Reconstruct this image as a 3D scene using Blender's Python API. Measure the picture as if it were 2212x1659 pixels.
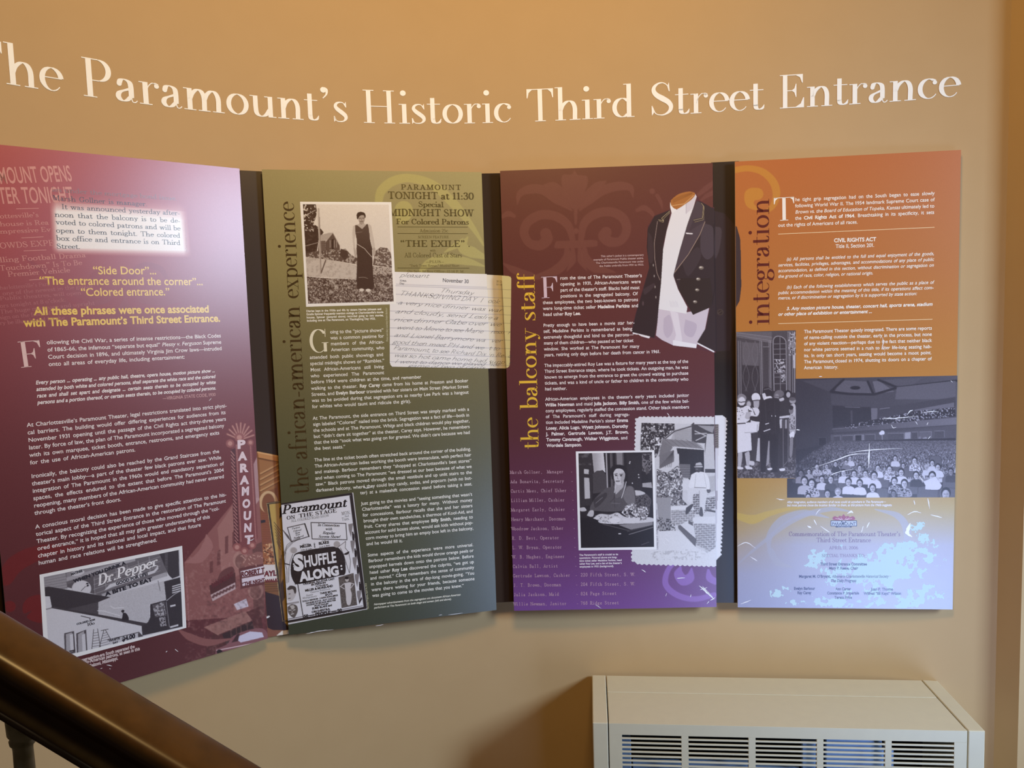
import bpy, math, random
import numpy as np
from mathutils import Vector, Matrix

random.seed(7)
for o in list(bpy.data.objects):
    bpy.data.objects.remove(o, do_unlink=True)
SC = bpy.context.scene
COL = SC.collection

# ------------------------------------------------------------------ camera
CZ = 1.95                      # eye height above the lower landing
IW, IH, FPX = 2212.0, 1659.0, 1666.18
PITCH, ROLL = math.radians(4.944), math.radians(-1.7996)
cp, sp, cr, sr = math.cos(PITCH), math.sin(PITCH), math.cos(ROLL), math.sin(ROLL)
FWD = np.array([0, cp, -sp])
UP0, RT0 = np.array([0, sp, cp]), np.array([1.0, 0, 0])
RT, UP = cr * RT0 + sr * UP0, -sr * RT0 + cr * UP0
EYE = np.array([0, 0, CZ])
cam_d = bpy.data.cameras.new('camera')
cam = bpy.data.objects.new('camera', cam_d)
COL.objects.link(cam)
cam_d.sensor_fit = 'HORIZONTAL'
cam_d.sensor_width = 36.0
cam_d.lens = FPX / IW * 36.0
cam_d.clip_start = 0.02
cam.matrix_world = Matrix(((RT[0], UP[0], -FWD[0], EYE[0]), (RT[1], UP[1], -FWD[1], EYE[1]), (RT[2], UP[2], -FWD[2], EYE[2]), (0, 0, 0, 1)))
SC.camera = cam

# ------------------------------------------------------------------ light
W = bpy.data.worlds.new('stairwell_ambient')
SC.world = W
W.use_nodes = True
W.node_tree.nodes['Background'].inputs[0].default_value = (1.0, 0.72, 0.5, 1)
W.node_tree.nodes['Background'].inputs[1].default_value = 0.03
SC.view_settings.view_transform = 'Standard'
SC.view_settings.look = 'None'
SC.view_settings.exposure = 0.0
SC.view_settings.gamma = 1.0
SC.view_settings.use_curve_mapping = False


def area(name, loc, target, sx, sy, color, power, spread=180):
    d = bpy.data.lights.new(name, 'AREA')
    d.shape = 'RECTANGLE'
    d.size, d.size_y = sx, sy
    d.color = color
    d.energy = power
    d.spread = math.radians(spread)
    o = bpy.data.objects.new(name, d)
    COL.objects.link(o)
    o.location = loc
    v = Vector(target) - Vector(loc)
    o.rotation_euler = v.to_track_quat('-Z', 'Y').to_euler()
    return o


# daylight of the side window (right, behind the viewer), of the street door at the foot of the stairs, and the warm ceiling lamp
area('daylight_side_window', (4.2, -0.35, CZ + 1.0), (0.55, 2.5, CZ - 1.25), 0.9, 1.3, (0.56, 0.74, 0.97), 56, 80)
area('daylight_street_door', (2.1, -0.6, CZ - 2.15), (1.45, 2.5, CZ - 1.1), 1.25, 1.2, (0.44, 0.60, 1.0), 8, 64)
area('ceiling_lamp', (0.1, 0.75, CZ + 1.75), (0.0, 2.2, CZ + 0.4), 0.7, 0.5, (1.0, 0.65, 0.25), 45)


# ------------------------------------------------------------------ materials
def lin(c):
    if isinstance(c, str):
        c = c.lstrip('#')
        c = [int(c[i:i + 2], 16) / 255 for i in (0, 2, 4)]
    c = np.asarray(c, float)
    return np.where(c <= 0.04045, c / 12.92, ((np.maximum(c, 0) + 0.055) / 1.055) ** 2.4)


def hexc(h):
    h = h.lstrip('#')
    return np.array([int(h[i:i + 2], 16) / 255 for i in (0, 2, 4)])


MATS = {}


def mat(name, color, rough=0.5, spec=0.5, metal=0.0, coat=0.0):
    if name in MATS:
        return MATS[name]
    m = bpy.data.materials.new(name)
    m.use_nodes = True
    b = m.node_tree.nodes['Principled BSDF']
    b.inputs['Base Color'].default_value = (*lin(color), 1)
    b.inputs['Roughness'].default_value = rough
    b.inputs['Specular IOR Level'].default_value = spec
    b.inputs['Metallic'].default_value = metal
    b.inputs['Coat Weight'].default_value = coat
    MATS[name] = m
    return m


PRINT_ROUGH = 0.31


def ink(color):
    return mat('ink_' + color.lstrip('#'), color, PRINT_ROUGH, 0.9)


def noisy(name, c1, c2, scale, rough, spec=0.5, stretch=(1, 1, 1), bump=0.0, detail=6):
    """Two-colour noise material in object coordinates."""
    m = bpy.data.materials.new(name)
    m.use_nodes = True
    nt = m.node_tree
    b = nt.nodes['Principled BSDF']
    tc = nt.nodes.new('ShaderNodeTexCoord')
    mp = nt.nodes.new('ShaderNodeMapping')
    mp.inputs['Scale'].default_value = stretch
    no = nt.nodes.new('ShaderNodeTexNoise')
    no.inputs['Scale'].default_value = scale
    no.inputs['Detail'].default_value = detail
    rp = nt.nodes.new('ShaderNodeValToRGB')
    rp.color_ramp.elements[0].position = 0.3
    rp.color_ramp.elements[1].position = 0.7
    rp.color_ramp.elements[0].color = (*lin(c1), 1)
    rp.color_ramp.elements[1].color = (*lin(c2), 1)
    nt.links.new(tc.outputs['Object'], mp.inputs['Vector'])
    nt.links.new(mp.outputs['Vector'], no.inputs['Vector'])
    nt.links.new(no.outputs['Fac'], rp.inputs['Fac'])
    nt.links.new(rp.outputs['Color'], b.inputs['Base Color'])
    b.inputs['Roughness'].default_value = rough
    b.inputs['Specular IOR Level'].default_value = spec
    if bump:
        bp = nt.nodes.new('ShaderNodeBump')
        bp.inputs['Strength'].default_value = bump
        bp.inputs['Distance'].default_value = 0.004
        nt.links.new(no.outputs['Fac'], bp.inputs['Height'])
        nt.links.new(bp.outputs['Normal'], b.inputs['Normal'])
    MATS[name] = m
    return m


def print_mat(name='printed_sheet', rough=PRINT_ROUGH):
    if name in MATS:
        return MATS[name]
    m = bpy.data.materials.new(name)
    m.use_nodes = True
    nt = m.node_tree
    b = nt.nodes['Principled BSDF']
    a = nt.nodes.new('ShaderNodeAttribute')
    a.attribute_name = 'print'
    nt.links.new(a.outputs['Color'], b.inputs['Base Color'])
    b.inputs['Roughness'].default_value = rough
    b.inputs['Specular IOR Level'].default_value = 0.9
    MATS[name] = m
    return m


# ------------------------------------------------------------------ objects
def tag(o, label=None, cat=None, group=None, kind=None):
    if label: o['label'] = label
    if cat: o['category'] = cat
    if group: o['group'] = group
    if kind: o['kind'] = kind
    return o


def empty(name, loc, label, cat, group=None):
    o = bpy.data.objects.new(name, None)
    COL.objects.link(o)
    o.location = loc
    o.empty_display_size = 0.05
    return tag(o, label, cat, group)


def mesh_obj(name, V, F, m, parent=None, smooth=False, label=None):
    """V: world coordinates; the object sits in its parent's frame."""
    V = np.asarray(V, float)
    org = np.array(parent_origin(parent)) if parent is not None else (V.min(0) + V.max(0)) / 2
    me = bpy.data.meshes.new(name)
    me.from_pydata((V - org).tolist(), [], F if isinstance(F, list) else F.tolist())
    me.update()
    if smooth:
        me.polygons.foreach_set('use_smooth', [True] * len(me.polygons))
    me.materials.append(m)
    o = bpy.data.objects.new(name, me)
    COL.objects.link(o)
    if parent is not None:
        o.parent = parent
    else:
        o.location = org
    if label: o['label'] = label
    return o


def parent_origin(p):
    v = Vector((0, 0, 0))
    while p is not None:
        v += p.location
        p = p.parent
    return v


class MB:
    """Collects faces of ONE mesh."""
    def __init__(s):
        s.V, s.F = [], []

    def add(s, V, F):
        k = len(s.V)
        s.V += [tuple(v) for v in V]
        s.F += [tuple(i + k for i in f) for f in F]

    def box(s, o, a, b, c):
        o, a, b, c = (np.asarray(x, float) for x in (o, a, b, c))
        P = [o, o + a, o + a + b, o + b, o + c, o + a + c, o + a + b + c, o + b + c]
        s.add(P, [(0, 3, 2, 1), (4, 5, 6, 7), (0, 1, 5, 4), (1, 2, 6, 5), (2, 3, 7, 6), (3, 0, 4, 7)])

    def build(s, name, m, parent=None, smooth=False, label=None):
        return mesh_obj(name, np.array(s.V).reshape(-1, 3), s.F, m, parent, smooth, label)


# ------------------------------------------------------------------ survey: photograph measurements onto real planes
def rays(px):
    px = np.asarray(px, float)
    return (px[..., 0:1] - IW / 2) / FPX * RT - (px[..., 1:2] - IH / 2) / FPX * UP + FWD


class Plane:
    """A vertical board face: u runs right along it, w runs down, n towards the room."""
    def __init__(s, a, b, ztop, back=0.0):
        a, b = np.asarray(a, float), np.asarray(b, float)
        e = (b - a) / np.linalg.norm(b - a)
        s.n = np.array([e[1], -e[0], 0])
        s.e = np.array([e[0], e[1], 0])
        s.d = np.array([0, 0, -1.0])
        s.width = float(np.linalg.norm(b - a))
        s.o = np.array([a[0], a[1], ztop]) - s.n * back

    def uv(s, px):
        D = rays(px)
        t = ((s.o - EYE) @ s.n) / (D @ s.n)
        P = EYE + D * t[..., None]
        return np.stack([(P - s.o) @ s.e, (P - s.o) @ s.d], -1)

    def at(s, uv, lift=0.0):
        uv = np.asarray(uv, float)
        return s.o + uv[..., 0:1] * s.e + uv[..., 1:2] * s.d + s.n * lift

    def scale(s, px):
        """metres on the board per photograph pixel, upright, near px"""
        q = s.uv([[px[0], px[1] - 5], [px[0], px[1] + 5]])
        return float(np.linalg.norm(q[1] - q[0]) / 10)


ZT, BH = CZ + 0.48345, 1.5
PL = [(-1.3575, 1.9841), (-0.8204, 2.4324), (-0.7587, 2.4560), (-0.0789, 2.6161), (-0.0175, 2.6042), (0.6805, 2.5807), (0.7508, 2.5711), (1.4450, 2.4942)]
PAN = [Plane(PL[2 * i], PL[2 * i + 1], ZT) for i in range(4)]


def gap_plane(a, b, ang):
    m = (np.array(a) + np.array(b)) / 2
    d = np.array([math.cos(math.radians(ang)), math.sin(math.radians(ang))]) * 0.095
    return Plane(m - d, m + d, ZT, back=0.020)


GAP = [gap_plane(PL[1], PL[2], 24.0), gap_plane(PL[3], PL[4], 4.0), gap_plane(PL[5], PL[6], -4.5)]
_l = np.array(PL[0]) + np.array([-0.03, -0.035])
GAPL = gap_plane(_l, _l, 52.0)

# the curved wall's plan: arc length -> point, outward normal
_c = [-0.01850559889895294, -0.009837037746859277, 0.12833859371452874, -0.1843517716605869, 0.005895339103368774, 2.670211122113522]
_x = np.linspace(-1.30, 1.585, 400)
_pl = np.c_[_x, np.polyval(_c, _x)]
_t0 = _pl[0] - _pl[1]
_t0 = _t0 / np.linalg.norm(_t0)
_left, p0, ang = [], _pl[0].copy(), math.atan2(_t0[1], _t0[0])
for k in range(60):
    ang += math.radians(0.45)
    p0 = p0 + 0.02 * np.array([math.cos(ang), math.sin(ang)])
    _left.append(p0)
WALL = np.vstack([np.array(_left[::-1]), _pl])
WS = np.r_[0, np.cumsum(np.linalg.norm(np.diff(WALL, axis=0), axis=1))]
WT = np.gradient(WALL, WS, axis=0)
WT /= np.linalg.norm(WT, axis=1)[:, None]


def wall_at(s, z, lift=0.0):
    s = np.asarray(s, float)
    x, y = np.interp(s, WS, WALL[:, 0]), np.interp(s, WS, WALL[:, 1])
    tx, ty = np.interp(s, WS, WT[:, 0]), np.interp(s, WS, WT[:, 1])
    return np.stack([x + ty * lift, y - tx * lift, np.broadcast_to(z, s.shape)], -1)


def wall_s(px, z):
    """arc length of the wall point that the photograph shows at px, at height z"""
    D = rays(px)
    P = EYE + D * ((z - CZ) / D[2])
    i = np.argmin(np.linalg.norm(WALL - P[:2], axis=1))
    return float(WS[i] + (P[:2] - WALL[i]) @ WT[i])
# ------------------------------------------------------------------ lettering
# 1. sans: the built-in font, read once per character and weight
_sans = {}
DG = None


def _glyph_sans(ch, weight):
    key = (ch, weight)
    if key in _sans:
        return _sans[key]

    def ext(body):
        cu = bpy.data.curves.new('glyph', 'FONT')
        cu.body = body
        cu.offset = weight
        cu.resolution_u = 3
        ob = bpy.data.objects.new('glyph', cu)
        COL.objects.link(ob)
        bpy.context.view_layer.update()
        ev = ob.evaluated_get(bpy.context.evaluated_depsgraph_get())
        me = ev.to_mesh()
        V = np.array([v.co[:2] for v in me.vertices]).reshape(-1, 2)
        F = [tuple(p.vertices) for p in me.polygons]
        ev.to_mesh_clear()
        bpy.data.objects.remove(ob)
        bpy.data.curves.remove(cu)
        return V, F
    a = ext('H' + ch + 'H')[0][:, 0].max()
    b = ext('HH')[0][:, 0].max()
    V, F = ext(ch) if ch != ' ' else (np.zeros((0, 2)), [])
    if 'cap' not in _sans:
        _sans['cap'] = 1.0
        H, X = ext('H')[0][:, 1].max(), ext('x')[0][:, 1].max()
        _sans['cap'], _sans['x'] = H, X
    cap, xh = _sans['cap'], _sans['x']
    V = V.copy()
    if len(V):
        V = V / cap
        if ch.islower() or ch in ',.;:':
            y, k = V[:, 1], xh / cap
            up = 0.72
            y2 = np.where(y < 0, y, np.where(y < k, y * up / k, up + (y - k) * (1.04 - up) / (1.04 - k)))
            V[:, 1] = y2
    if ch == '1':                                    # a flagged one
        w = 0.085 + weight * 1.4
        V = np.array([[.26 - w, 0], [.26 + w, 0], [.26 + w, 1], [.26 - w * .6, 1], [.02, .80], [.06, .68], [.26 - w, .79]])
        F = [(0, 1, 2, 6), (2, 3, 4, 5), (2, 5, 6)]
    adv = (a - b) / cap
    if ch == '1': adv = 0.56
    _sans[key] = (V, F, adv)
    return _sans[key]


# 2. serif: skeletons swept by an elliptical pen (wide pen = didone contrast, round pen = typewriter, wide heavy pen = poster slab)
def el(cx, cy, rx, ry, a0, a1, n=22):
    t = np.radians(np.linspace(a0, a1, n))
    return [(cx + rx * math.cos(k), cy + ry * math.sin(k)) for k in t]


def smooth(pts, n=6):
    P = np.array(pts, float)
    Q = np.vstack([2 * P[0] - P[1], P, 2 * P[-1] - P[-2]])
    out = []
    for i in range(1, len(Q) - 2):
        for t in np.linspace(0, 1, n, endpoint=False):
            a, b, c, d = Q[i - 1], Q[i], Q[i + 1], Q[i + 2]
            out.append(0.5 * (2 * b + (c - a) * t + (2 * a - 5 * b + 4 * c - d) * t * t + (3 * b - a - 3 * c + d) * t ** 3))
    out.append(P[-1])
    return [tuple(p) for p in out]


X = 0.60
ARCH = lambda a, b, y=X: ('c', smooth([(a, .30), (a + .07, y - .14), ((a + b) / 2 + .01, y - .015), (b - .07, y - .05), (b, y - .22), (b, .10), (b, 0)]))
# v stem(x,y0,y1)  h hairline(x0,x1,y)  c pen curve  k thick diagonal  n thin diagonal  d ball  s serif both sides  l/r half serifs  w isotropic tapering stroke  p polygon
GL = {
 'a': (.58, [('c', smooth([(.13, .47), (.17, .57), (.27, .585), (.37, .53), (.40, .40), (.40, .12)])), ('n', smooth([(.40, .10), (.43, .015), (.49, .01), (.54, .06)])), ('d', .13, .455, .06), ('c', smooth([(.40, .37), (.28, .31), (.13, .24), (.09, .12), (.16, .02), (.28, .03), (.40, .16)]))]),
 'b': (.66, [('v', .16, 0, 1.02), ('l', .16, 1.02), ('c', el(.36, .30, .22, .287, 140, -140))]),
 'c': (.56, [('ct', el(.32, .30, .23, .287, 52, 325)), ('d', .475, .47, .06)]),
 'd': (.68, [('v', .50, 0, 1.02), ('l', .50, 1.02), ('r', .50, 0), ('c', el(.31, .30, .22, .287, 40, 320))]),
 'e': (.57, [('ct', el(.31, .30, .225, .287, 8, 322)), ('h', .10, .55, .335)]),
 'f': (.40, [('v', .17, 0, .80), ('s', .17, 0), ('h', .02, .36, X), ('ct', smooth([(.17, .78), (.19, .94), (.28, 1.01), (.38, .97)])), ('d', .37, .93, .055)]),
 'g': (.60, [('c', el(.27, .41, .17, .178, 0, 360)), ('n', smooth([(.17, .27), (.10, .18), (.13, .10), (.30, .07)])), ('c', smooth([(.15, .09), (.40, .06), (.50, -.06), (.42, -.20), (.24, -.24), (.09, -.16), (.10, -.03), (.20, .08)])), ('n', smooth([(.40, .52), (.46, .60), (.54, .57)])), ('d', .53, .55, .045)]),
 'h': (.76, [('v', .17, 0, 1.02), ('l', .17, 1.02), ('s', .17, 0), ('s', .58, 0), ARCH(.17, .58)]),
 'i': (.34, [('v', .18, 0, X), ('l', .18, X), ('s', .18, 0), ('d', .16, .93, .085)]),
 'j': (.32, [('v', .18, -.10, X), ('l', .18, X), ('ct', smooth([(.18, -.08), (.15, -.23), (.02, -.24)])), ('d', .17, .90, .08)]),
 'k': (.70, [('v', .17, 0, 1.02), ('l', .17, 1.02), ('s', .17, 0), ('n', [(.20, .24), (.52, .58)]), ('k', [(.30, .34), (.56, .02)]), ('h', .42, .64, X), ('s', .58, 0)]),
 'l': (.34, [('v', .18, 0, 1.02), ('l', .18, 1.02), ('s', .18, 0)]),
 'm': (1.10, [('v', .17, 0, X), ('l', .17, X), ('s', .17, 0), ('s', .54, 0), ('s', .91, 0), ARCH(.17, .54), ARCH(.54, .91)]),
 'n': (.74, [('v', .17, 0, X), ('l', .17, X), ('s', .17, 0), ('s', .57, 0), ARCH(.17, .57)]),
 'o': (.64, [('c', el(.32, .30, .235, .287, 0, 360, 30))]),
 'p': (.68, [('v', .17, -.27, X), ('l', .17, X), ('s', .17, -.27), ('c', el(.37, .30, .22, .287, 140, -140))]),
 'q': (.66, [('v', .50, -.27, X), ('s', .50, -.27), ('c', el(.31, .30, .22, .287, 40, 320))]),
 'r': (.52, [('v', .17, 0, X), ('l', .17, X), ('s', .17, 0), ('n', smooth([(.18, .30), (.24, .48), (.34, .59), (.44, .57)])), ('w', [(.36, .588, .012), (.42, .585, .025), (.465, .545, .05)]), ('d', .45, .52, .062)]),
 's': (.48, [('w', [(.40, .46, .013), (.34, .565, .014), (.24, .588, .018), (.14, .545, .036), (.11, .46, .05), (.17, .375, .06), (.28, .29, .064), (.38, .20, .06), (.40, .11, .046), (.33, .03, .02), (.22, .012, .014), (.12, .04, .013), (.07, .16, .013)]), ('p', [(.375, .55), (.41, .61), (.425, .44), (.40, .44)]), ('p', [(.05, .17), (.075, .17), (.11, .05), (.055, -.01)])]),
 't': (.44, [('v', .18, .12, .79), ('h', .02, .40, X), ('ct', smooth([(.18, .16), (.20, .05), (.28, .012), (.37, .05), (.42, .15)]))]),
 'u': (.76, [('v', .57, 0, X), ('l', .17, X), ('l', .57, X), ('r', .57, 0), ('c', smooth([(.17, X), (.17, .25), (.20, .08), (.31, .013), (.44, .06), (.56, .24)]))]),
 'v': (.62, [('k', [(.12, X), (.32, .0)]), ('n', [(.32, .0), (.52, X)]), ('s', .12, X), ('s', .52, X)]),
 'w': (.92, [('k', [(.12, X), (.30, .0)]), ('n', [(.30, .0), (.46, X)]), ('k', [(.46, X), (.64, .0)]), ('n', [(.64, .0), (.82, X)]), ('s', .12, X), ('s', .82, X), ('s', .46, X)]),
 'x': (.62, [('k', [(.13, X), (.50, .0)]), ('n', [(.12, .0), (.49, X)]), ('s', .13, X), ('s', .50, X), ('s', .12, 0), ('s', .50, 0)]),
 'y': (.62, [('k', [(.12, X), (.33, .0)]), ('n', smooth([(.52, X), (.34, .02), (.25, -.17), (.15, -.22)])), ('d', .14, -.18, .06), ('s', .12, X), ('s', .52, X)]),
 'z': (.54, [('h', .08, .46, .58), ('h', .08, .48, .02), ('k', [(.42, .56), (.12, .04)]), ('v', .10, .44, .58), ('v', .46, .02, .16)]),
 'A': (.84, [('n', [(.12, 0), (.42, 1.0)]), ('k', [(.40, .98), (.70, 0)]), ('h', .22, .62, .33), ('s', .12, 0), ('s', .70, 0)]),
 'B': (.76, [('v', .20, 0, 1), ('h', .06, .42, .985), ('h', .06, .42, .015), ('h', .2, .42, .53), ('c', el(.40, .757, .19, .227, 90, -90)), ('c', el(.42, .272, .22, .257, 90, -90))]),
 'C': (.78, [('ct', el(.42, .5, .32, .487, 38, 325)), ('v2', .70, .62, 1.0)]),
 'D': (.86, [('v', .20, 0, 1), ('h', .06, .42, .985), ('h', .06, .42, .015), ('c', el(.40, .5, .34, .485, 90, -90, 26))]),
 'E': (.80, [('v', .20, 0, 1), ('h', .05, .70, .985), ('h', .05, .72, .015), ('h', .2, .50, .52), ('p', [(.70, 1.0), (.70, .74), (.675, .74), (.62, .90), (.48, .985)]), ('p', [(.735, .30), (.71, .30), (.64, .12), (.48, .015), (.735, 0)]), ('p', [(.52, .72), (.50, .72), (.46, .58), (.38, .52), (.52, .52)]), ('p', [(.52, .52), (.38, .52), (.46, .46), (.50, .32), (.52, .32)])]),
 'F': (.74, [('v', .20, 0, 1), ('h', .05, .70, .985), ('s', .20, 0), ('h', .2, .50, .50), ('p', [(.70, 1.0), (.70, .72), (.675, .72), (.62, .90), (.48, .985)]), ('p', [(.52, .70), (.50, .70), (.46, .56), (.38, .50), (.52, .50)]), ('p', [(.52, .50), (.38, .50), (.46, .44), (.50, .30), (.52, .30)])]),
 'G': (.86, [('ct', el(.42, .5, .32, .487, 38, 318)), ('v', .68, .04, .42), ('h', .54, .82, .42), ('v2', .70, .66, 1.0)]),
 'H': (1.05, [('v', .22, 0, 1), ('v', .80, 0, 1), ('s', .22, 0), ('s', .22, 1), ('s', .80, 0), ('s', .80, 1), ('h', .22, .80, .51)]),
 'I': (.44, [('v', .22, 0, 1), ('s', .22, 0), ('s', .22, 1)]),
 'J': (.56, [('v', .36, .2, 1), ('s', .36, 1), ('ct', smooth([(.36, .22), (.32, .04), (.20, .0), (.10, .10)])), ('d', .11, .16, .07)]),
 'K': (.90, [('v', .22, 0, 1), ('s', .22, 0), ('s', .22, 1), ('n', [(.25, .38), (.64, .98)]), ('k', [(.38, .56), (.70, .02)]), ('s', .66, 1), ('s', .72, 0)]),
 'L': (.72, [('v', .22, 0, 1), ('s', .22, 1), ('h', .06, .66, .015), ('p', [(.68, .32), (.655, .32), (.60, .12), (.46, .015), (.68, 0)])]),
 'M': (1.10, [('n', [(.20, 0), (.20, 1)]), ('k', [(.22, 1), (.54, .02)]), ('n', [(.54, .02), (.86, 1)]), ('v', .88, 0, 1), ('s', .20, 0), ('s', .88, 0), ('l', .20, 1), ('r', .88, 1)]),
 'N': (.98, [('n', [(.20, 0), (.20, 1)]), ('k', [(.22, 1), (.76, 0)]), ('n', [(.78, 0), (.78, 1)]), ('s', .20, 0), ('s', .78, 1), ('l', .20, 1)]),
 'O': (.90, [('c', el(.45, .5, .35, .487, 0, 360, 34))]),
 'P': (.76, [('v', .20, 0, 1), ('s', .20, 0), ('h', .05, .42, .985), ('h', .2, .42, .44), ('c', el(.42, .712, .23, .272, 90, -90))]),
 'Q': (.90, [('c', el(.45, .5, .35, .487, 0, 360, 34)), ('k', [(.50, .12), (.72, -.16)])]),
 'R': (.86, [('v', .20, 0, 1), ('s', .20, 0), ('h', .05, .42, .985), ('h', .2, .42, .49), ('c', el(.41, .738, .22, .247, 90, -90)), ('k', [(.44, .48), (.68, .02)]), ('s', .70, 0)]),
 'S': (.70, [('w', [(.55, .74, .014), (.50, .90, .014), (.38, .985, .015), (.24, .965, .026), (.13, .86, .05), (.12, .74, .062), (.20, .62, .074), (.36, .51, .084), (.52, .40, .076), (.60, .27, .064), (.57, .13, .05), (.44, .03, .024), (.30, .012, .015), (.16, .07, .014), (.07, .28, .014)]), ('p', [(.51, .90), (.55, .99), (.575, .72), (.545, .72)]), ('p', [(.05, .30), (.08, .30), (.12, .09), (.055, .0)])]),
 'T': (.82, [('v', .41, 0, 1), ('s', .41, 0), ('h', .04, .78, .985), ('p', [(.03, 1.0), (.18, 1.0), (.18, .97), (.09, .88), (.055, .72), (.03, .72)]), ('p', [(.79, 1.0), (.64, 1.0), (.64, .97), (.73, .88), (.765, .72), (.79, .72)])]),
 'U': (.94, [('v', .22, .3, 1), ('s', .22, 1), ('s', .74, 1), ('c', smooth([(.22, .34), (.25, .10), (.46, .013), (.68, .10), (.74, .34)])), ('n', [(.74, .34), (.74, 1)])]),
 'V': (.84, [('k', [(.12, 1), (.42, 0)]), ('n', [(.42, 0), (.70, 1)]), ('s', .12, 1), ('s', .70, 1)]),
 'W': (1.20, [('k', [(.12, 1), (.38, 0)]), ('n', [(.38, 0), (.60, 1)]), ('k', [(.60, 1), (.86, 0)]), ('n', [(.86, 0), (1.08, 1)]), ('s', .12, 1), ('s', 1.08, 1), ('s', .60, 1)]),
 'X': (.86, [('k', [(.14, 1), (.72, 0)]), ('n', [(.14, 0), (.70, 1)]), ('s', .14, 1), ('s', .70, 1), ('s', .14, 0), ('s', .72, 0)]),
 'Y': (.84, [('k', [(.12, 1), (.42, .44)]), ('n', [(.42, .44), (.70, 1)]), ('v', .42, 0, .46), ('s', .12, 1), ('s', .70, 1), ('s', .42, 0)]),
 'Z': (.74, [('h', .10, .64, .985), ('h', .08, .66, .015), ('k', [(.58, .98), (.14, .02)]), ('v2', .12, .74, 1.0), ('v2', .65, 0, .26)]),
 '0': (.68, [('c', el(.34, .5, .24, .487, 0, 360, 28))]),
 '1': (.50, [('v', .26, 0, 1), ('s', .26, 0), ('n', [(.26, .98), (.08, .84)])]),
 '2': (.64, [('ct', smooth([(.56, .02), (.12, .03), (.30, .34), (.50, .58), (.50, .82), (.33, .98), (.14, .88), (.12, .74)])), ('v2', .55, .02, .2)]),
 '3': (.62, [('c', smooth([(.10, .78), (.20, .96), (.38, .97), (.48, .78), (.40, .58), (.24, .53)])), ('c', smooth([(.24, .53), (.46, .48), (.52, .26), (.40, .04), (.18, .03), (.08, .22)]))]),
 '4': (.66, [('v', .44, 0, 1), ('h', .04, .62, .26), ('n', [(.06, .28), (.42, .98)]), ('s', .44, 0)]),
 '5': (.62, [('h', .14, .52, .97), ('n', [(.15, .97), (.12, .54)]), ('c', smooth([(.12, .54), (.32, .62), (.51, .48), (.50, .20), (.34, .02), (.14, .06), (.07, .20)]))]),
 '6': (.66, [('c', el(.34, .31, .23, .297, 0, 360)), ('c', smooth([(.12, .32), (.15, .68), (.30, .94), (.50, .95)]))]),
 '7': (.60, [('h', .08, .54, .97), ('k', [(.52, .96), (.24, 0)]), ('v2', .09, .78, 1)]),
 '8': (.64, [('c', el(.32, .75, .18, .235, 0, 360)), ('c', el(.32, .27, .22, .257, 0, 360))]),
 '9': (.66, [('c', el(.32, .69, .23, .297, 0, 360)), ('c', smooth([(.54, .68), (.51, .32), (.36, .06), (.16, .05)]))]),
 '.': (.30, [('d', .15, .06, .075)]), ',': (.30, [('d', .15, .06, .075), ('n', smooth([(.20, .05), (.19, -.08), (.11, -.17)]))]),
 ':': (.32, [('d', .15, .06, .075), ('d', .15, .50, .075)]), ';': (.32, [('d', .15, .06, .075), ('d', .15, .50, .075), ('n', [(.2, .05), (.11, -.15)])]),
 '’': (.36, [('d', .14, .93, .085), ('w', [(.17, .99, .03), (.235, .93, .04), (.225, .80, .025), (.12, .68, .012)])]),
 '-': (.42, [('hh', .06, .36, .27)]), '—': (.9, [('h', .04, .86, .30)]), '!': (.32, [('d', .15, .06, .075), ('k', [(.15, 1), (.15, .24)])]),
 '“': (.56, [('d', .14, .80, .08), ('n', smooth([(.08, .82), (.10, .95), (.20, 1.02)])), ('d', .38, .80, .08), ('n', smooth([(.32, .82), (.34, .95), (.44, 1.02)]))]),
 '”': (.56, [('d', .16, .94, .08), ('n', smooth([(.22, .92), (.2, .8), (.1, .72)])), ('d', .40, .94, .08), ('n', smooth([(.46, .92), (.44, .8), (.34, .72)]))]),
 '&': (.86, [('c', smooth([(.76, .44), (.62, .14), (.36, .01), (.12, .12), (.16, .38), (.42, .62), (.44, .88), (.30, .98), (.20, .84), (.34, .56), (.78, .02)]))]),
 ' ': (.34, []),
}
STY = {  # pen half-widths a (horizontal) b (vertical), serif half length, iso weight factor, thick diag half, thin half, ball factor
 'didone': dict(a=.064, b=.0125, s=.155, w=1.0, k=.058, n=.013, d=1.0, hh=.03),
 'poster': dict(a=.095, b=.05, s=.20, w=1.25, k=.085, n=.05, d=1.25, hh=.06),
 'type': dict(a=.058, b=.052, s=.19, w=.8, k=.048, n=.046, d=.95, hh=.05),
 'news': dict(a=.055, b=.036, s=.16, w=.95, k=.052, n=.036, d=1.0, hh=.045),
 'pen': dict(a=.026, b=.026, s=0, w=.6, k=.026, n=.026, d=.45, hh=.026),
}
_ser = {}


def _sweep(pts, a, b, taper=False, wid=None):
    P = np.array([p[:2] for p in pts], float)
    T = np.gradient(P, axis=0)
    T /= np.maximum(np.linalg.norm(T, axis=1), 1e-9)[:, None]
    N = np.c_[-T[:, 1], T[:, 0]]
    if wid is not None:
        O = N * np.array(wid)[:, None]
    else:
        f = np.ones(len(P))
        if taper:
            u = np.linspace(0, 1, len(P))
            f = np.where(u > .62, 1 - (u - .62) / .38 * .92, 1.0)
        aa = a * f if b < a * .8 else np.full(len(P), a)
        aa = np.maximum(aa, b)
        h = np.sqrt((aa * N[:, 0]) ** 2 + (b * N[:, 1]) ** 2)
        O = np.c_[aa ** 2 * N[:, 0], b ** 2 * N[:, 1]] / h[:, None]
    n = len(P)
    V = np.vstack([P + O, P - O])
    return V, [(i, n + i, n + i + 1, i + 1) for i in range(n - 1)]


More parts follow.
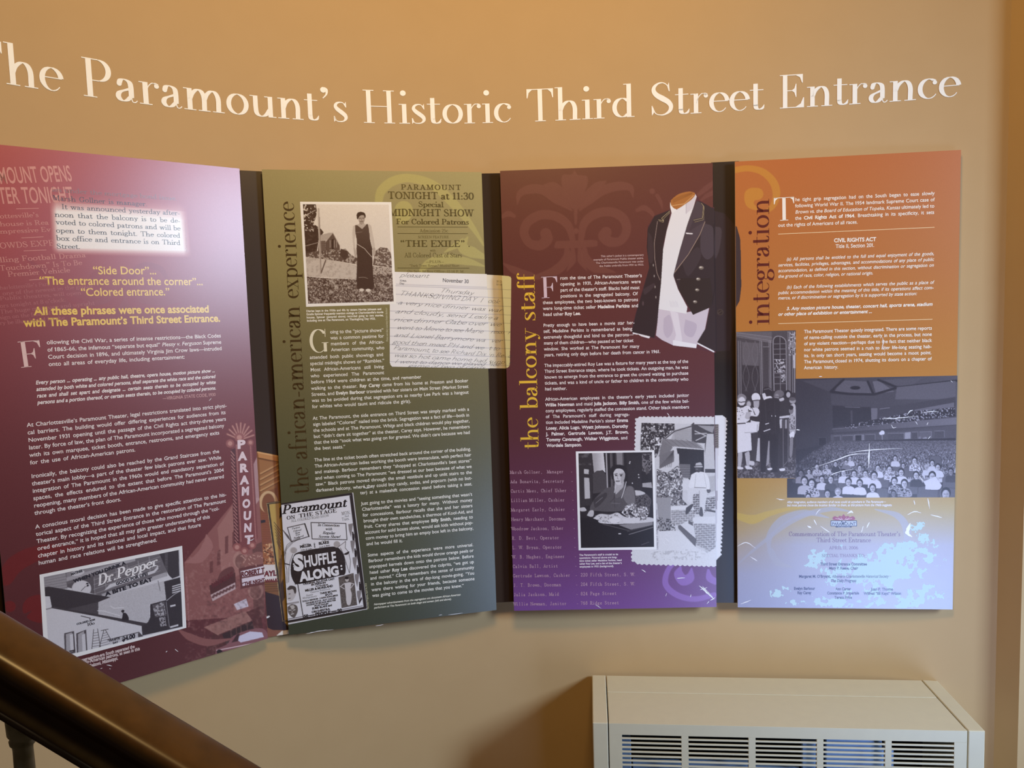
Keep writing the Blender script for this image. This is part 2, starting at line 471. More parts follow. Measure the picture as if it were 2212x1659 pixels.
def _glyph_serif(ch, sty):
    key = (ch, sty)
    if key in _ser:
        return _ser[key]
    S = STY[sty]
    a, b = S['a'], S['b']
    adv, prims = GL.get(ch, GL['o'])
    V, F = [], []

    def put(v, f):
        k = len(V)
        V.extend([tuple(q) for q in v])
        F.extend([tuple(i + k for i in q) for q in f])

    def rect(x0, x1, y0, y1):
        put([(x0, y0), (x1, y0), (x1, y1), (x0, y1)], [(0, 1, 2, 3)])
    for p in prims:
        t = p[0]
        if t == 'v': rect(p[1] - a, p[1] + a, p[2], p[3])
        elif t == 'v2': rect(p[1] - b, p[1] + b, p[2], p[3])
        elif t == 'h': rect(p[1], p[2], p[3] - b, p[3] + b)
        elif t == 'hh': rect(p[1], p[2], p[3] - S['hh'], p[3] + S['hh'])
        elif t == 'c': put(*_sweep(p[1], a, b))
        elif t == 'ct': put(*_sweep(p[1], a, b, True))
        elif t in 'kn':
            w = S['k'] if t == 'k' else S['n']
            pts = p[1] if len(p[1]) > 2 else [p[1][0], tuple((np.array(p[1][0]) + np.array(p[1][1])) / 2), p[1][1]]
            put(*_sweep(pts, w, w, wid=[w] * len(pts)))
        elif t == 'w':
            P = smooth([q for q in [(x, y) for x, y, r in p[1]]], 4)
            r = np.interp(np.arange(len(P)) / 4.0, np.arange(len(p[1])), [q[2] for q in p[1]])
            put(*_sweep(P, a, b, wid=np.maximum(r * S['w'], S['n'])))
        elif t == 'd' and S['d']:
            put([(p[1] + p[3] * S['d'] * math.cos(k), p[2] + p[3] * S['d'] * math.sin(k)) for k in np.linspace(0, 2 * math.pi, 15)[:-1]], [tuple(range(14))])
        elif t in 'slr' and S['s']:
            y = p[2] + b * (1 if p[2] <= 0 else -1)
            L = S['s'] if t in 'sl' else 0
            R_ = S['s'] if t in 'sr' else 0
            rect(p[1] - L, p[1] + R_, y - b, y + b)
        elif t == 'p' and S['s']:
            put(p[1], [tuple(range(len(p[1])))])
    _ser[key] = (np.array(V).reshape(-1, 2), F, adv)
    return _ser[key]


STYLES = {  # name: (kind, weight or pen, slant)
 'r': ('sans', .012, 0), 'b': ('sans', .030, 0), 'i': ('sans', .010, .2), 'bi': ('sans', .026, .2), 'l': ('sans', .0, 0),
 'hv': ('sans', .055, 0),
 'didone': ('serif', 'didone', 0), 'poster': ('serif', 'poster', 0), 'type': ('serif', 'type', 0), 'news': ('serif', 'news', 0), 'pen': ('serif', 'pen', .42),
 'newsi': ('serif', 'news', .22), 'posteri': ('serif', 'poster', .25),
}


def glyph(ch, sty):
    k, w, sl = STYLES[sty]
    if ch == '…':
        ch = '.'
    V, F, adv = (_glyph_sans if k == 'sans' else _glyph_serif)(ch, w)
    if sl and len(V):
        V = V.copy()
        V[:, 0] += V[:, 1] * sl
    return V, F, adv


def runs(text, base):
    """*bold* and _italic_ spans -> list of (char, style)"""
    out, b, i = [], False, False
    for ch in text:
        if ch == '*': b = not b; continue
        if ch == '_': i = not i; continue
        s = base
        if b and i: s = 'bi'
        elif b: s = 'bi' if base in ('i', 'bi') else 'b'
        elif i: s = 'r' if base == 'i' else ('bi' if base == 'b' else 'i')
        if ch == '…':
            out += [('.', s)] * 3
        else:
            out.append((ch, s))
    return out


def natural(text, sty, mono=0, track=0):
    return sum((mono or glyph(c, s)[2] + track) for c, s in runs(text, sty)) - track


def layout(text, sty, size, kx, extra=0.0, mono=0, track=0, wob=0):
    """flat letters of one line from the origin; size = cap height, kx = horizontal scale, extra = added to every word space"""
    V, F, x, n = [], [], 0.0, 0
    for c, s in runs(text, sty):
        g, f, adv = glyph(c, s)
        if len(g):
            off = (mono - adv) / 2 if mono else 0
            q = g.copy()
            q[:, 0] = (q[:, 0] + off) * size * kx + x
            q[:, 1] = q[:, 1] * size
            if wob:
                q[:, 1] += random.uniform(-wob, wob) * size
            V.append(q)
            F += [tuple(i + n for i in t) for t in f]
            n += len(q)
        x += ((mono or adv + track)) * size * kx + (extra if c == ' ' else 0)
    return (np.vstack(V) if V else np.zeros((0, 2))), F, x


LIFT = .2


class Lettering:
    """Lines of letters on one board: one mesh."""
    def __init__(s, plane, lift=0.0016):
        s.p, s.lift, s.mb, s.marks = plane, lift * LIFT, MB(), []

    def place(s, V2, F, o, e):
        e = np.asarray(e) / np.linalg.norm(e)
        up = np.array([e[1], -e[0]])               # w runs down the board
        uv = np.asarray(o) + V2[:, 0:1] * e + V2[:, 1:2] * up
        s.mb.add(s.p.at(uv, s.lift), F)

    def line(s, text, A, B, sty, size_px=None, size=None, mono=0, spaces=False, track=0, kmax=9, wob=0):
        """one line whose baseline ran from A to B in the photograph"""
        s.marks.append((len(s.mb.V), len(s.mb.F)))
        a, b = s.p.uv([A, B])
        L = np.linalg.norm(b - a)
        sz = size or size_px * s.p.scale(((A[0] + B[0]) / 2, (A[1] + B[1]) / 2))
        nat = natural(text, sty, mono, track) * sz
        kx, extra = L / nat, 0.0
        if spaces and kx > kmax and ' ' in text:
            kx = kmax
            extra = (L - nat * kx) / text.count(' ')
        V, F, _ = layout(text, sty, sz, kx, extra, mono, track, wob)
        s.place(V, F, a, b - a)
        return s

    def block(s, lines, first, last, right, sty='r', size=.0108, ends=None, starts=None, just=True, kx=None, center=False, ralign=False):
        """A paragraph set level on the board. first/last: baseline starts of the first and last line; right: any point on the right margin;
        ends: {line: photograph x of its right end} for lines that do not reach the margin (None = natural width)."""
        a, z = s.p.uv([first, last])
        r = s.p.uv([right])[0, 0]
        n = len(lines)
        u0 = (a[0] + z[0]) / 2 if not starts else a[0]
        ends, starts = ends or {}, starts or {}
        T = []
        for i, t in enumerate(lines):
            w = a[1] + (z[1] - a[1]) * i / max(n - 1, 1)
            su = u0
            if i in starts: su = s.p.uv([starts[i]])[0, 0]
            if i in ends:
                tgt = None if ends[i] is None else s.p.uv([ends[i]])[0, 0] - su
            else:
                tgt = r - su if just else None
            T.append((t, su, w, tgt, natural(t, sty) * size))
        if kx is None:
            ks = [tg / na for _, _, _, tg, na in T if tg]
            kx = min(ks) if ks else .95
            if ks: kx = max(kx, np.median(ks) * .93)
        for t, su, w, tg, na in T:
            extra, k = 0.0, kx
            if tg:
                sp_ = t.count(' ')
                extra = (tg - na * k) / sp_ if sp_ else 0
                if not sp_ or extra < -.08 * size or extra > 1.1 * size:
                    k, extra = (tg / na), 0
            width = na * k + extra * t.count(' ')
            if center: su = (u0 + r) / 2 - width / 2
            if ralign: su = r - width
            V, F, _ = layout(t, sty, size, k, extra)
            s.place(V, F, (su, w), (1, 0))
        return s

    def rule(s, A, B, px):
        s.marks.append((len(s.mb.V), len(s.mb.F)))
        a, b = s.p.uv([A, B])
        h = px * s.p.scale(A) / 2
        e = (b - a) / np.linalg.norm(b - a)
        up = np.array([e[1], -e[0]]) * h
        s.mb.add(s.p.at(np.array([a - up, b - up, b + up, a + up]), s.lift), [(0, 1, 2, 3)])
        return s

    def poly(s, pts):
        uv = s.p.uv(pts)
        V = s.p.at(uv, s.lift)
        s.mb.add(V, [tuple(range(len(V)))])
        return s

    def stroke(s, pts, widths):
        """a swept band through photograph points; widths (photograph px) at those points"""
        P = smooth(pts, 8)
        w = np.interp(np.arange(len(P)) / 8.0, np.arange(len(pts)), widths if hasattr(widths, '__len__') else [widths] * len(pts)) / 2
        V, F = _sweep(P, 1, 1, wid=w)
        s.mb.add(s.p.at(s.p.uv(V), s.lift), F)
        return s

    def disc(s, c, rx, ry=None, n=28):
        ry = ry or rx
        s.marks.append((len(s.mb.V), len(s.mb.F)))
        return s.poly([(c[0] + rx * math.cos(k), c[1] + ry * math.sin(k)) for k in np.linspace(0, 2 * math.pi, n + 1)[:-1]])

    def build(s, name, color, parent, label=None):
        if isinstance(color, str):
            color = ink(color)
        return s.mb.build(name, color, parent, label=label)

    def build_each(s, name, color, parent, label=None):
        """every line() as a part of its own"""
        m = s.marks + [(len(s.mb.V), len(s.mb.F))]
        for (v0, f0), (v1, f1) in zip(m[:-1], m[1:]):
            if v1 > v0:
                mesh_obj(name, s.mb.V[v0:v1], [tuple(i - v0 for i in f) for f in s.mb.F[f0:f1]], ink(color) if isinstance(color, str) else color, parent, label=label)
# ------------------------------------------------------------------ printed pictures: a fine mesh whose points carry the ink colour
def hx(c):
    return hexc(c) if isinstance(c, str) else (np.array([c, c, c], float) if np.isscalar(c) else np.asarray(c, float))


class Pic:
    def __init__(s, plane, quad, step=1.0, base='#808080', tone=None):
        s.p = plane
        q = np.array(quad, float)
        nx = int(max(np.linalg.norm(q[1] - q[0]), np.linalg.norm(q[2] - q[3])) / step) + 2
        ny = int(max(np.linalg.norm(q[3] - q[0]), np.linalg.norm(q[2] - q[1])) / step) + 2
        s.nx, s.ny = nx, ny
        U, Vv = np.meshgrid(np.linspace(0, 1, nx), np.linspace(0, 1, ny))
        s.U, s.V = U, Vv
        s.X = (q[0, 0] * (1 - U) + q[1, 0] * U) * (1 - Vv) + (q[3, 0] * (1 - U) + q[2, 0] * U) * Vv
        s.Y = (q[0, 1] * (1 - U) + q[1, 1] * U) * (1 - Vv) + (q[3, 1] * (1 - U) + q[2, 1] * U) * Vv
        s.I = np.zeros((ny, nx, 3)) + hx(base)
        s.A = np.ones((ny, nx))
        s.step, s.tone = step, tone
        s.rs = np.random.RandomState(11)

    def mix(s, m, c):
        s.I += (hx(c) - s.I) * m[..., None]
        return s

    def cover(s, pts):
        P = np.array(pts, float)
        m = np.zeros(s.X.shape)
        x0, x1, y0, y1 = P[:, 0].min() - 2, P[:, 0].max() + 2, P[:, 1].min() - 2, P[:, 1].max() + 2
        sel = (s.X > x0) & (s.X < x1) & (s.Y > y0) & (s.Y < y1)
        if not sel.any():
            return m
        x, y = s.X[sel], s.Y[sel]
        tot = np.zeros(len(x))
        o = s.step * .27
        for dx, dy in ((-o, -o), (o, -o), (-o, o), (o, o)):
            ins = np.zeros(len(x), bool)
            for (ax, ay), (bx, by) in zip(P, np.roll(P, -1, 0)):
                if ay == by: continue
                c = ((ay > y + dy) != (by > y + dy)) & (x + dx < (bx - ax) * (y + dy - ay) / (by - ay) + ax)
                ins ^= c
            tot += ins
        m[sel] = tot / 4
        return m

    def poly(s, pts, c, a=1.0):
        return s.mix(s.cover(pts) * a, c)

    def blob(s, pts, c, a=1.0):
        return s.poly(smooth(list(pts) + [pts[0]], 5), c, a)

    def ell(s, cx, cy, rx, ry, c, a=1.0, rot=0, soft=None):
        t = math.radians(rot)
        dx, dy = s.X - cx, s.Y - cy
        r = np.sqrt(((dx * math.cos(t) + dy * math.sin(t)) / rx) ** 2 + ((-dx * math.sin(t) + dy * math.cos(t)) / ry) ** 2)
        k = soft if soft else s.step / max(min(rx, ry), .3)
        return s.mix(np.clip((1 - r) / k + .5, 0, 1) * a, c)

    def seg(s, pts, w, c, a=1.0):
        m = np.zeros(s.X.shape)
        for (ax, ay), (bx, by) in zip(pts[:-1], pts[1:]):
            sel = (s.X > min(ax, bx) - w - 2) & (s.X < max(ax, bx) + w + 2) & (s.Y > min(ay, by) - w - 2) & (s.Y < max(ay, by) + w + 2)
            if not sel.any(): continue
            x, y = s.X[sel], s.Y[sel]
            L = max((bx - ax) ** 2 + (by - ay) ** 2, 1e-9)
            t = np.clip(((x - ax) * (bx - ax) + (y - ay) * (by - ay)) / L, 0, 1)
            d = np.hypot(x - ax - t * (bx - ax), y - ay - t * (by - ay))
            m[sel] = np.maximum(m[sel], np.clip((w / 2 - d) / s.step + .5, 0, 1))
        return s.mix(m * a, c)

    def band(s, pts, widths, c, a=1.0):
        """a smooth band of varying width through photograph points"""
        P = np.array(smooth(pts, 10))
        w = np.interp(np.arange(len(P)) / 10.0, np.arange(len(pts)), widths) / 2
        m = np.zeros(s.X.shape)
        for (ax, ay), (bx, by), r0, r1 in zip(P[:-1], P[1:], w[:-1], w[1:]):
            R = max(r0, r1) + 2
            sel = (s.X > min(ax, bx) - R) & (s.X < max(ax, bx) + R) & (s.Y > min(ay, by) - R) & (s.Y < max(ay, by) + R)
            if not sel.any(): continue
            x, y = s.X[sel], s.Y[sel]
            L = max((bx - ax) ** 2 + (by - ay) ** 2, 1e-9)
            t = np.clip(((x - ax) * (bx - ax) + (y - ay) * (by - ay)) / L, 0, 1)
            d = np.hypot(x - ax - t * (bx - ax), y - ay - t * (by - ay))
            m[sel] = np.maximum(m[sel], np.clip((r0 + (r1 - r0) * t - d) / s.step + .5, 0, 1))
        return s.mix(m * a, c)

    def ramp(s, c0, c1, y0, y1, axis='y', mask=None, a=1.0):
        t = np.clip(((s.Y if axis == 'y' else s.X) - y0) / (y1 - y0), 0, 1)[..., None]
        C = hx(c0) * (1 - t) + hx(c1) * t
        m = (np.ones(s.X.shape) if mask is None else mask)[..., None] * a
        s.I += (C - s.I) * m
        return s

    def noise(s, px, seed=0, oct=2):
        """smooth noise 0..1 with grain size px"""
        tot, amp, out = 0, 1, np.zeros(s.X.shape)
        for k in range(oct):
            r = np.random.RandomState(seed * 31 + k)
            g = max(px / 2 ** k, .6)
            x, y = (s.X - s.X.min()) / g, (s.Y - s.Y.min()) / g
            G = r.rand(int(y.max()) + 3, int(x.max()) + 3)
            i, j = y.astype(int), x.astype(int)
            fy, fx = y - i, x - j
            fx, fy = fx * fx * (3 - 2 * fx), fy * fy * (3 - 2 * fy)
            out += amp * ((G[i, j] * (1 - fx) + G[i, j + 1] * fx) * (1 - fy) + (G[i + 1, j] * (1 - fx) + G[i + 1, j + 1] * fx) * fy)
            tot += amp
            amp *= .6
        return out / tot

    def speckle(s, mask, c, px, thr=.5, seed=0, soft=.12, a=1.0):
        n = s.noise(px, seed)
        return s.mix(mask * np.clip((n - thr) / soft, 0, 1) * a, c)

    def full(s):
        return np.ones(s.X.shape)

    def grain(s, amt=.03):
        s.I += s.rs.randn(s.ny, s.nx)[..., None] * amt
        return s

    def build(s, name, parent, lift=0.0010, rough=None, label=None):
        I = np.clip(s.I, 0, 1)
        if s.tone is not None:                         # (shadow, highlight) tint of a monochrome print
            I = hx(s.tone[0]) + (hx(s.tone[1]) - hx(s.tone[0])) * I
        P = s.p.at(s.p.uv(np.stack([s.X, s.Y], -1)), lift * LIFT).reshape(-1, 3)
        idx = np.arange(s.nx * s.ny).reshape(s.ny, s.nx)
        Q = np.stack([idx[:-1, :-1], idx[1:, :-1], idx[1:, 1:], idx[:-1, 1:]], -1).reshape(-1, 4)
        keep = (s.A[:-1, :-1] + s.A[1:, :-1] + s.A[1:, 1:] + s.A[:-1, 1:]).reshape(-1) > 2.0
        Q = Q[keep]
        me = bpy.data.meshes.new(name)
        org = np.array(parent_origin(parent))
        me.vertices.add(len(P))
        me.vertices.foreach_set('co', (P - org).astype(np.float32).ravel())
        me.loops.add(len(Q) * 4)
        me.loops.foreach_set('vertex_index', Q.astype(np.int32).ravel())
        me.polygons.add(len(Q))
        me.polygons.foreach_set('loop_start', np.arange(len(Q), dtype=np.int32) * 4)
        me.update(calc_edges=True)
        ca = me.color_attributes.new('print', 'FLOAT_COLOR', 'POINT')
        L = lin(I).reshape(-1, 3)
        ca.data.foreach_set('color', np.c_[L, np.ones(len(L))].astype(np.float32).ravel())
        me.materials.append(print_mat() if rough is None else print_mat('printed_sheet_%d' % int(rough * 100), rough))
        me.validate()
        o = bpy.data.objects.new(name, me)
        COL.objects.link(o)
        o.parent = parent
        if label: o['label'] = label
        return o
# ------------------------------------------------------------------ the setting
WALLM = noisy('painted_plaster', '#bfa177', '#bd9f75', 9, 0.62, 0.3, bump=0.05)
zs = np.array([0.0, CZ + 1.9])
V, F = [], []
ss = np.linspace(0, WS[-1], 170)
for z in zs:
    V += wall_at(ss, z).tolist()
n = len(ss)
F = [(i, i + 1, n + i + 1, n + i) for i in range(n - 1)]
tag(mesh_obj('wall_back', V, F, WALLM, smooth=True), kind='structure')
# the pier that closes the curve on the right: a short return, then a face turned to the room
c0 = WALL[-1]
mb = MB()
q = [(c0[0], c0[1]), (c0[0] + .037, c0[1] - .064), (3.2, c0[1] - .064), (3.2, c0[1] + .1), (c0[0] + .02, c0[1] + .1)]
k = len(q)
mb.add([(x, y, z) for z in (0, CZ + 1.9) for x, y in q], [(i, (i + 1) % k, k + (i + 1) % k, k + i) for i in range(k)] + [tuple(range(k)), tuple(range(k, 2 * k))])
tag(mb.build('wall_right', WALLM), kind='structure')
mb = MB()
mb.box((-2.6, .95, -.1), (5.8, 0, 0), (0, 1.95, 0), (0, 0, .1))
tag(mb.build('floor', noisy('landing_floor', '#3d2c1d', '#4a3724', 3, .5, stretch=(1, 12, 1))), kind='structure')
mb = MB()
mb.box((-2.6, -.2, CZ + 1.9), (5.8, 0, 0), (0, 3.1, 0), (0, 0, .1))
tag(mb.build('ceiling', mat('ceiling_paint', '#8a7450', .7)), kind='structure')

# ------------------------------------------------------------------ title on the wall
TITLE_Z = CZ + 0.655
title = empty('title_lettering', wall_at(np.array(WS[-1] / 2), TITLE_Z), 'white serif title lettering stuck on the tan wall above the panels', 'lettering')
WHITE = mat('white_vinyl', '#fafdff', .45)
CAPH = .1065
for wd, a, b in (('he', (14.2, 181), (137.7, 203)), ('Paramount’s', (180.8, 207), (751.8, 263.5)), ('Historic', (786.1, 265.6), (1105, 265.0)), ('Third', (1139, 262.8), (1370.7, 252.6)), ('Street', (1407.6, 250.5), (1651.5, 236.8)), ('Entrance', (1684.3, 234.8), (2072.8, 210.5))):
    s0, s1 = wall_s(a, TITLE_Z), wall_s(b, TITLE_Z)
    V2, F2, adv = layout(wd, 'didone', CAPH, 1.0)
    lo, hi = V2[:, 0].min(), V2[:, 0].max()
    k = (s1 - s0) / (hi - lo)
    if wd == 'he':
        V3, F3, adv3 = layout('T', 'didone', CAPH, 1.0)
        V3[:, 0] -= adv3
        F2 = F2 + [tuple(i + len(V2) for i in f) for f in F3]
        V2 = np.vstack([V2, V3])
    P = wall_at(s0 + (V2[:, 0] - lo) * k, TITLE_Z + V2[:, 1], .0012)
    mesh_obj('word', P, F2, WHITE, title)
# ------------------------------------------------------------------ exhibit panels
BOARD_EDGE = mat('foam_board_edge', '#d9cfc0', .6)
TH = .007


def board(plane, root, th=TH, h=BH, m=None, name='board'):
    mb = MB()
    o = plane.at((0, 0), -th)
    mb.box(o, plane.e * plane.width, plane.n * th, plane.d * h)
    return mb.build(name, m or BOARD_EDGE, root)


def panel_root(i, name, label):
    p = PAN[i]
    return empty(name, p.at((p.width / 2, BH)), label, 'panel', 'exhibit panels along the curved wall')


def sheet_quad(p, h=BH):
    """photograph corners of a whole board face"""
    out = []
    for uv in ((0, 0), (p.width, 0), (p.width, h), (0, h)):
        P = p.at(np.array(uv)) - EYE
        d = P @ FWD
        out.append((IW / 2 + FPX * (P @ RT) / d, IH / 2 - FPX * (P @ UP) / d))
    return out


R1 = panel_root(0, 'exhibit_panel', 'crimson panel with yellow quotations at the left end of the row')
R2 = panel_root(1, 'exhibit_panel', 'olive green panel titled the african-american experience')
R3 = panel_root(2, 'exhibit_panel', 'dark plum panel titled the balcony staff with a printed tailcoat')
R4 = panel_root(3, 'exhibit_panel', 'orange panel titled integration above a crowd photograph and pale worn bottom tinted with glare')
ROOT = [R1, R2, R3, R4]
for i in range(4):
    board(PAN[i], ROOT[i])
BACKM = mat('backing_dark', '#33241a', .6, .2)
GAPC = []
for gp, lb, a, hb in ((GAP[0], 'dark recessed board between the crimson and the olive panels', 0, 1.486), (GAP[1], 'dark recessed board between the olive and the plum panels', 0, 1.478), (GAP[2], 'dark recessed board between the plum and the orange panels', 0, 1.478), (GAPL, 'dark recessed board showing past the outer edge of the crimson panel', 0, 1.486)):
    r = empty('backing_board', gp.at((gp.width / 2, hb)), lb, 'backing board', 'recessed boards between the panels')
    mb = MB()
    mb.box(gp.at((0, .002), -.006), gp.e * gp.width, gp.n * .006, gp.d * (hb - .002))
    mb.build('board', BACKM, r)
    GAPC.append(r)
# ------------------------------------------------------------------ panel 1 (crimson)
P1, P2, P3, P4 = PAN
G1, G2, G3 = GAP[:3]
INK_W = '#f6eef2'


def T(plane, lift=.0016):
    return Lettering(plane, lift)


# printed ground: crimson fading to maroon, a white glow behind the newspaper cutting, the theatre photograph in the lower right corner
g = Pic(P1, sheet_quad(P1), 1.3)
v = np.clip((g.Y - 330) / 1050, 0, 1)
ky = [0, .18, .40, .62, 1]
col = np.array([hexc(c) for c in ('#ab3836', '#a53736', '#873436', '#6f2f32', '#5b2b2f')])
g.I = np.stack([np.interp(v, ky, col[:, k]) for k in range(3)], -1)
# theatre photograph, blended into the ground
tx = np.clip((g.X - 395) / 90, 0, 1) * np.clip((g.Y - (1270 - (g.X - 395) * 1.05)) / 60, 0, 1)
PK = lambda a, b=0: hexc(a)
g.mix(np.clip((g.X - 300) / 280, 0, 1) * np.clip((g.Y - 700) / 300, 0, 1) * .35, '#8a4a4c')
g.poly([(398, 1215), (505, 1085), (560, 1075), (572, 1260), (572, 1330), (400, 1340)], '#a06a66', .75)
g.poly([(525, 1050), (556, 985), (560, 1080), (530, 1120)], '#cdb0b4', .7)
g.poly([(470, 1140), (505, 1088), (520, 1240), (480, 1260)], '#b07e78', .6)
for x, y, h in ((489, 1177, 34), (472, 1205, 28), (456, 1225, 22), (505, 1165, 30)):
    g.poly([(x - 3, y - h / 2), (x + 4, y - h / 2 - 4), (x + 4, y + h / 2), (x - 3, y + h / 2 + 3)], '#6d3c3c', .8)
g.poly([(545, 1180), (566, 1170), (572, 1330), (548, 1345)], '#6f4744', .9)
g.poly([(470, 1350), (560, 1310), (574, 1390), (440, 1425), (455, 1380)], '#5b3030', .9)
# entrance canopy and dark doors
g.poly([(440, 1355), (530, 1320), (545, 1340), (470, 1372)], '#a2736c', .9)
g.poly([(480, 1370), (545, 1342), (555, 1385), (490, 1395)], '#3c2526', .95)
for x in (498, 510, 520, 534):
    g.seg([(x, 1352), (x + 2, 1385)], 1.4, '#7a5450')
g.poly([(505, 1305), (532, 1293), (537, 1310), (512, 1318)], '#d9cfe0', .95)
# arcs over the doors
for cx_, cy_ in ((552, 1275), (520, 1210)):
    g.ell(cx_, cy_, 17, 20, '#b98d84', .6); g.ell(cx_, cy_ + 3, 12, 16, '#7a4f4b', .8)
sp_ = g.noise(6, 5)
g.mix((g.X > 400) * (g.Y > 1190) * np.clip(sp_ - .55, 0, .3) * .8, '#d0a8a0')
g.mix((g.X > 440) * (g.Y > 1250) * np.clip(.42 - sp_, 0, .3) * 1.0, '#3a2022')
# marquee boards
g.poly([(516, 1228), (572, 1215), (574, 1262), (520, 1272)], '#6b3b3b', 1)
g.poly([(520, 1234), (572, 1222), (574, 1236), (522, 1247)], '#e7dbe6'); g.poly([(522, 1250), (574, 1240), (574, 1256), (524, 1266)], '#e2d4e0')
g.poly([(452, 1265), (508, 1236), (510, 1270), (458, 1300)], '#5a3132'); g.poly([(455, 1285), (508, 1258), (509, 1272), (459, 1299)], '#c9aeb2')
for k in range(7):
    g.seg([(460 + 7 * k, 1290 - 3.4 * k), (463 + 7 * k, 1286 - 3.4 * k)], 5, '#5a3132', .8)
g.blob([(468, 1255), (478, 1235), (498, 1224), (506, 1230), (504, 1240), (480, 1252)], '#6f4040')
g.blob([(520, 1222), (530, 1205), (556, 1192), (572, 1198), (572, 1216), (540, 1222)], '#94625c')
for k in range(16):
    a = random.uniform(0, 6.28)
    x, y = random.uniform(520, 572), random.uniform(1198, 1220)
    g.seg([(x, y), (x + 4 * math.cos(a), y + 4 * math.sin(a))], 1.3, '#d7aca0')
# car at the kerb
g.blob([(466, 1402), (490, 1392), (504, 1374), (540, 1360), (572, 1360), (579, 1392), (520, 1408), (470, 1418)], '#8c5a60')
g.poly([(507, 1378), (540, 1364), (566, 1366), (570, 1376), (520, 1388)], '#d6cfe6'); g.poly([(500, 1388), (512, 1370), (518, 1369), (514, 1385)], '#4a2b30')
g.seg([(468, 1405), (578, 1384)], 2, '#e2c4cc'); g.seg([(470, 1410), (578, 1391)], 1.5, '#4d2a30'); g.ell(474, 1408, 6, 5, '#2d1a1c')
# tall blade sign
g.poly([(500, 960), (545, 955), (557, 1160), (548, 1185), (520, 1192), (508, 1178)], '#824548', .95)
g.poly([(498, 972), (508, 968), (518, 1185), (506, 1175)], '#5b2d31')
for k in range(26):
    y = 975 + 8 * k
    x = 499 + (y - 975) * .045
    g.seg([(x, y), (x + 7, y + 9)], 2.0, '#b97f7c')
for k in range(60):
    y = 962 + 3.5 * k
    for x in (511 + (y - 962) * .046, 541 + (y - 962) * .058):
        g.ell(x, y, 1.3, 1.3, '#c58b86', .9)
for a in range(-70, 75, 18):
    t = math.radians(a)
    g.seg([(519, 950), (519 + 30 * math.sin(t), 950 - 36 * math.cos(t))], 4.5, '#a0625c', .9)
    g.seg([(519, 950), (519 + 30 * math.sin(t), 950 - 36 * math.cos(t))], 1.2, '#d0a39c')
for x, y, r in ((497, 958, 9), (541, 956, 7), (517, 945, 10), (512, 1182, 9), (545, 1178, 8), (528, 1190, 8)):
    g.ell(x, y, r, r, '#9a5a58'); g.ell(x, y, r * .55, r * .55, '#c28b84')
# ornamental scrolls
for pts, w, c in (([(12, 1248), (30, 1222), (62, 1202), (110, 1188), (180, 1182)], (34, 38, 36, 26, 2), '#742426'), ([(140, 640), (180, 668), (240, 662), (262, 620), (240, 590), (205, 592), (190, 615)], (3, 16, 22, 20, 16, 12, 8), '#96302f'), ([(390, 655), (340, 668), (290, 655), (285, 600), (310, 575), (345, 580), (360, 600)], (3, 16, 20, 20, 16, 12, 8), '#963034'), ([(60, 560), (110, 600), (150, 640), (190, 655)], (6, 16, 16, 3), '#963034'), ([(400, 1215), (430, 1205), (448, 1180), (446, 1155)], (2, 22, 24, 2), '#a5706e'), ([(385, 1360), (410, 1376), (450, 1388), (500, 1380)], (3, 16, 16, 3), '#8f5a58')):
    g.band(pts, w, c)
g.blob([(70, 1318), (52, 1325), (49, 1310), (55, 1297), (68, 1288), (90, 1286), (100, 1310), (95, 1343), (75, 1343), (58, 1333)], '#742426')
g.ell(21, 1310, 13, 12, '#742426'); g.ell(206, 612, 17, 17, '#963034')
# cutting: white glow with soft edges
A_, B_, C_, D_ = (114, 424), (392, 452), (404, 548), (121, 540)
def soft_quad(p, q, feather):
    m = np.ones(p.X.shape)
    for (ax, ay), (bx, by) in zip(q, q[1:] + q[:1]):
        L = math.hypot(bx - ax, by - ay)
        d = ((bx - ax) * (p.Y - ay) - (by - ay) * (p.X - ax)) / L
        m *= np.clip(d / feather + .5, 0, 1)
    return m
top = np.clip((g.Y - (415 + (g.X - 114) * .075)) / 40, 0, 1)
m = soft_quad(g, [(112, 405), (394, 436), (405, 549), (119, 542)], 16) * (top * .75 + .25 * (top > .5))
m *= np.clip(.55 + (g.Y - 430) / 60, 0, 1)
g.mix(np.clip(m, 0, 1), '#f3f0f6')
g.grain(.006)
g.build('printed_ground', R1, .0004)

PINK = '#d28d86'
l = T(P1)
l.line('MOUNT OPENS', (0, 397), (157, 391), 'r', 34)
l.line('TER TONIGHT', (0, 440), (160, 437), 'r', 34)
l.rule((35, 451), (84, 450), 1.3); l.rule((46, 514), (94, 511.5), 1.3); l.rule((51, 542), (100, 540), 1.3); l.rule((63, 605), (118, 601), 1.3)
l.line('ottesville’s', (0, 472), (84, 468.5), 'news', 10)
l.line('house is Rea', (0, 489), (106, 485), 'news', 10)
l.line('mpressive Ev', (0, 505), (110, 500), 'news', 10)
l.line('OWDS EXPE', (0, 537), (118, 530), 'news', 12)
l.line('lling Football Drama', (0, 567), (186, 555.5), 'news', 11)
l.line('Touchdown” Is To Be', (0, 585), (178, 572), 'news', 11)
l.line('Premier Vehicle', (17, 598), (152, 588), 'news', 11)
l.build_each('newspaper_headline', PINK, R1, 'faded pink newspaper headlines')
l = T(P1)
for t, a, b in (('harlottesville’s Para', (0, 626), (108, 617)), ('one of the newest in the group', (6, 638), (200, 621)), ('Publix theatres, will open', (0, 649), (176, 636)), ('ors tonight at 8 o’clock.', (0, 665), (143, 651)), ('The huge marquee and upright', (0, 678), (205, 658)), ('sign on the front of', (0, 690), (110, 680)), ('ry be illuminated for the', (0, 702), (140, 690))):
    l.line(t, a, b, 'news', 8.5)
l.build('newspaper_text', '#b5686a', R1, 'faded pink newspaper column')
l = T(P1)
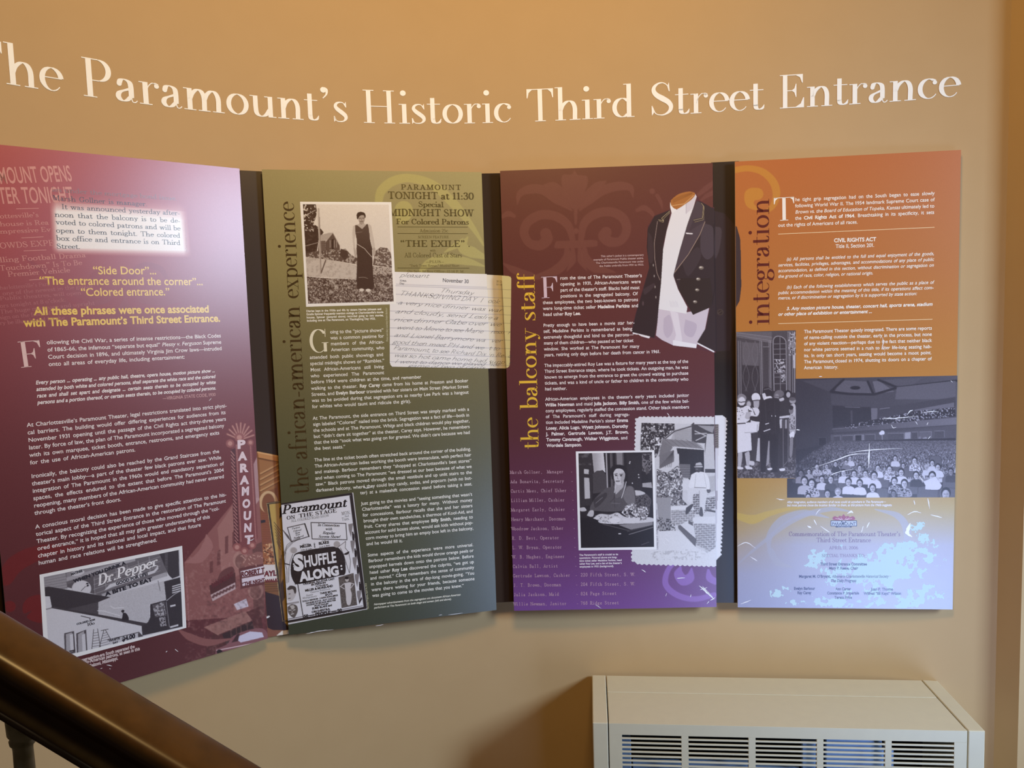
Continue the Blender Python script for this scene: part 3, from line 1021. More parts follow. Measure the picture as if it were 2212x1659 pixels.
l.line('ies under the mortgage bond issue.', (112, 413.5), (382.6, 433), 'news', 9.5)
l.build('newspaper_text', '#8d6f78', R1)
l = T(P1)
for t, a, b in (('Marsh Gollner is manager.', (113.5, 432.3), (318.7, 445.7)), ('It was announced yesterday after-', (133, 451.3), (389, 465.4)), ('noon that the balcony is to be de-', (118.3, 468.2), (389.6, 481.6)), ('voted to colored patrons and will be', (120.5, 484.4), (390, 497.9)), ('open to them tonight. The colored', (121, 502.4), (389.6, 513.6)), ('box office and entrance is on Third', (121.4, 519.2), (390, 529.3)), ('Street.', (122.5, 536.8), (173.8, 537.7))):
    l.line(t, a, b, 'news', 10.5, spaces=True, kmax=1.22)
l.build('newspaper_cutting', '#3a3640', R1, 'black type on the white glowing cutting')

l = T(P1)
l.line('“Side Door”…', (201.2, 592.3), (338.3, 592.6), 'r', 16.5)
l.line('“The entrance around the corner”…', (85.5, 614.8), (438.6, 616), 'r', 16.5)
l.line('“Colored entrance.”', (175, 639.3), (367, 638), 'r', 16.5)
l.build_each('quotation', '#f2cc50', R1, 'yellow quotation lettering')
l = T(P1)
l.line('All these phrases were once associated', (74.3, 680.3), (451.8, 674.7), 'b', 16)
l.line('with The Paramount’s Third Street Entrance.', (51.9, 705.5), (475.9, 694.6), 'b', 16)
l.build_each('quotation', '#f2cc50', R1, 'yellow quotation lettering')
l = T(P1); l.line('F', (42.5, 794.8), (95.5, 789.4), 'didone', size_px=56); l.build('drop_cap', '#e8c8c8', R1, 'large pink capital F')
l = T(P1)
l.block(['ollowing the Civil War, a series of intense restrictions—the Black Codes', 'of 1865-66, the infamous “separate but equal” _Plessy v. Ferguson_ Supreme', 'Court decision in 1896, and ultimately Virginia Jim Crow laws—intruded', 'onto all areas of everyday life, including entertainment:'], (100.9, 743.9), (105.1, 791), (478.3, 743), ends={3: (399.4, 776)}, starts={1: (102.3, 758.5), 2: (103.7, 775.3), 3: (105.1, 791)})
l.build('paragraph', INK_W, R1)
l = T(P1)
l.block(['Every person … operating … any public hall, theatre, opera house, motion picture show …', 'attended by both white and colored persons, shall separate the white race and the colored', 'race and shall set apart and designate … certain seats therein to be occupied by white', 'persons and a portion thereof, or certain seats therein, to be occupied by colored persons.'], (77, 830.5), (80.7, 873.4), (465.5, 825), 'bi', .0098)
l.build('paragraph', INK_W, R1)
l = T(P1); l.line('—VIRGINIA STATE CODE, 1930', (351.7, 864), (465.8, 855.2), 'r', 6.8); l.build('caption', '#cf9f9f', R1)
l = T(P1)
l.block(['At Charlottesville’s Paramount Theater, legal restrictions translated into strict physi-', 'cal barriers. The building would offer differing experiences for audiences from its', 'November 1931 opening until the passage of the Civil Rights act thirty-three years', 'later. By force of law, the plan of The Paramount incorporated a segregated balcony', 'with its own marquee, ticket booth, entrance, restrooms, and emergency exits', 'for the use of African-American patrons.'], (58, 922.4), (65.3, 1003.7), (489, 900), ends={0: (489.9, 882), 1: (487.7, 895), 2: (488.5, 910), 3: (484.4, 925), 4: (474.2, 940), 5: (292.9, 977)})
l.build('paragraph', INK_W, R1)
l = T(P1)
l.block(['Ironically, the balcony could also be reached by the Grand Staircase from the', 'theater’s main lobby—a part of the theater few black patrons ever saw. While', 'integration of The Paramount in the 1960s would end mandatory separation of', 'spaces, the effects endured to the extent that before The Paramount’s 2004', 'reopening, many members of the African-American community had never entered', 'through the theater’s front doors.'], (68.1, 1033.1), (74.3, 1112.5), (483, 1000), ends={0: (473.7, 979), 1: (478, 992), 2: (483.3, 1005), 3: (483.6, 1018), 4: (484, 1032), 5: (262, 1083)})
l.build('paragraph', INK_W, R1)
l = T(P1)
l.block(['A conscious moral decision has been made to give specific attention to the his-', 'torical aspect of the Third Street Entrance in the restoration of The Paramount', 'Theater. By recognizing the experience of those who moved through the “col-', 'ored entrance,” it is hoped that all may gain greater understanding of this', 'chapter in history and its national and local impact, and that future', 'human and race relations will be strengthened.'], (76.2, 1142.4), (83.5, 1220.4), (489, 1075), ends={0: (489, 1072), 1: (488, 1086), 2: (473.7, 1102), 3: (453.5, 1118), 4: (434, 1136), 5: (339.3, 1172)})
l.build('paragraph', INK_W, R1)
l = T(P1)
l.line('…the segregation-era South separated the', (158, 1434), (290.9, 1399.3), 'b', 7)
l.line('African-American patrons, as seen in this', (168, 1438), (302.3, 1404.3), 'b', 7)
l.line('Belzoni, Mississippi.', (194, 1441.5), (255, 1424.6), 'b', 7)
l.build('caption', '#e5d3d6', R1)
l = T(P1)
l.line('Photo: Marion Post Wolcott, Courtesy Library of Congress', (410.5, 1354), (404, 1245), 'r', 4.2)
l.line('The Daily Progress, November 25, 1931', (405, 546), (402, 475), 'r', 3.6)
l.build_each('credit_line', '#b98084', R1)
l = T(P1, .002)                                  # sign letters of the printed theatre
for ch, (x, y) in zip('PARAMOUNT', ((520, 968), (523, 993.5), (525, 1019), (527, 1045), (529, 1069), (531, 1096), (533, 1122), (534, 1148), (536, 1174))):
    l.line(ch, (x - 7.5, y + .8), (x + 9, y - .6), 'hv', 17)
l.build_each('sign_letter', '#e8d3dc', R1, 'pale letter on the printed blade sign')
l = T(P1, .002)
l.line('ROBERT T', (521, 1246), (571, 1236), 'hv', 10)
l.line('“THE NIGHT', (524, 1266), (572, 1256), 'hv', 7.5)
l.line('PARAMOUNT', (460, 1270), (506, 1243), 'hv', 10)
l.build_each('sign_lettering', '#6a2f34', R1)

# tall photograph of the drink sign
ph = Pic(P1, [(94.5, 1246.5), (388, 1187.5), (394.5, 1354.5), (106.5, 1424.5)], .9, tone=('#2b2228', '#e3e2ee'))
ph.I[:] = .93
S = lambda x, y: (80 + x / 6.506, 1170 + y / 6.506)      # enlargement -> photograph
Q = lambda *p: [S(*q) for q in p]
ph.poly(Q((60, 500), (430, 430), (430, 660), (60, 700)), .62)
for k in range(6):
    ph.seg(Q((70, 520 + 36 * k), (420, 445 + 40 * k)), .9, .36, .7)
ph.poly(Q((400, 430), (1500, 130), (1800, 150), (1830, 480), (900, 760), (420, 640)), .38)
ph.poly(Q((410, 440), (760, 360), (1330, 235), (1380, 260), (760, 440), (420, 530)), .55)
ph.poly(Q((415, 560), (1380, 270), (1380, 225), (410, 505)), .70)
ph.ell(*S(570, 440), 15, 6, .88, rot=-12)
ph.poly(Q((430, 600), (800, 480), (830, 740), (430, 640)), .30)
ph.ell(*S(625, 660), 21, 18, .93); ph.ell(*S(625, 660), 21, 18, .6, .25); ph.ell(*S(625, 660), 19.5, 16.5, .93)
ph.seg(Q((620, 690), (680, 630)), 1.2, .2)
for k in range(6):
    ph.seg(Q((800 + 155 * k, 505 - 58 * k), (815 + 155 * k, 740 - 58 * k)), 1.0, .74)
for k in range(4):
    ph.seg(Q((795, 540 + 66 * k), (1730, 210 + 66 * k)), .8, .70)
ph.poly(Q((900, 740), (1820, 425), (1830, 480), (960, 775)), .72)
ph.poly(Q((1760, 520), (1870, 480), (1895, 515), (1790, 555)), .95)
ph.poly(Q((940, 690), (1020, 600), (1640, 405), (1690, 350), (1640, 330), (1700, 335), (1705, 380), (1650, 440), (1050, 640)), .92)
ph.poly(Q((1715, 160), (1990, 110), (2000, 480), (1900, 520), (1850, 470), (1830, 430)), .13)
for k in range(14):
    ph.seg(Q((1800, 175 + 20 * k), (1835, 168 + 20 * k)), .8, .5)
ph.poly(Q((960, 770), (1790, 550), (1820, 830), (1580, 880), (1580, 1130), (1470, 1180), (860, 1030), (850, 830)), .84)
sk = ph.cover(Q((960, 770), (1790, 550), (1820, 830), (1580, 880), (1580, 1130), (1470, 1180), (860, 1030), (850, 830)))
ph.speckle(sk, .70, 1.4, .5, 3, .3, .5)
ph.poly(Q((1785, 560), (2010, 500), (2060, 1190), (1480, 1320), (1470, 1185), (1560, 1130), (1590, 1060), (1590, 880), (1815, 820)), .10)
ph.poly(Q((1620, 890), (1790, 845), (1820, 1040), (1660, 1060)), .30); ph.speckle(ph.cover(Q((1620, 890), (1790, 845), (1820, 1040), (1660, 1060))), .75, 3, .52, 5)
ph.poly(Q((1715, 1070), (1800, 1055), (1820, 1180), (1735, 1195)), .7); ph.speckle(ph.cover(Q((1715, 1070), (1800, 1055), (1820, 1180), (1735, 1195))), .1, 2, .5, 6)
for k in range(4):
    ph.seg(Q((1905, 630 + 30 * k), (2010, 600 + 30 * k)), 2.4, .9)
ph.seg(Q((1820, 830), (1930, 740), (2020, 690)), 1.2, .85)
ph.seg(Q((1815, 850), (1860, 1200)), 1.2, .6)
ph.poly(Q((1870, 895), (1945, 880), (1945, 905), (1872, 922)), .92); ph.poly(Q((1870, 1190), (1985, 1160), (1985, 1185), (1870, 1215)), .9)
ph.seg(Q((1700, 550), (1730, 690)), 1.0, .2)
ph.poly(Q((110, 640), (160, 630), (1030, 780), (860, 850), (860, 1035), (210, 930), (180, 770), (110, 770)), .12)
ph.poly(Q((430, 950), (855, 850), (858, 1030)), .22)
ph.poly(Q((100, 770), (175, 770), (200, 920), (120, 960)), .96)
ph.seg(Q((130, 950), (230, 925), (1500, 1165)), 2.2, .5); ph.poly(Q((200, 915), (850, 1020), (1560, 1150), (1470, 1185), (860, 1055), (210, 935)), .15)
# small figure on the stairs
ph.ell(*S(1205, 978), 3.0, 3.2, .04); ph.poly(Q((1175, 985), (1232, 975), (1225, 965), (1215, 958), (1192, 965)), .04)
ph.blob(Q((1205, 1000), (1250, 1005), (1285, 1060), (1280, 1105), (1195, 1105), (1200, 1050)), .05)
ph.seg(Q((620, 1045), (750, 1075), (740, 1090)), 1.6, .15)
for x0 in (380, 550):                                     # windows
    ph.poly(Q((x0, 1290), (x0 + 140, 1255 - (x0 > 400) * 20), (x0 + 160, 1560), (x0 + 10, 1600)), .25); ph.poly(Q((x0 + 25, 1300), (x0 + 110, 1275 - (x0 > 400) * 20), (x0 + 125, 1545), (x0 + 30, 1570)), .72); ph.poly(Q((x0 + 80, 1310), (x0 + 125, 1290), (x0 + 140, 1530), (x0 + 90, 1540)), .93)
ph.seg(Q((460, 1540), (530, 1525)), 2.5, .1)
for a, b in (((795, 1235), (770, 1510)), ((850, 1225), (890, 1480)), ((940, 1240), (870, 1500)), ((960, 1240), (1050, 1400)), ((900, 1250), (1000, 1230))):
    ph.seg(Q(a, b), 1.3, .2)
for k in range(6):
    ph.seg(Q((790 - 3 * k, 1285 + 38 * k), (858 + 6 * k, 1275 + 36 * k)), .9, .25); ph.seg(Q((930 - 10 * k, 1290 + 36 * k), (985 + 12 * k, 1275 + 30 * k)), .9, .3)
ph.poly(Q((990, 1380), (1430, 1270), (1485, 1330), (1030, 1450)), .86); ph.seg(Q((990, 1382), (1430, 1272), (1480, 1325)), 1.5, .12); ph.poly(Q((1420, 1275), (1485, 1330), (1420, 1345)), .2)
ph.seg(Q((1030, 905), (1080, 935), (1220, 925)), 1.5, 1.0); ph.seg(Q((850, 970), (940, 975), (1160, 1040)), 1.4, 1.0)
ph.ell(*S(1185, 1160), 2, 1.3, 1.0); ph.ell(*S(890, 1185), 1, 2.4, 1.0)
ph.grain(.02)
l = T(P1, .0012)
l.poly([(85.3, 1241.5), (393.5, 1179), (402.5, 1356), (80 + 100 / 6.506 + 1.5, 1385), (96.5, 1402), (166, 1423), (400, 1357.5)][:3] + [(158, 1421), (97, 1440)])
pf = l.build('photograph', '#f3f3f8', R1, 'black and white street photograph with a white border')
ph.build('picture', pf, .0016)
l = T(P1, .0022)
l.line('Dr.Pepper', S(850, 620), S(1690, 335), 'posteri', 22); l.build('sign_lettering', '#f4f2fa', pf)
l = T(P1, .0022)
l.line('WHEN YOU DRINK A', S(520, 580), S(1245, 318), 'hv', 7)
l.line('GOOD FOR LIFE!', S(1112, 612), S(1560, 468), 'hv', 6)
l.line('A BITE TO EAT', S(965, 765), S(1620, 550), 'hv', 8)
l.line('MATINEE', S(480, 475), S(640, 420), 'hv', 5)
l.line('COLORED ADM', S(555, 1172), S(815, 1105), 'hv', 3.8)
l.line('10¢', S(705, 1188), S(810, 1160), 'poster', 6.5)
l.line('2', S(695, 630), S(730, 620), 'hv', 7)
l.line('WHITE', S(1010, 1410), S(1165, 1370), 'hv', 4.2); l.line('DAY', S(1065, 1440), S(1140, 1420), 'hv', 4.2); l.line('$4.00', S(1195, 1400), S(1380, 1350), 'hv', 9)
l.build_each('sign_lettering', '#2a2430', pf)

# recessed board 1: the printed theatre runs on across it
g = Pic(G1, [(519, 369), (570, 371), (626, 1369), (577, 1377)], 1.2, base='#3a2a20')
K = lambda x, y: (400 + x / 3.254, 900 + y / 3.254)
Q = lambda *p: [K(*q) for q in p]
br = np.clip((g.Y - 975 - (g.X - 555) * .35) / 3, 0, 1)
g.mix(br, '#8f5c38')
g.poly(Q((510, 245), (660, 275), (670, 330), (515, 290)), '#c98f5a'); g.seg(Q((510, 250), (660, 280)), 3, '#e3b27c'); g.seg(Q((512, 290), (660, 320)), 2, '#6d4526')
g.poly(Q((520, 300), (660, 330), (640, 500), (530, 540)), '#a8754a')
for k in range(4):
    g.seg(Q((530, 400 + 40 * k), (660, 330 + 40 * k)), 3, '#d6a878', .8); g.seg(Q((530, 410 + 40 * k), (660, 340 + 40 * k)), 1.2, '#6b4528')
g.poly(Q((530, 560), (620, 540), (640, 940), (545, 940)), '#97573a')
bm = g.cover(Q((530, 560), (640, 540), (650, 940), (545, 940)))
g.mix(bm * ((np.floor(g.Y / 2.5) % 2) * .25), '#6b3a26')
g.ell(*K(585, 600), 20, 24, '#d8b48a'); g.ell(*K(585, 612), 14, 22, '#8a5636')
g.poly(Q((545, 900), (650, 880), (655, 1040), (550, 1050)), '#a9673f'); g.speckle(g.cover(Q((545, 900), (650, 880), (655, 1040), (550, 1050))), '#e0b186', 4, .52, 8); g.speckle(g.cover(Q((545, 900), (650, 880), (655, 1040), (550, 1050))), '#5a2f1c', 3, .6, 9)
g.poly(Q((550, 1040), (655, 1040), (655, 1150), (555, 1150)), '#e9dfe0'); g.seg(Q((550, 1095), (655, 1100)), 1.5, '#9a8d90')
g.poly(Q((555, 1160), (655, 1150), (660, 1270), (565, 1220)), '#8c5b33')
for k in range(5):
    g.seg(Q((555, 1165 + 16 * k), (655, 1160 + 16 * k)), 1.4, '#5f3a1c')
g.poly(Q((560, 1230), (730, 1280), (740, 1500), (580, 1500)), '#3b2424')
g.blob(Q((575, 1480), (620, 1500), (700, 1515), (720, 1540), (580, 1560)), '#8f5a45')
g.poly(Q((640, 1540), (680, 1505), (730, 1498), (730, 1532)), '#f0e6dc')
g.seg(Q((500, 745), (555, 735)), 6, '#3a3034'); g.seg(Q((570, 1410), (590, 1404)), 3, '#f4f0f0')
# left edge of the printed advertisement, on aged paper
ad = Q((580, 605), (690, 590), (740, 1440), (690, 1450))
am = g.cover([(578, 1091), (612, 1080), (626, 1356), (612, 1342)])
g.mix(am, '#c6a455')
for a, b, w in (((579, 1090), (613, 1342), 4), ((578, 1088), (612, 1083), 4), ((612, 1342), (624, 1340), 3)):
    g.seg([a, b], w, '#2c1c12'); g.seg([(a[0] - 2, a[1]), (b[0] - 2, b[1])], 1.0, '#d9c58c')
for k in range(7):
    g.seg([(592 + k, 1128 + 7 * k), (606, 1146 + 7 * k)], 1.0, '#3a2814')
g.blob([(604, 1098), (610, 1092), (613, 1110), (606, 1118), (604, 1120)], '#2c1c12')
for k in range(4):
    g.seg([(602 + k * 3, 1215 - k * 8), (600 + k * 2, 1250), (606 + k, 1300)], 1.0, '#4a3318')
g.poly([(606, 1262), (612, 1250), (616, 1290), (610, 1300)], '#4a3318', .8)
g.build('printed_ground', GAPC[0], .0008)
l = T(G1, .0016); l.line('AYL', (571, 1245), (597, 1243), 'hv', 11); l.line('WALK', (573, 1259), (600, 1256), 'hv', 7); l.build_each('sign_lettering', '#7a2a2c', GAPC[0])
# ------------------------------------------------------------------ panel 2 (olive)
g = Pic(P2, sheet_quad(P2), 1.35)
v = np.clip((g.Y - 370) / 980, 0, 1)
ky = [0, .22, .45, .7, 1]
col = np.array([hexc(c) for c in ('#a2976a', '#968b5c', '#736b48', '#5a583d', '#484b3c')])
g.I = np.stack([np.interp(v, ky, col[:, k]) for k in range(3)], -1)
g.mix(np.clip((g.X - 850) / 200, 0, 1) * np.clip((620 - g.Y) / 160, 0, 1) * .35, '#b9ab66')
for pts, w in (([(817, 440), (824, 412), (850, 391), (887, 385), (935, 400), (980, 440), (1020, 490), (1045, 530)], (16, 20, 20, 18, 20, 20, 12, 4)), ([(857, 470), (870, 478), (885, 470)], (6, 14, 4)), ([(905, 590), (925, 570), (960, 560), (1010, 565), (1046, 575)], (6, 18, 22, 16, 3)), ([(1010, 512), (1000, 535), (1020, 545), (1046, 555)], (3, 22, 24, 10)), ([(960, 545), (985, 530), (1000, 515)], (2, 14, 2))):
    g.band(pts, w, '#b5ac6c', .9)
g.ell(872, 456, 20, 22, '#b5ac6c', .9)
g.grain(.005)
g.build('printed_ground', R2, .0004)
l = T(P2)
for t, a, b in (('the', 1066, 1008.5), ('african-american', 992, 661), ('experience', 645, 436)):
    l.line(t, (668 - (1066 - a) * .0524, a), (668 - (1066 - b) * .0524, b), 'didone', size_px=38)
l.build_each('heading_word', '#4a3616', R2, 'brown serif heading word running up the left side')
BR_ = '#5f5223'
l = T(P2)
l.line('PARAMOUNT', (866.3, 409.6), (996, 410.3), 'poster', 11, track=.12)
l.line('TONIGHT at 11:30', (838, 429.3), (1024, 431.3), 'poster', 15)
l.line('Special', (903.8, 446.5), (958, 447.8), 'poster', 11.5)
l.line('MIDNIGHT SHOW', (840, 466.6), (1023.3, 467.5), 'poster', 15)
l.line('For Colored Patrons', (856, 484.3), (1013.2, 485), 'poster', 11.5)
l.rule((858.7, 490.4), (1010.6, 490.8), 1.3); l.rule((858.7, 504.4), (1010.6, 504.8), 1.3); l.rule((858.7, 579), (1014, 579.4), 1.3)
l.line('Admission 25c', (906.8, 502), (968.1, 502), 'news', 7.5)
l.line('SCREEN FEATURE', (903, 514.7), (969.4, 514.7), 'news', 5.5)
l.line('“THE EXILE” .', (865.1, 532.9), (1016, 533), 'poster', 13.5)
l.line('with', (929, 543.3), (941, 543.3), 'news', 5)
l.line('All Colored Cast of Stars', (873.9, 556), (998, 556), 'news', 10)
l.line('—PLUS—', (920, 567.8), (959.5, 567.8), 'news', 5)
l.line('“Dark Town Revue,” Musical Short', (884.6, 576.2), (992.4, 576.2), 'news', 5)
l.line('On Sale At Box Office—11:14 P. M.', (880, 588.2), (1003.5, 589), 'news', 5)
l.build('newspaper_advertisement', BR_, R2, 'brown newspaper advertisement for a midnight show')
W2 = '#f2efe6'
l = T(P2); l.block(['Diaries kept in the 1930s and 40s by sisters Harriet Johnson and', 'Estelle Spinner frequently mention outings to Charlottesville’s movie', 'houses. Spinner (pictured above) recorded going to two movies,', 'including one at The Paramount, on Thanksgiving Day 1933.'], (661.8, 674.2), (662.8, 694.9), (828, 672), 'b', .0066, ends={0: (823.8, 671), 3: (811.4, 692)}); l.build('caption', W2, R2)
l = T(P2); l.line('Photo and diary courtesy Evelyn Barbour', (838.5, 738), (836.5, 665), 'i', 4.2); l.line('The Daily Progress, April 14, 1934', (797, 1316), (792, 1259.5), 'r', 3.6); l.build_each('credit_line', '#c9c4a4', R2)
l = T(P2); l.line('G', (668.4, 763), (712.6, 761), 'didone', size_px=51); l.build('drop_cap', '#efe9d0', R2, 'large cream capital G')
l = T(P2)
l.block(['oing to the “picture shows”', 'was a common pastime for', 'members of the African-', 'American community, who'], (713.2, 720.5), (715.2, 759), (829.5, 735))
l.block(['attended both public showings and', 'special midnight shows or “Rambles.”', 'Most African-Americans still living', 'who experienced The Paramount', 'before 1964 were children at the time, and remember'], (668.9, 775.7), (672.2, 828.9), (828.5, 780), ends={1: (830.4, 784), 4: (910.1, 818.5)})
l.block(['walking to the theater. *Ray Carey* came from his home at Preston and Booker', 'Streets, and *Evelyn Barbour* traveled with her sisters on Main Street (Market Street', 'was to be avoided during that segregation era as nearby Lee Park was a hangout', 'for whites who would taunt and ridicule the girls).'], (672.2, 842.5), (674.4, 881.8), (1011.5, 830), ends={3: (887.8, 870.6)})
l.build('paragraph', W2, R2)
l = T(P2)
l.block(['At The Paramount, the side entrance on Third Street was simply marked with a', 'sign labeled “Colored” nailed into the brick. Segregation was a fact of life—both in', 'the schools and at The Paramount. White and black children would play together,', 'but “didn’t dare sit together” at the theater, Carey says. However, he remembers', 'that the kids “took what was going on for granted. We didn’t care because we had', 'the best seats.”'], (675.7, 907.1), (679, 972.4), (1013.5, 890), ends={5: (746.1, 968.6)})
l.build('paragraph', W2, R2)
l = T(P2)
l.block(['The line at the ticket booth often stretched back around the corner of the building.', 'The African-American ladies working the booth were immaculate, with perfect hair', 'and makeup. Barbour remembers they “shopped at Charlottesville’s best stores”', 'and when coming to The Paramount “we dressed at our best because of what we', 'saw.” Black patrons moved through the small vestibule and up unlit stairs to the', 'darkened balcony, where they could buy candy, sodas, and popcorn (with no but-', 'ter) at a makeshift concession stand before taking a seat.'], (679, 997), (684 + 2, 1075.5), (1018.5, 1000), starts={6: (778.2, 1066.6)})
l.build('paragraph', W2, R2)
l = T(P2)
l.block(['Just going to the movies and “seeing something that wasn’t', 'Charlottesville” was a luxury for many. Without money', 'for concessions, Barbour recalls that she and her sisters', 'brought their own sandwiches, a thermos of Kool-Aid, and', 'fruit. Carey shares that employee *Billy Smith*, needing to', 'account for sold boxes alone, would ask kids without pop-', 'corn money to bring him an empty box left in the balcony,', 'and he would fill it.'], (780.3, 1091.1), (791.6, 1178.5), (1021, 1100), starts={k: (780.3 + 1.6 * k, 1091 + 12.5 * k) for k in range(1, 8)}, ends={7: (870, 1172)})
l.build('paragraph', W2, R2)
l = T(P2)
l.block(['Some aspects of the experience were more universal.', 'Barbour remembers the kids would throw orange peels or', 'unpopped kernels down onto the patrons below. Before', 'head usher *Roy Lee* discovered the culprits, “we got up', 'and moved.” Carey remembers the sense of community', 'in the balcony in the era of day-long movie-going. “You', 'were there waiting for your friends, because someone', 'was going to come to the movies that you knew.”'], (794.2, 1202.5), (804.3, 1289.9), (1023.6, 1210), starts={k: (794.2 + 1.44 * k, 1202.5 + 12.5 * k) for k in range(1, 8)}, ends={7: (1001.8, 1267)})
l.build('paragraph', W2, R2)
l = T(P2); l.block(['Newspaper advertisements from the segregation era document African-American', 'performers at The Paramount on both stage and screen (left and above).'], (807.6, 1307.6), (808, 1314.9), (994.9, 1285), 'bi', .0066, ends={1: (975.2, 1295)}); l.build('caption', '#e3e0d0', R2)

# diary page: on this panel, across the recessed board and onto the next panel
l = T(P2, .0012)
l.poly([(843, 600), (856, 588), (1060, 594), (1070, 796), (848, 792), (843.5, 789), (841.8, 784)])
dy = Pic(P2, [(842, 587), (1052.5, 592), (1058, 796), (842, 792)], 1.2, base='#f2f0f2')
dy.A = (dy.cover([(830, 580), (1051.5, 580), (1062, 800), (848, 793), (843.5, 789), (841.5, 783)]) > .5) * 1.0
dy.mix(np.clip((dy.X - 1000) / 70, 0, 1) * .25, '#d9c9a0')
def ruled(p, y0, x0, x1, n, c='#a9a6b6'):
    for k in range(n):
        y = y0 + 18.2 * k
        p.seg([(x0, y + (x0 - 842) * .034), (x1, y + (x1 - 842) * .034)], .8, c)
ruled(dy, 617, 842, 1060, 10); dy.seg([(856, 614), (1060, 621)], .8, '#a9a6b6')
dp = dy.build('diary_page', R2, .0010, label='white ruled diary page with handwriting')
PENC = '#3b3742'
HAND = [('Thursday', (948, 631), (1022, 637), 9), ('THANKSGIVING DAY  I cook', (861, 638), (1078, 656), 10), ('a very nice dinner was warm', (858, 657), (1102, 676), 9), ('and cloudy, send Leslie a', (852, 676), (1075, 691), 9), ('nice dinner Gabe over we', (848, 694), (1081, 705), 9), ('went to Movie to see Marie Dressler', (855, 711), (1102, 722), 9), ('and Lionel Barrymore was very', (850, 727), (1092, 741), 9), ('good then meet PH and went to', (847, 742), (1078, 757), 9), ('Paramount, to see Richard Dix in Reno', (848, 755), (1104, 773), 9), ('was so hot came home had supper', (849, 770), (1104, 787), 9), ('I went to dance we played hot', (850, 784), (1078, 791), 8), ('game of two of cards', (880, 793), (1046, 797), 7), ('pleasant', (862, 598), (925, 600), 9)]


def handwriting(plane, parent, xmax, xmin, lift, pic_clip=None):
    """the diary text, each board carrying the part that falls on it"""
    l = T(plane, lift)
    for t, a, b, px in HAND:
        random.seed(len(t))
        sz = px * P2.scale((950, 690))
        nat = natural(t, 'pen', 0, -.06)
        # cut the string at the board's edges
        n = len(t)
        xs = [a[0] + (b[0] - a[0]) * natural(t[:k], 'pen', 0, -.06) / nat if k else a[0] for k in range(n + 1)]
        i0 = next((k for k in range(n) if xs[k] >= xmin - 1), n)
        i1 = max([k for k in range(n + 1) if xs[k] <= xmax + 1] + [0])
        if i1 <= i0 or not t[i0:i1].strip(): continue
        fy = lambda x: a[1] + (b[1] - a[1]) * (x - a[0]) / (b[0] - a[0])
        l.line(t[i0:i1], (xs[i0], fy(xs[i0])), (xs[i1], fy(xs[i1])), 'pen', size=sz, track=-.06, wob=.05)
    l.build_each('handwriting', PENC, parent)


handwriting(P2, dp, 1050, 840, .0018)
l = T(P2, .0018); l.line('November 30', (956, 609), (1012.5, 612), 'r', 8); l.line('334th', (863, 608), (878, 609), 'r', 4); l.line('Day', (863, 614), (873, 614.5), 'r', 4); l.build_each('date_line', '#5c5a66', dp)
# the strip of the page on the recessed board
dg2 = Pic(G2, [(1044, 593), (1093, 595.5), (1099, 796), (1050, 795.5)], 1.2, base='#e9e2d2')
ruled(dg2, 617, 1040, 1104, 10)
d2 = dg2.build('diary_page', GAPC[1], .0010, label='strip of the ruled diary page')
handwriting(G2, d2, 1090, 1051, .0018)
l = T(P3, .0012)
d3 = Pic(P3, [(1084, 595), (1105.5, 597), (1102.5, 795.5), (1094, 795.5)], 1.0, base='#d8c98c')
d3.A = (d3.cover([(1080, 590), (1097, 595.6), (1102, 597), (1104.5, 600), (1105.3, 606), (1101.8, 785), (1100.5, 791), (1096, 795), (1080, 800)]) > .5) * 1.0
ruled(d3, 617, 1075, 1106, 10, '#9a8c66')
d3 = d3.build('diary_page', R3, .0010, label='curved edge of the ruled diary page')
handwriting(P3, d3, 1106, 1091, .0018)
l = T(G2, .0018); l.line('31 Days', (1072, 610), (1092, 611), 'r', 4.5); l.line('to come', (1072, 616), (1092, 617), 'r', 4.5); l.build_each('date_line', '#8a7f66', d2)

# photograph of a woman in a long dress, sepia
SEP = ('#331a10', '#f3ece4')
l = T(P2, .0020); l.poly([(648.1, 435.7), (845.3, 436.7), (856.2, 657), (661.3, 662.8)])
pf = l.build('photograph', '#f8f6f4', R2, 'sepia photograph of a woman in a long dark dress with a white border')
ph = Pic(P2, [(654.4, 441.3), (839.7, 442), (850.4, 651.4), (665.8, 656)], .9, base=.93, tone=SEP)
S = lambda x, y: (640 + x / 6.77, 425 + y / 6.77)
Q = lambda *p: [S(*q) for q in p]
ph.ramp(.95, .90, 440, 560)
# tree mass at the left, house, bushes, ground
tm = ph.cover(Q((90, 100), (285, 110), (300, 200), (290, 300), (250, 390), (300, 430), (360, 470), (400, 520), (330, 620), (300, 800), (140, 880)))
ph.mix(tm, .10); ph.speckle(tm * (ph.Y < 500), .9, 3.2, .62, 2, .06); ph.speckle(tm, .30, 4, .5, 4, .3, .5)
ph.poly(Q((355, 560), (470, 530), (540, 525), (470, 625), (350, 650)), .68); ph.poly(Q((330, 650), (430, 640), (420, 880), (310, 870)), .34)
for k in range(8):
    ph.seg(Q((330, 660 + 27 * k), (428, 655 + 27 * k)), .7, .2)
ph.poly(Q((430, 660), (535, 530), (635, 715), (640, 870), (490, 910), (420, 880)), .26)
ph.seg(Q((428, 660), (535, 528), (638, 720)), 1.2, .72); ph.poly(Q((520, 620), (548, 620), (548, 790), (522, 790)), .06)
for x in (495, 555, 590):
    ph.seg(Q((x, 640), (x, 740)), 1.6, .6)
ph.seg(Q((490, 780), (550, 775)), 1.5, .65); ph.seg(Q((495, 800), (495, 915)), 2, .6)
fb = ph.cover(Q((240, 800), (640, 780), (720, 760), (800, 850), (900, 900), (900, 990), (600, 940), (140, 880), (150, 830)))
ph.mix(fb, .25); ph.speckle(fb, .75, 3.0, .55, 6, .1, .8)
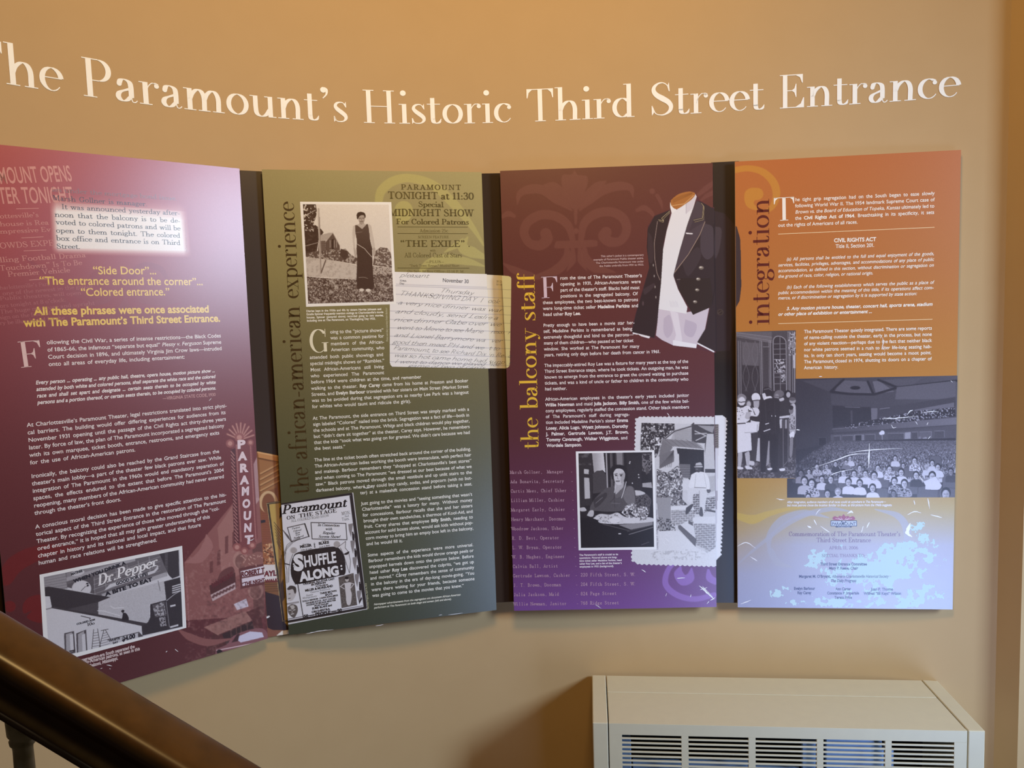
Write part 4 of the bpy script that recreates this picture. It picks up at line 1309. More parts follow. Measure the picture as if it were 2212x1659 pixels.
rb = ph.cover(Q((1120, 1000), (1150, 800), (1230, 740), (1330, 750), (1400, 850), (1400, 1040)))
ph.mix(rb, .30); ph.speckle(rb, .75, 3.0, .52, 7, .1, .9)
bb = ph.cover(Q((640, 860), (650, 760), (740, 790), (760, 860), (720, 930)))
ph.mix(bb, .16)
gm = ph.cover(Q((140, 885), (600, 945), (890, 1000), (900, 1210), (600, 1190), (150, 1160)))
ph.mix(gm, .80); ph.speckle(gm, .62, 5, .5, 9, .3, .6)
gm2 = ph.cover(Q((1110, 1010), (1400, 1040), (1400, 1140), (1110, 1140))); ph.mix(gm2, .70); ph.speckle(gm2, .3, 2.2, .55, 12, .1)
gr = ph.cover(Q((140, 1165), (400, 1190), (880, 1210), (1140, 1140), (1420, 1120), (1440, 1560), (150, 1580)))
ph.mix(gr, .30); ph.speckle(gr, .82, 1.9, .52, 10, .12, .75); ph.speckle(gr, .08, 2.4, .55, 14, .12, .75)
ph.speckle(gr, .85, 9, .62, 15, .2, .5)
ph.seg(Q((325, 180), (335, 480), (350, 800), (355, 1130)), 4.2, .74); ph.seg(Q((340, 300), (350, 700), (362, 1120)), 1.2, .4)
ph.seg(Q((430, 930), (365, 1110)), 2.5, .28)
ph.seg(Q((110, 290), (280, 195)), 1.2, .8); ph.seg(Q((130, 720), (320, 670)), 1.0, .7)
# woman
ph.blob(Q((830, 430), (905, 400), (1040, 400), (1090, 420), (1110, 500), (1150, 740), (1120, 770), (1060, 560), (870, 560), (860, 760), (838, 740), (820, 560)), .80)
ph.blob(Q((836, 740), (862, 760), (885, 860), (880, 890), (852, 870)), .72); ph.blob(Q((1115, 760), (1150, 745), (1160, 830), (1130, 870), (1118, 840)), .70)
ph.poly(Q((925, 380), (990, 380), (1010, 420), (960, 470), (900, 420)), .72)
ph.ell(*S(955, 325), 6.8, 11, .62); ph.ell(*S(950, 315), 5, 8, .70, .7)
ph.blob(Q((880, 270), (900, 232), (950, 222), (1000, 240), (1014, 290), (1000, 310), (985, 270), (930, 280), (900, 330), (888, 320)), .07)
ph.seg(Q((920, 318), (944, 312)), 1.2, .12); ph.seg(Q((965, 312), (992, 314)), 1.2, .12); ph.seg(Q((953, 318), (950, 340), (960, 343)), .8, .35); ph.seg(Q((935, 362), (975, 362)), 1.3, .2); ph.blob(Q((920, 385), (955, 405), (992, 385), (970, 400), (940, 400)), .1)
ph.poly(Q((862, 420), (892, 418), (962, 474), (1030, 402), (1046, 402), (1060, 470), (1080, 640), (1110, 760), (1115, 1000), (1140, 1320), (1110, 1360), (890, 1345), (880, 1200), (890, 900), (880, 760), (888, 650), (862, 500)), .13)
ph.ramp(.22, .10, 490, 560, mask=ph.cover(Q((862, 420), (892, 418), (962, 474), (1030, 402), (1060, 470), (1080, 640), (1110, 760), (890, 760), (888, 650), (862, 500))))
ph.seg(Q((895, 695), (1000, 760), (1040, 810), (1105, 880)), 1.4, .72); ph.seg(Q((865, 525), (960, 515)), .8, .5); ph.seg(Q((915, 1180), (990, 1178), (1045, 1195)), 1.1, .5)
ph.ell(*S(955, 1362), 5, 3.2, .9); ph.ell(*S(1052, 1368), 5.2, 3.4, .9)
ph.grain(.02)
ph.build('picture', pf, .0024)

# newspaper advertisement with heavy border
S = lambda x, y: (570 + x / 5.265, 1060 + y / 5.265)
Q = lambda *p: [S(*q) for q in p]
ad = Pic(P2, [(607.5, 1087.5), (763, 1064), (793.5, 1316), (622.5, 1349)], .85, base='#ebe9f2')
ad.A = (ad.X > 606.8 + (ad.Y - 1085) * .0575) * 1.0
DK = '#362c2c'
ad.seg(Q((150, 160), (1003, 28), (1168, 1340), (260, 1508)), 2.0, '#c9c4c0'); ad.seg(Q((190, 150), (995, 36), (1158, 1330), (270, 1490)), 5.0, DK)
ad.seg(Q((980, 60), (1140, 1320)), 2.4, DK)
ad.seg(Q((270, 1462), (1120, 1310)), 1.2, DK)
for q in (((268, 420), (465, 375), (512, 520), (315, 580)), ((536, 362), (932, 372), (945, 558), (548, 548))):
    ad.seg(Q(*q, q[0]), 1.6, DK)
ad.seg(Q((465, 375), (512, 520)), 2.6, DK)
for k in range(6):
    ad.seg(Q((200 + 12 * k, 430 + 18 * k), (285 + 5 * k, 520 + 12 * k)), .8, DK, .8)
for r in (0, 20, 42):
    ad.seg([S(*q) for q in el(560, 1010, 350 + r, 440 + r, 172, 118, 12)][::1] if False else Q((225, 760 - r), (262, 660 - r), (330, 590 - r * .6), (410, 545 - r * .4)), .8, DK, .8)
ad.blob(Q((305, 850), (330, 760), (390, 700), (650, 650), (800, 635), (860, 660), (910, 740), (930, 860), (920, 950), (840, 970), (400, 1060), (350, 1050), (310, 960)), DK)
ad.speckle(ad.cover(Q((305, 850), (390, 700), (800, 635), (910, 740), (930, 950), (350, 1050))), '#5a4c48', 1.5, .55, 3, .2, .5)
# drawn dancers
for x0, y0, m_ in ((300, 690, -1), (850, 620, 1)):
    ad.ell(*S(x0 + (30 if m_ < 0 else -20), y0 - 10), 7, 7, '#d8d2d4'); ad.ell(*S(x0 + (42 if m_ < 0 else -20), y0 - 12), 7, 6.5, '#8f8688', .5)
    if m_ < 0:
        ad.blob(Q((250, 700), (330, 720), (300, 800), (285, 870), (280, 1040), (262, 1050), (262, 900), (238, 820)), '#e7e3ea'); ad.seg(Q((250, 700), (238, 820), (262, 900), (262, 1050)), .9, DK); ad.seg(Q((330, 720), (300, 800), (285, 880), (282, 1040)), .9, DK); ad.seg(Q((242, 830), (292, 842)), 2.2, DK)
    else:
        ad.blob(Q((850, 640), (930, 580), (925, 650), (965, 700), (980, 800), (975, 935), (955, 880), (905, 720)), '#e7e3ea'); ad.seg(Q((845, 640), (930, 575), (925, 650), (965, 700), (985, 800), (975, 935)), .9, DK); ad.seg(Q((870, 650), (905, 720), (950, 870), (972, 935)), .9, DK); ad.blob(Q((905, 720), (970, 690), (960, 720), (930, 730)), DK)
# side column of skyscraper wedges and dancing figures
for k in range(5):
    y = 380 + 190 * k
    ad.poly(Q((960 + 24 * k, y), (1015 + 24 * k, y - 10), (990 + 24 * k, y + 150), (965 + 24 * k, y + 60)), '#8f878a')
    if k < 4:
        ad.ell(*S(1010 + 26 * k, y + 95), 1.6, 1.8, DK); ad.blob(Q((1002 + 26 * k, y + 105), (1025 + 26 * k, y + 110), (1030 + 26 * k, y + 180), (1008 + 26 * k, y + 180)), DK)
# portraits
ad.poly(Q((848, 985), (1020, 935), (1062, 1300), (885, 1335)), '#5f5552'); ad.speckle(ad.cover(Q((848, 985), (1020, 935), (1062, 1300), (885, 1335))), '#938985', 1.6, .5, 4, .2, .6)
ad.ell(*S(945, 1010), 4.0, 5, '#c9c0c0'); ad.ell(*S(942, 992), 4.4, 3, DK); ad.blob(Q((915, 1050), (990, 1045), (985, 1120), (1000, 1180), (985, 1290), (945, 1290), (930, 1180), (925, 1120)), '#d9d2d6'); ad.seg(Q((915, 1055), (870, 1090), (915, 1115)), 1.6, '#d9d2d6'); ad.seg(Q((990, 1050), (1025, 1060), (985, 1110)), 1.6, '#d9d2d6')
ad.blob(Q((262, 1120), (300, 1085), (350, 1095), (372, 1150), (340, 1230), (300, 1255), (265, 1230)), '#cfc8cc'); ad.blob(Q((262, 1115), (300, 1080), (360, 1095), (368, 1150), (350, 1170), (330, 1120), (280, 1130)), '#544a4a'); ad.seg(Q((285, 1175), (300, 1172)), 1.2, DK); ad.seg(Q((280, 1225), (300, 1222)), 1.4, DK)
ad.poly(Q((258, 1280), (400, 1255), (400, 1275), (262, 1300)), '#a9a2a6'); ad.seg(Q((385, 1060), (450, 1450)), 1.8, DK)
ad.blob(Q((270, 1320), (320, 1290), (375, 1310), (385, 1370), (350, 1440), (310, 1430), (275, 1380)), '#6d6360'); ad.blob(Q((295, 1310), (335, 1300), (350, 1330), (320, 1350)), '#c9c2c0'); ad.seg(Q((285, 1360), (310, 1358)), 1.4, '#e8e4e8'); ad.seg(Q((335, 1360), (355, 1352)), 1.4, '#e8e4e8'); ad.seg(Q((310, 1405), (340, 1398)), 1.6, '#e8e4e8'); ad.ell(*S(322, 1380), 1.5, 3, '#a39a98')
ad.poly(Q((1080, 1260), (1110, 1205), (1118, 1230), (1085, 1290)), DK)
ad = ad.build('newspaper_advertisement', R2, .0012, label='bordered newspaper advertisement with drawn dancers and a dark oval')
l = T(P2, .0020)
l.line('Paramount', S(205, 268), S(940, 180), 'posteri', 19)
l.line('THE STAGE', S(400, 308), S(832, 243), 'poster', 8)
l.line('ON', S(262, 330), S(358, 316), 'poster', 7.5)
l.line('ALL COLORED ROAD SHOW', S(312, 357), S(742, 293), 'news', 5)
l.line('MON.', S(885, 278), S(988, 263), 'news', 7); l.line('And', S(918, 302), S(968, 295), 'news', 4.5); l.line('Tues.', S(888, 342), S(975, 330), 'news', 6.5)
for t, a, b, z in (('In Connection', (610, 402), (858, 408), 6), ('with', (698, 447), (776, 449), 5.5), ('Regular', (668, 492), (808, 496), 6), ('Screen Show!', (620, 535), (866, 538), 6)):
    l.line(t, S(*a), S(*b), 'posteri', z)
for t, a, b in (('Fastest', (320, 440), (410, 422)), ('Colored', (335, 470), (425, 452)), ('Show', (355, 492), (410, 481)), ('Ever', (362, 515), (412, 503)), ('Produced', (340, 550), (452, 520))):
    l.line(t, S(*a), S(*b), 'posteri', 3.6)
l.line('MILLER', S(412, 652), S(542, 632), 'hv', 5.5); l.line('BLAKE', S(626, 615), S(742, 598), 'hv', 5.5); l.line('AND', S(586, 650), S(580, 592), 'hv', 2.4)
l.line('Lyles & Lyles', S(418, 684), S(548, 662), 'posteri', 3); l.line('Sissle & Blake', S(628, 652), S(752, 625), 'posteri', 3); l.line('Flournoy', S(440, 618), S(510, 608), 'posteri', 2.6); l.line('Eubie', S(658, 580), S(706, 573), 'posteri', 2.8)
for t, a, b, st, z in (('Direct from one Year’s Run at Music Theatre, N.Y.', (400, 1062), (838, 975), 'hv', 2.6), ('ORIGINAL ALL-STAR CAST', (448, 1072), (805, 1010), 'hv', 4), ('IN PERSON', (540, 1082), (706, 1053), 'hv', 4), ('including', (590, 1092), (730, 1072), 'hv', 2.4), ('MILLER & MORELAND', (470, 1148), (786, 1092), 'hv', 4.6), ('Geneva Robinson', (530, 1166), (758, 1122), 'news', 3.8), ('THREE BROWN', (640, 1180), (828, 1146), 'hv', 3.8), ('SPOTS', (698, 1198), (780, 1182), 'hv', 3.8), ('Sonny', (480, 1202), (558, 1188), 'newsi', 4), ('Montgomery', (438, 1232), (602, 1206), 'newsi', 4), ('DOLLA NEWSOM - 3 SAPIA SONG-BIRDS', (440, 1268), (842, 1196), 'hv', 3.4), ('NANNIE JOYCE - ROY CARTER', (480, 1288), (818, 1228), 'hv', 3.2), ('DOZENS OF BRONZE BEAUTIES', (485, 1312), (818, 1252), 'hv', 3.4), ('FROM HARLEM', (575, 1318), (734, 1290), 'hv', 3), ('EUBIE BLAKE and', (550, 1352), (775, 1310), 'hv', 4.2), ('ORCHESTRA', (545, 1392), (752, 1355), 'hv', 4.4), ('50 — PEOPLE — 50', (455, 1445), (888, 1370), 'hv', 6)):
    l.line(t, S(*a), S(*b), st, z)
l.build_each('lettering', '#2f2626', ad)
l = T(P2, .0022)
l.line('S', S(345, 905), S(450, 895), 'hv', 32); l.line('HUFFLE', S(462, 868), S(828, 812), 'b', 23); l.line('ALONG', S(418, 1030), S(858, 952), 'hv', 19)
for x, y in ((340, 835), (345, 860), (880, 855), (885, 890)):
    l.disc(S(x, y), 2.0)
l.build_each('lettering', '#f1eff6', ad, 'large white lettering in the dark oval')
# ------------------------------------------------------------------ panel 3 (plum)
g = Pic(P3, sheet_quad(P3), 1.35)
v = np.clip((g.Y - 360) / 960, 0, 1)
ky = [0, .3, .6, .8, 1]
col = np.array([hexc(c) for c in ('#6b3c33', '#673734', '#5f343c', '#67395f', '#7a4d94')])  # purple foot: some of the daylight glare is tinted into the print
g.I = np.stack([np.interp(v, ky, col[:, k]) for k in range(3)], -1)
S = lambda x, y: (1060 + x / 3.95, 330 + y / 3.95)
Q = lambda *p: [S(*q) for q in p]
ORN = '#77473f'


for pts, w in ((Q((700, 740), (660, 620), (560, 545), (430, 530), (320, 590), (285, 680), (330, 770), (420, 790), (480, 740), (470, 690)), (12, 18, 20, 20, 20, 19, 18, 22, 24, 24)), (Q((770, 740), (800, 600), (900, 520), (1030, 505), (1130, 560), (1160, 660), (1110, 750), (1020, 760), (965, 715), (985, 680)), (12, 18, 20, 20, 20, 19, 18, 22, 24, 24)), (Q((225, 440), (250, 350), (340, 310), (450, 320), (560, 400), (690, 490)), (2, 14, 20, 20, 18, 4)), (Q((1215, 380), (1190, 300), (1090, 285), (960, 320), (850, 400), (760, 490)), (2, 14, 20, 20, 18, 4)), (Q((460, 275), (540, 290), (620, 370), (700, 470)), (4, 20, 22, 5)), (Q((980, 245), (910, 290), (830, 370), (750, 470)), (4, 20, 22, 5)), (Q((650, 820), (650, 900), (560, 1000), (380, 1050)), (10, 20, 22, 3)), (Q((800, 820), (810, 900), (890, 980), (1060, 1020)), (10, 20, 22, 3)), (Q((700, 820), (700, 920), (650, 1010)), (8, 14, 2)), (Q((760, 820), (770, 920), (820, 1005)), (8, 14, 2)), (Q((100, 545), (150, 520), (200, 540)), (8, 13, 8)), (Q((1250, 490), (1310, 470), (1370, 510), (1400, 560)), (8, 12, 9, 3)), (Q((1420, 365), (1450, 420), (1465, 480)), (8, 8, 2)), (Q((1770, 360), (1830, 310), (1895, 260)), (8, 12, 10)), (Q((1790, 410), (1840, 370), (1895, 340)), (4, 9, 10)), (Q((100, 940), (200, 1000), (330, 1050), (440, 1075)), (2, 16, 18, 2))):
    g.band(pts, w, ORN, .9)
g.blob(Q((715, 145), (745, 190), (820, 200), (825, 270), (790, 360), (745, 470), (735, 600), (715, 600), (705, 470), (640, 360), (605, 270), (615, 190), (690, 185)), ORN, .9)
g.blob(Q((560, 755), (720, 748), (890, 745), (910, 775), (890, 800), (720, 812), (560, 815), (545, 785)), ORN, .9)
g.ell(*S(727, 668), 6, 6, ORN); g.ell(*S(1378, 328), 6, 6, ORN)
PUR = '#9268b4'
g.band([(1505, 1205), (1470, 1206), (1444, 1230), (1438, 1262), (1462, 1285), (1500, 1294), (1543, 1285)], (4, 9, 11, 13, 13, 12, 11), PUR)
g.band([(1470, 1225), (1466, 1240), (1476, 1253), (1490, 1248), (1494, 1228)], (4, 20, 24, 20, 3), PUR)
g.band([(1530, 1232), (1533, 1248), (1545, 1256)], (6, 16, 14), PUR)
g.grain(.004)
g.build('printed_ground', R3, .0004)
l = T(P3)
for t, a, b in (('the', 970, 902), ('balcony', 884, 710), ('staff', 694, 589.9)):
    l.line(t, (1163.8 - (970 - a) * .02525, a), (1163.8 - (970 - b) * .02525, b), 'didone', size_px=38)
l.build_each('heading_word', '#f0c443', R3, 'yellow serif heading word running up the left side')
W3 = '#f4ecee'
l = T(P3); l.line('F', (1168, 644.3), (1207, 642.5), 'didone', size_px=46); l.build('drop_cap', '#dcc5d4', R3, 'large pale pink capital F')
l = T(P3)
l.block(['rom the time of The Paramount Theater’s', 'opening in 1931, African-Americans were', 'part of the theater’s staff. Blacks held most', 'positions in the segregated balcony. Of'], (1210.1, 604.3), (1210.6, 643), (1384, 605), ends={0: (1386.6, 598), 2: (1381.5, 624), 3: (1377.2, 637)})
l.block(['these employees, the two best-known to patrons', 'were long-time ticket seller *Madeline Perkins* and', 'head usher *Roy Lee*.'], (1172.7, 657), (1173.4, 682.8), (1378.5, 660), ends={2: (1255, 680)})
l.build('paragraph', W3, R3)
l = T(P3)
l.block(['Pretty enough to have been a movie star her-', 'self, Madeline Perkins is remembered as being', 'extremely thoughtful and kind to the patrons—', 'many of them children—who paused at her ticket', 'window. She worked at The Paramount for many', 'years, retiring only days before her death from cancer in 1961.'], (1173.9, 706.3), (1175.2, 770.1), (1368, 720), ends={0: (1370.6, 700), 1: (1365.6, 713), 4: (1381, 750), 5: (1426.3, 762)})
l.build('paragraph', W3, R3)
l = T(P3)
l.block(['The impeccably-attired Roy Lee was a fixture for many years at the top of the', 'Third Street Entrance steps, where he took tickets. An outgoing man, he was', 'known to emerge from the entrance to greet the crowd waiting to purchase', 'tickets, and was a kind of uncle or father to children in the community who', 'had neither.'], (1175.2, 792.9), (1177.7, 843.5), (1487, 800), ends={4: (1224.6, 842)})
l.build('paragraph', W3, R3)
l = T(P3)
l.block(['African-American employees in the theater’s early years included janitor', '*Willie Newman* and maid *Julia Jackson*. *Billy Smith*, one of the few white bal-', 'cony employees, regularly staffed the concession stand. Other black members', 'of The Paramount’s staff during segrega-', 'tion included Madeline Perkin’s sister *Emma*', '*Losey*, *Alicia Lugo*, *Wyatt Johnson*, *Dorothy*', '*J. Palmer*, *Gertrude Lawson*, *J.T. Brown*,', '*Tommy Cavanaugh*, *Walter Wigginton*, and', '*Wordele Sampson*.'], (1177.7, 865.6), (1180.8, 965.8), (1488.5, 870), ends={3: (1360, 899), 4: (1356.7, 912), 5: (1356.7, 925), 6: (1358, 938), 7: (1355.4, 951), 8: (1257, 964)})
l.build('paragraph', W3, R3)
l = T(P3)
l.block(['This usher’s jacket is a contemporary', 'example of Paramount Publix theater attire.', 'The Charlottesville Paramount was under', 'the Publix umbrella from 1931 to 1933.'], (1287, 555.9), (1287, 577), (1390.4, 552.3), 'r', .0062, just=False, kx=1.05, ralign=True)
l.build('caption', '#cfb3b4', R3)
l = T(P3)
l.block(['The Paramount’s staff is crucial to its', 'operations. Pictured above are long-', 'time ticket seller Madeline Perkins, head', 'usher Roy Lee, and a list of the theater’s', 'employees in 1932 (background).'], (1251.3, 1200.8), (1251.9, 1226), (1343, 1210), 'b', .0062, ends={0: (1335.3, 1200), 1: (1333, 1206), 4: (1326, 1225)})
l.build('caption', '#eadfe8', R3)
l = T(P3)
STAFF = ['Marsh Gollner,  Manager   -', 'Ada Bonavita, Secretary   -', 'Curtis Mees, Chief Usher  -', 'Lillian Miller, Cashier   -', 'Margaret Early, Cashier   -', 'Henry Marchant, Doorman   -', 'Woodrow Jackson, Usher    -', 'R. D. Best, Operator      -', 'L. W. Bryan, Operator     -', 'W. B. Hughes, Engineer    -', 'Calvin Ball, Artist       -', 'Gertrude Lawson, Cashier  -', 'J. T. Brown, Doorman      -', 'Julia Jackson, Maid       -', 'Willie Newman, Janitor    -']
ADDR = {11: '220 Fifth Street, S. W.', 12: '204 Fifth Street, S. W.', 13: '824 Page Street', 14: '768 Ridge Street'}
for k, t in enumerate(STAFF):
    y = 1023.6 + (1308.3 - 1023.6) * k / 14
    x = 1102.1 + (1109.9 - 1102.1) * k / 14
    L = 135.3 + .35 * k
    l.line(t, (x, y), (x + L, y - 2.0), 'type', 7.0, mono=.78)
    if k in ADDR:
        l.line(ADDR[k], (1254, y - 2.2), (1254 + len(ADDR[k]) * 5.2, y - 3.2), 'type', 7.0, mono=.78)
l.build('typed_list', '#cba6b8', R3, 'pink typewritten list of the staff')

# printed tailcoat on a dress form
S = lambda x, y: (1380 + x / 4.483, 400 + y / 4.483)
Q = lambda *p: [S(*q) for q in p]
COAT = Q((300, 240), (150, 300), (90, 400), (80, 560), (60, 900), (20, 1050), (-30, 1250), (-60, 1420), (0, 1440), (110, 1470), (150, 1490), (180, 1340), (185, 1210), (200, 1200), (165, 1450), (230, 1500), (330, 1550), (560, 1580), (570, 1545), (725, 1615), (880, 1600), (940, 1200), (960, 500), (830, 280), (700, 220), (590, 150), (545, 75), (470, 60), (380, 90), (305, 160))


def coat(p):
    p.poly(Q((300, 240), (150, 300), (85, 420), (75, 600), (100, 800), (40, 1010), (-30, 1250), (-70, 1425), (0, 1440), (110, 1470), (150, 1480), (200, 1210), (225, 900), (240, 560), (300, 300)), '#3a2a2c')
    p.blob(Q((90, 450), (130, 520), (140, 700), (120, 760), (90, 700)), '#4c3b40', .6); p.blob(Q((40, 1010), (140, 950), (150, 980), (60, 1060)), '#55444a', .5)
    p.poly(Q((-60, 1425), (110, 1465), (100, 1485), (-60, 1440)), '#efedf4')
    # shirt
    p.poly(Q((190, 1200), (470, 1230), (680, 1190), (640, 1400), (560, 1550), (555, 1578), (330, 1550), (225, 1500), (165, 1455), (180, 1330)), '#d5cad8')
    p.blob(Q((240, 1290), (300, 1260), (330, 1400), (280, 1480), (240, 1420)), '#bcaec2', .6); p.blob(Q((450, 1300), (560, 1350), (520, 1470), (440, 1430)), '#b9abc0', .6)
    p.poly(Q((300, 1210), (380, 1240), (420, 1500), (400, 1560), (330, 1550), (360, 1450)), '#e6dfea'); p.poly(Q((330, 1500), (560, 1540), (555, 1578), (330, 1552)), '#f0eef6')
    p.poly(Q((310, 200), (365, 238), (470, 160), (540, 80), (560, 110), (520, 240), (470, 380), (400, 620), (335, 880), (380, 1010), (470, 1180), (460, 1245), (190, 1200), (215, 950), (235, 620), (270, 440), (320, 260)), '#ecebf1')
    p.poly(Q((300, 165), (312, 170), (365, 238), (320, 280), (300, 200)), '#f3f2f6'); p.poly(Q((455, 180), (540, 75), (560, 110), (515, 230), (460, 275)), '#dcd6e0'); p.seg(Q((458, 180), (458, 275)), .8, '#a59bab')
    for k in range(6):
        p.seg(Q((300 + 14 * k, 1120 + 10 * (k % 2)), (310 + 14 * k, 1180)), .7, '#cfcad8', .8)
    # right front and lapels
    p.poly(Q((470, 380), (520, 240), (560, 150), (600, 160), (830, 275), (960, 420), (995, 800), (940, 1200), (880, 1600), (725, 1610), (565, 1520), (650, 1380), (690, 1180), (525, 1255), (385, 1010), (335, 870), (400, 620)), '#3d2e30')
    p.poly(Q((560, 150), (620, 180), (640, 350), (590, 480), (470, 680), (345, 850), (335, 870), (400, 620), (470, 380), (520, 240)), '#54454c')
    p.blob(Q((640, 370), (720, 420), (730, 650), (660, 720), (600, 640), (600, 480)), '#574a52', .75); p.blob(Q((420, 760), (560, 600), (600, 700), (480, 880)), '#4b3d42', .7)
    p.blob(Q((740, 400), (800, 430), (780, 620), (735, 700)), '#5a4d54', .6)
    p.blob(Q((530, 330), (605, 325), (640, 350), (560, 400), (490, 440)), '#4a3b42', .9)
    p.poly(Q((525, 1255), (385, 1010), (400, 900), (690, 900), (720, 1100), (690, 1185)), '#3a2b28')
    p.seg(Q((725, 380), (730, 700), (735, 1000), (710, 1150)), 1.2, '#2c2022')
    p.seg(Q((575, 1535), (725, 1612)), 3.2, '#efedf4')
    for w_, c in ((2.6, '#241a1c'), (1.0, '#cdb892')):
        p.seg(Q((605, 175), (625, 200), (615, 320), (530, 340)), w_, c); p.seg(Q((620, 195), (632, 210), (625, 335), (540, 358)), w_ * .8, c)
        p.seg(Q((300, 250), (220, 320), (240, 345), (190, 335)), w_, c); p.seg(Q((300, 265), (240, 325), (235, 360), (195, 345)), w_ * .8, c)
    p.seg(Q((640, 355), (590, 480), (480, 670), (345, 845)), 1.0, '#c5ab98'); p.seg(Q((180, 350), (150, 560), (155, 720), (175, 850), (205, 920)), .9, '#b9a39a')
    p.poly(Q((455, 460), (522, 465), (520, 476), (457, 472)), '#f2eff4')
    for x, y, r in ((604, 800, 5.2), (575, 910, 4.6), (565, 1015, 4.4), (545, 1130, 4.4)):
        p.ell(*S(x, y), r, r * .72, '#8d8177'); p.ell(*S(x - 6, y - 5), r * .5, r * .3, '#d6cdc6'); p.seg(Q((x - 16, y + 8), (x + 12, y + 9)), .8, '#4f443f')
    p.seg(Q((370, 915), (400, 912)), 1.0, '#8b7d78')
    for y in (775, 880, 985, 1085):
        p.ell(*S(140 + (y - 775) * .08, y), .9, 2.6, '#b9aea8')
    p.ell(*S(788, 1230), 6.5, 6.2, '#57473f'); p.ell(*S(788, 1230), 5, 4.8, '#3a2a26'); p.seg(Q((770, 1240), (800, 1222)), 1, '#6a5a52')
    p.ell(*S(40, 1145), 2, 5, '#5a464a')
    # wooden neck
    p.blob(Q((305, 170), (320, 130), (400, 80), (500, 60), (545, 80), (520, 130), (440, 190), (365, 232), (320, 205)), '#b3743a')
    for k in range(5):
        p.seg(Q((330, 170 - 8 * k), (420, 130 - 8 * k), (515, 85 - 3 * k)), .8, '#8a5426', .7)
    p.seg(Q((318, 200), (440, 180), (530, 100)), 1.2, '#e0b27c')


g = Pic(P3, [S(-80, 40), S(728, 40), S(745, 1640), S(-80, 1640)], .9, base='#5f343c')
m = g.cover(Q((305, 150), (300, 235), (150, 295), (85, 400), (75, 600), (100, 800), (35, 1010), (-35, 1250), (-75, 1420), (-66, 1442), (0, 1448), (60, 1495), (115, 1480), (160, 1490), (240, 1512), (330, 1558), (560, 1586), (720, 1622), (900, 1640), (900, 200), (700, 215), (590, 145), (550, 75), (480, 55), (380, 82)))
coat(g)
g.A = m
g.build('printed_tailcoat', R3, .0012, label='black tailcoat with silver buttons over a white shirt front')
g = Pic(G3, [(1536, 351), (1596, 348), (1600, 1302), (1540, 1302)], 1.2, base='#3a2a20')
coat(g)
sk = g.cover(Q((500, 180), (830, 275), (960, 420), (995, 800), (940, 1200), (880, 1600), (700, 1620), (600, 1700), (500, 1700)))
g.mix(1 - sk, '#33251c')
g.mix(np.clip((g.Y - 770) / 20, 0, 1), '#2a1f1a')
# deckle edge photograph carried on across the recessed board
wavy = lambda y: 1570.5 - (y - 900) * .0435 + 1.6 * np.sin(y * .72)
dm = (g.X < wavy(g.Y)) * (g.Y > 897 + np.clip((g.X - 1560) * .7, 0, 9)) * (g.Y < 1216 - np.clip((g.X - 1540) * .9, 0, 16))
g.mix(dm * 1.0, '#e9e7ee')
im = dm * (g.X < 1553 - (g.Y - 915) * .02) * (g.Y > 916) * (g.Y < 1170)
g.mix(im * 1.0, '#d9d4dc'); g.mix(im * (g.Y < 968) * (g.X < 1552), '#6d625f')
for k in range(10):
    g.seg([(1544, 922 + 5 * k), (1553, 920 + 5 * k)], 1.0, '#a79f9f')
g.mix(im * (g.Y > 1060) * (g.Y < 1100) * .5, '#8a8088')
g.build('printed_ground', GAPC[2], .0008)
g = Pic(P4, [(1588.9, 485), (1602, 485), (1603, 695), (1590, 695)], 1.0, base='#c5803f')
m = g.cover([(1587, 486), (1592, 490), (1599, 515), (1601, 560), (1601.5, 620), (1598, 650), (1588, 668)])
g.mix(m, '#463638'); g.A = (m > .4) * 1.0
g.build('printed_tailcoat', R4, .0008, label='dark sleeve edge of the printed tailcoat')

# deckle edged photograph of a seated man
S = lambda x, y: (1240 + x / 4.879, 890 + y / 4.879)
Q = lambda *p: [S(*q) for q in p]
ph = Pic(P3, [S(600, 30), S(1478, 40), S(1500, 1650), S(600, 1650)], .9, base=.92, tone=('#241c1e', '#eeecf2'))
wl = 650 + 9 * np.sin(ph.Y * 1.05) - (ph.Y - 900) * .06 * 4.879 * .4
XX, YY = (ph.X - 1240) * 4.879, (ph.Y - 890) * 4.879
ph.A = ((XX > 648 - (YY - 60) * .030 + 7 * np.sin(YY / 7.0)) & (YY > 48 + 5 * np.sin(XX / 7.0) + np.clip(700 - XX, 0, 60) * .4) & (YY < 1610 + 6 * np.sin(XX / 8.0) + (XX - 800) * .03 - np.clip(680 - XX, 0, 90) * .5)) * 1.0
pic = ph.cover(Q((712, 115), (1480, 130), (1500, 1420), (1300, 1560), (850, 1560), (700, 1400), (700, 300)))
ph.mix(pic, .86)
def pm(*p): return ph.cover(Q(*p)) * pic
tr = pm((700, 100), (1060, 110), (1060, 190), (960, 270), (900, 420), (860, 480), (700, 500))
ph.mix(tr, .14); ph.speckle(tr, .62, 3.4, .56, 21, .08); ph.speckle(tr, .95, 5, .72, 22, .05)
ph.mix(pm((1060, 190), (1240, 150), (1240, 320), (1020, 290)), .72)
for k in range(8):
    ph.seg(Q((1060, 200 + 14 * k), (1240, 185 + 15 * k)), .8, .5)
ph.seg(Q((960, 280), (1060, 200), (1230, 150), (1260, 120)), 3.2, .2); ph.seg(Q((955, 275), (1055, 195), (1240, 140)), 1.2, .8)
ph.mix(pm((1240, 130), (1480, 130), (1490, 640), (1380, 640), (1380, 330), (1240, 320)), .22)
ph.mix(pm((1400, 230), (1470, 230), (1485, 600), (1365, 600)), .82); ph.mix(pm((1300, 140), (1480, 150), (1460, 220), (1390, 190)), .62)
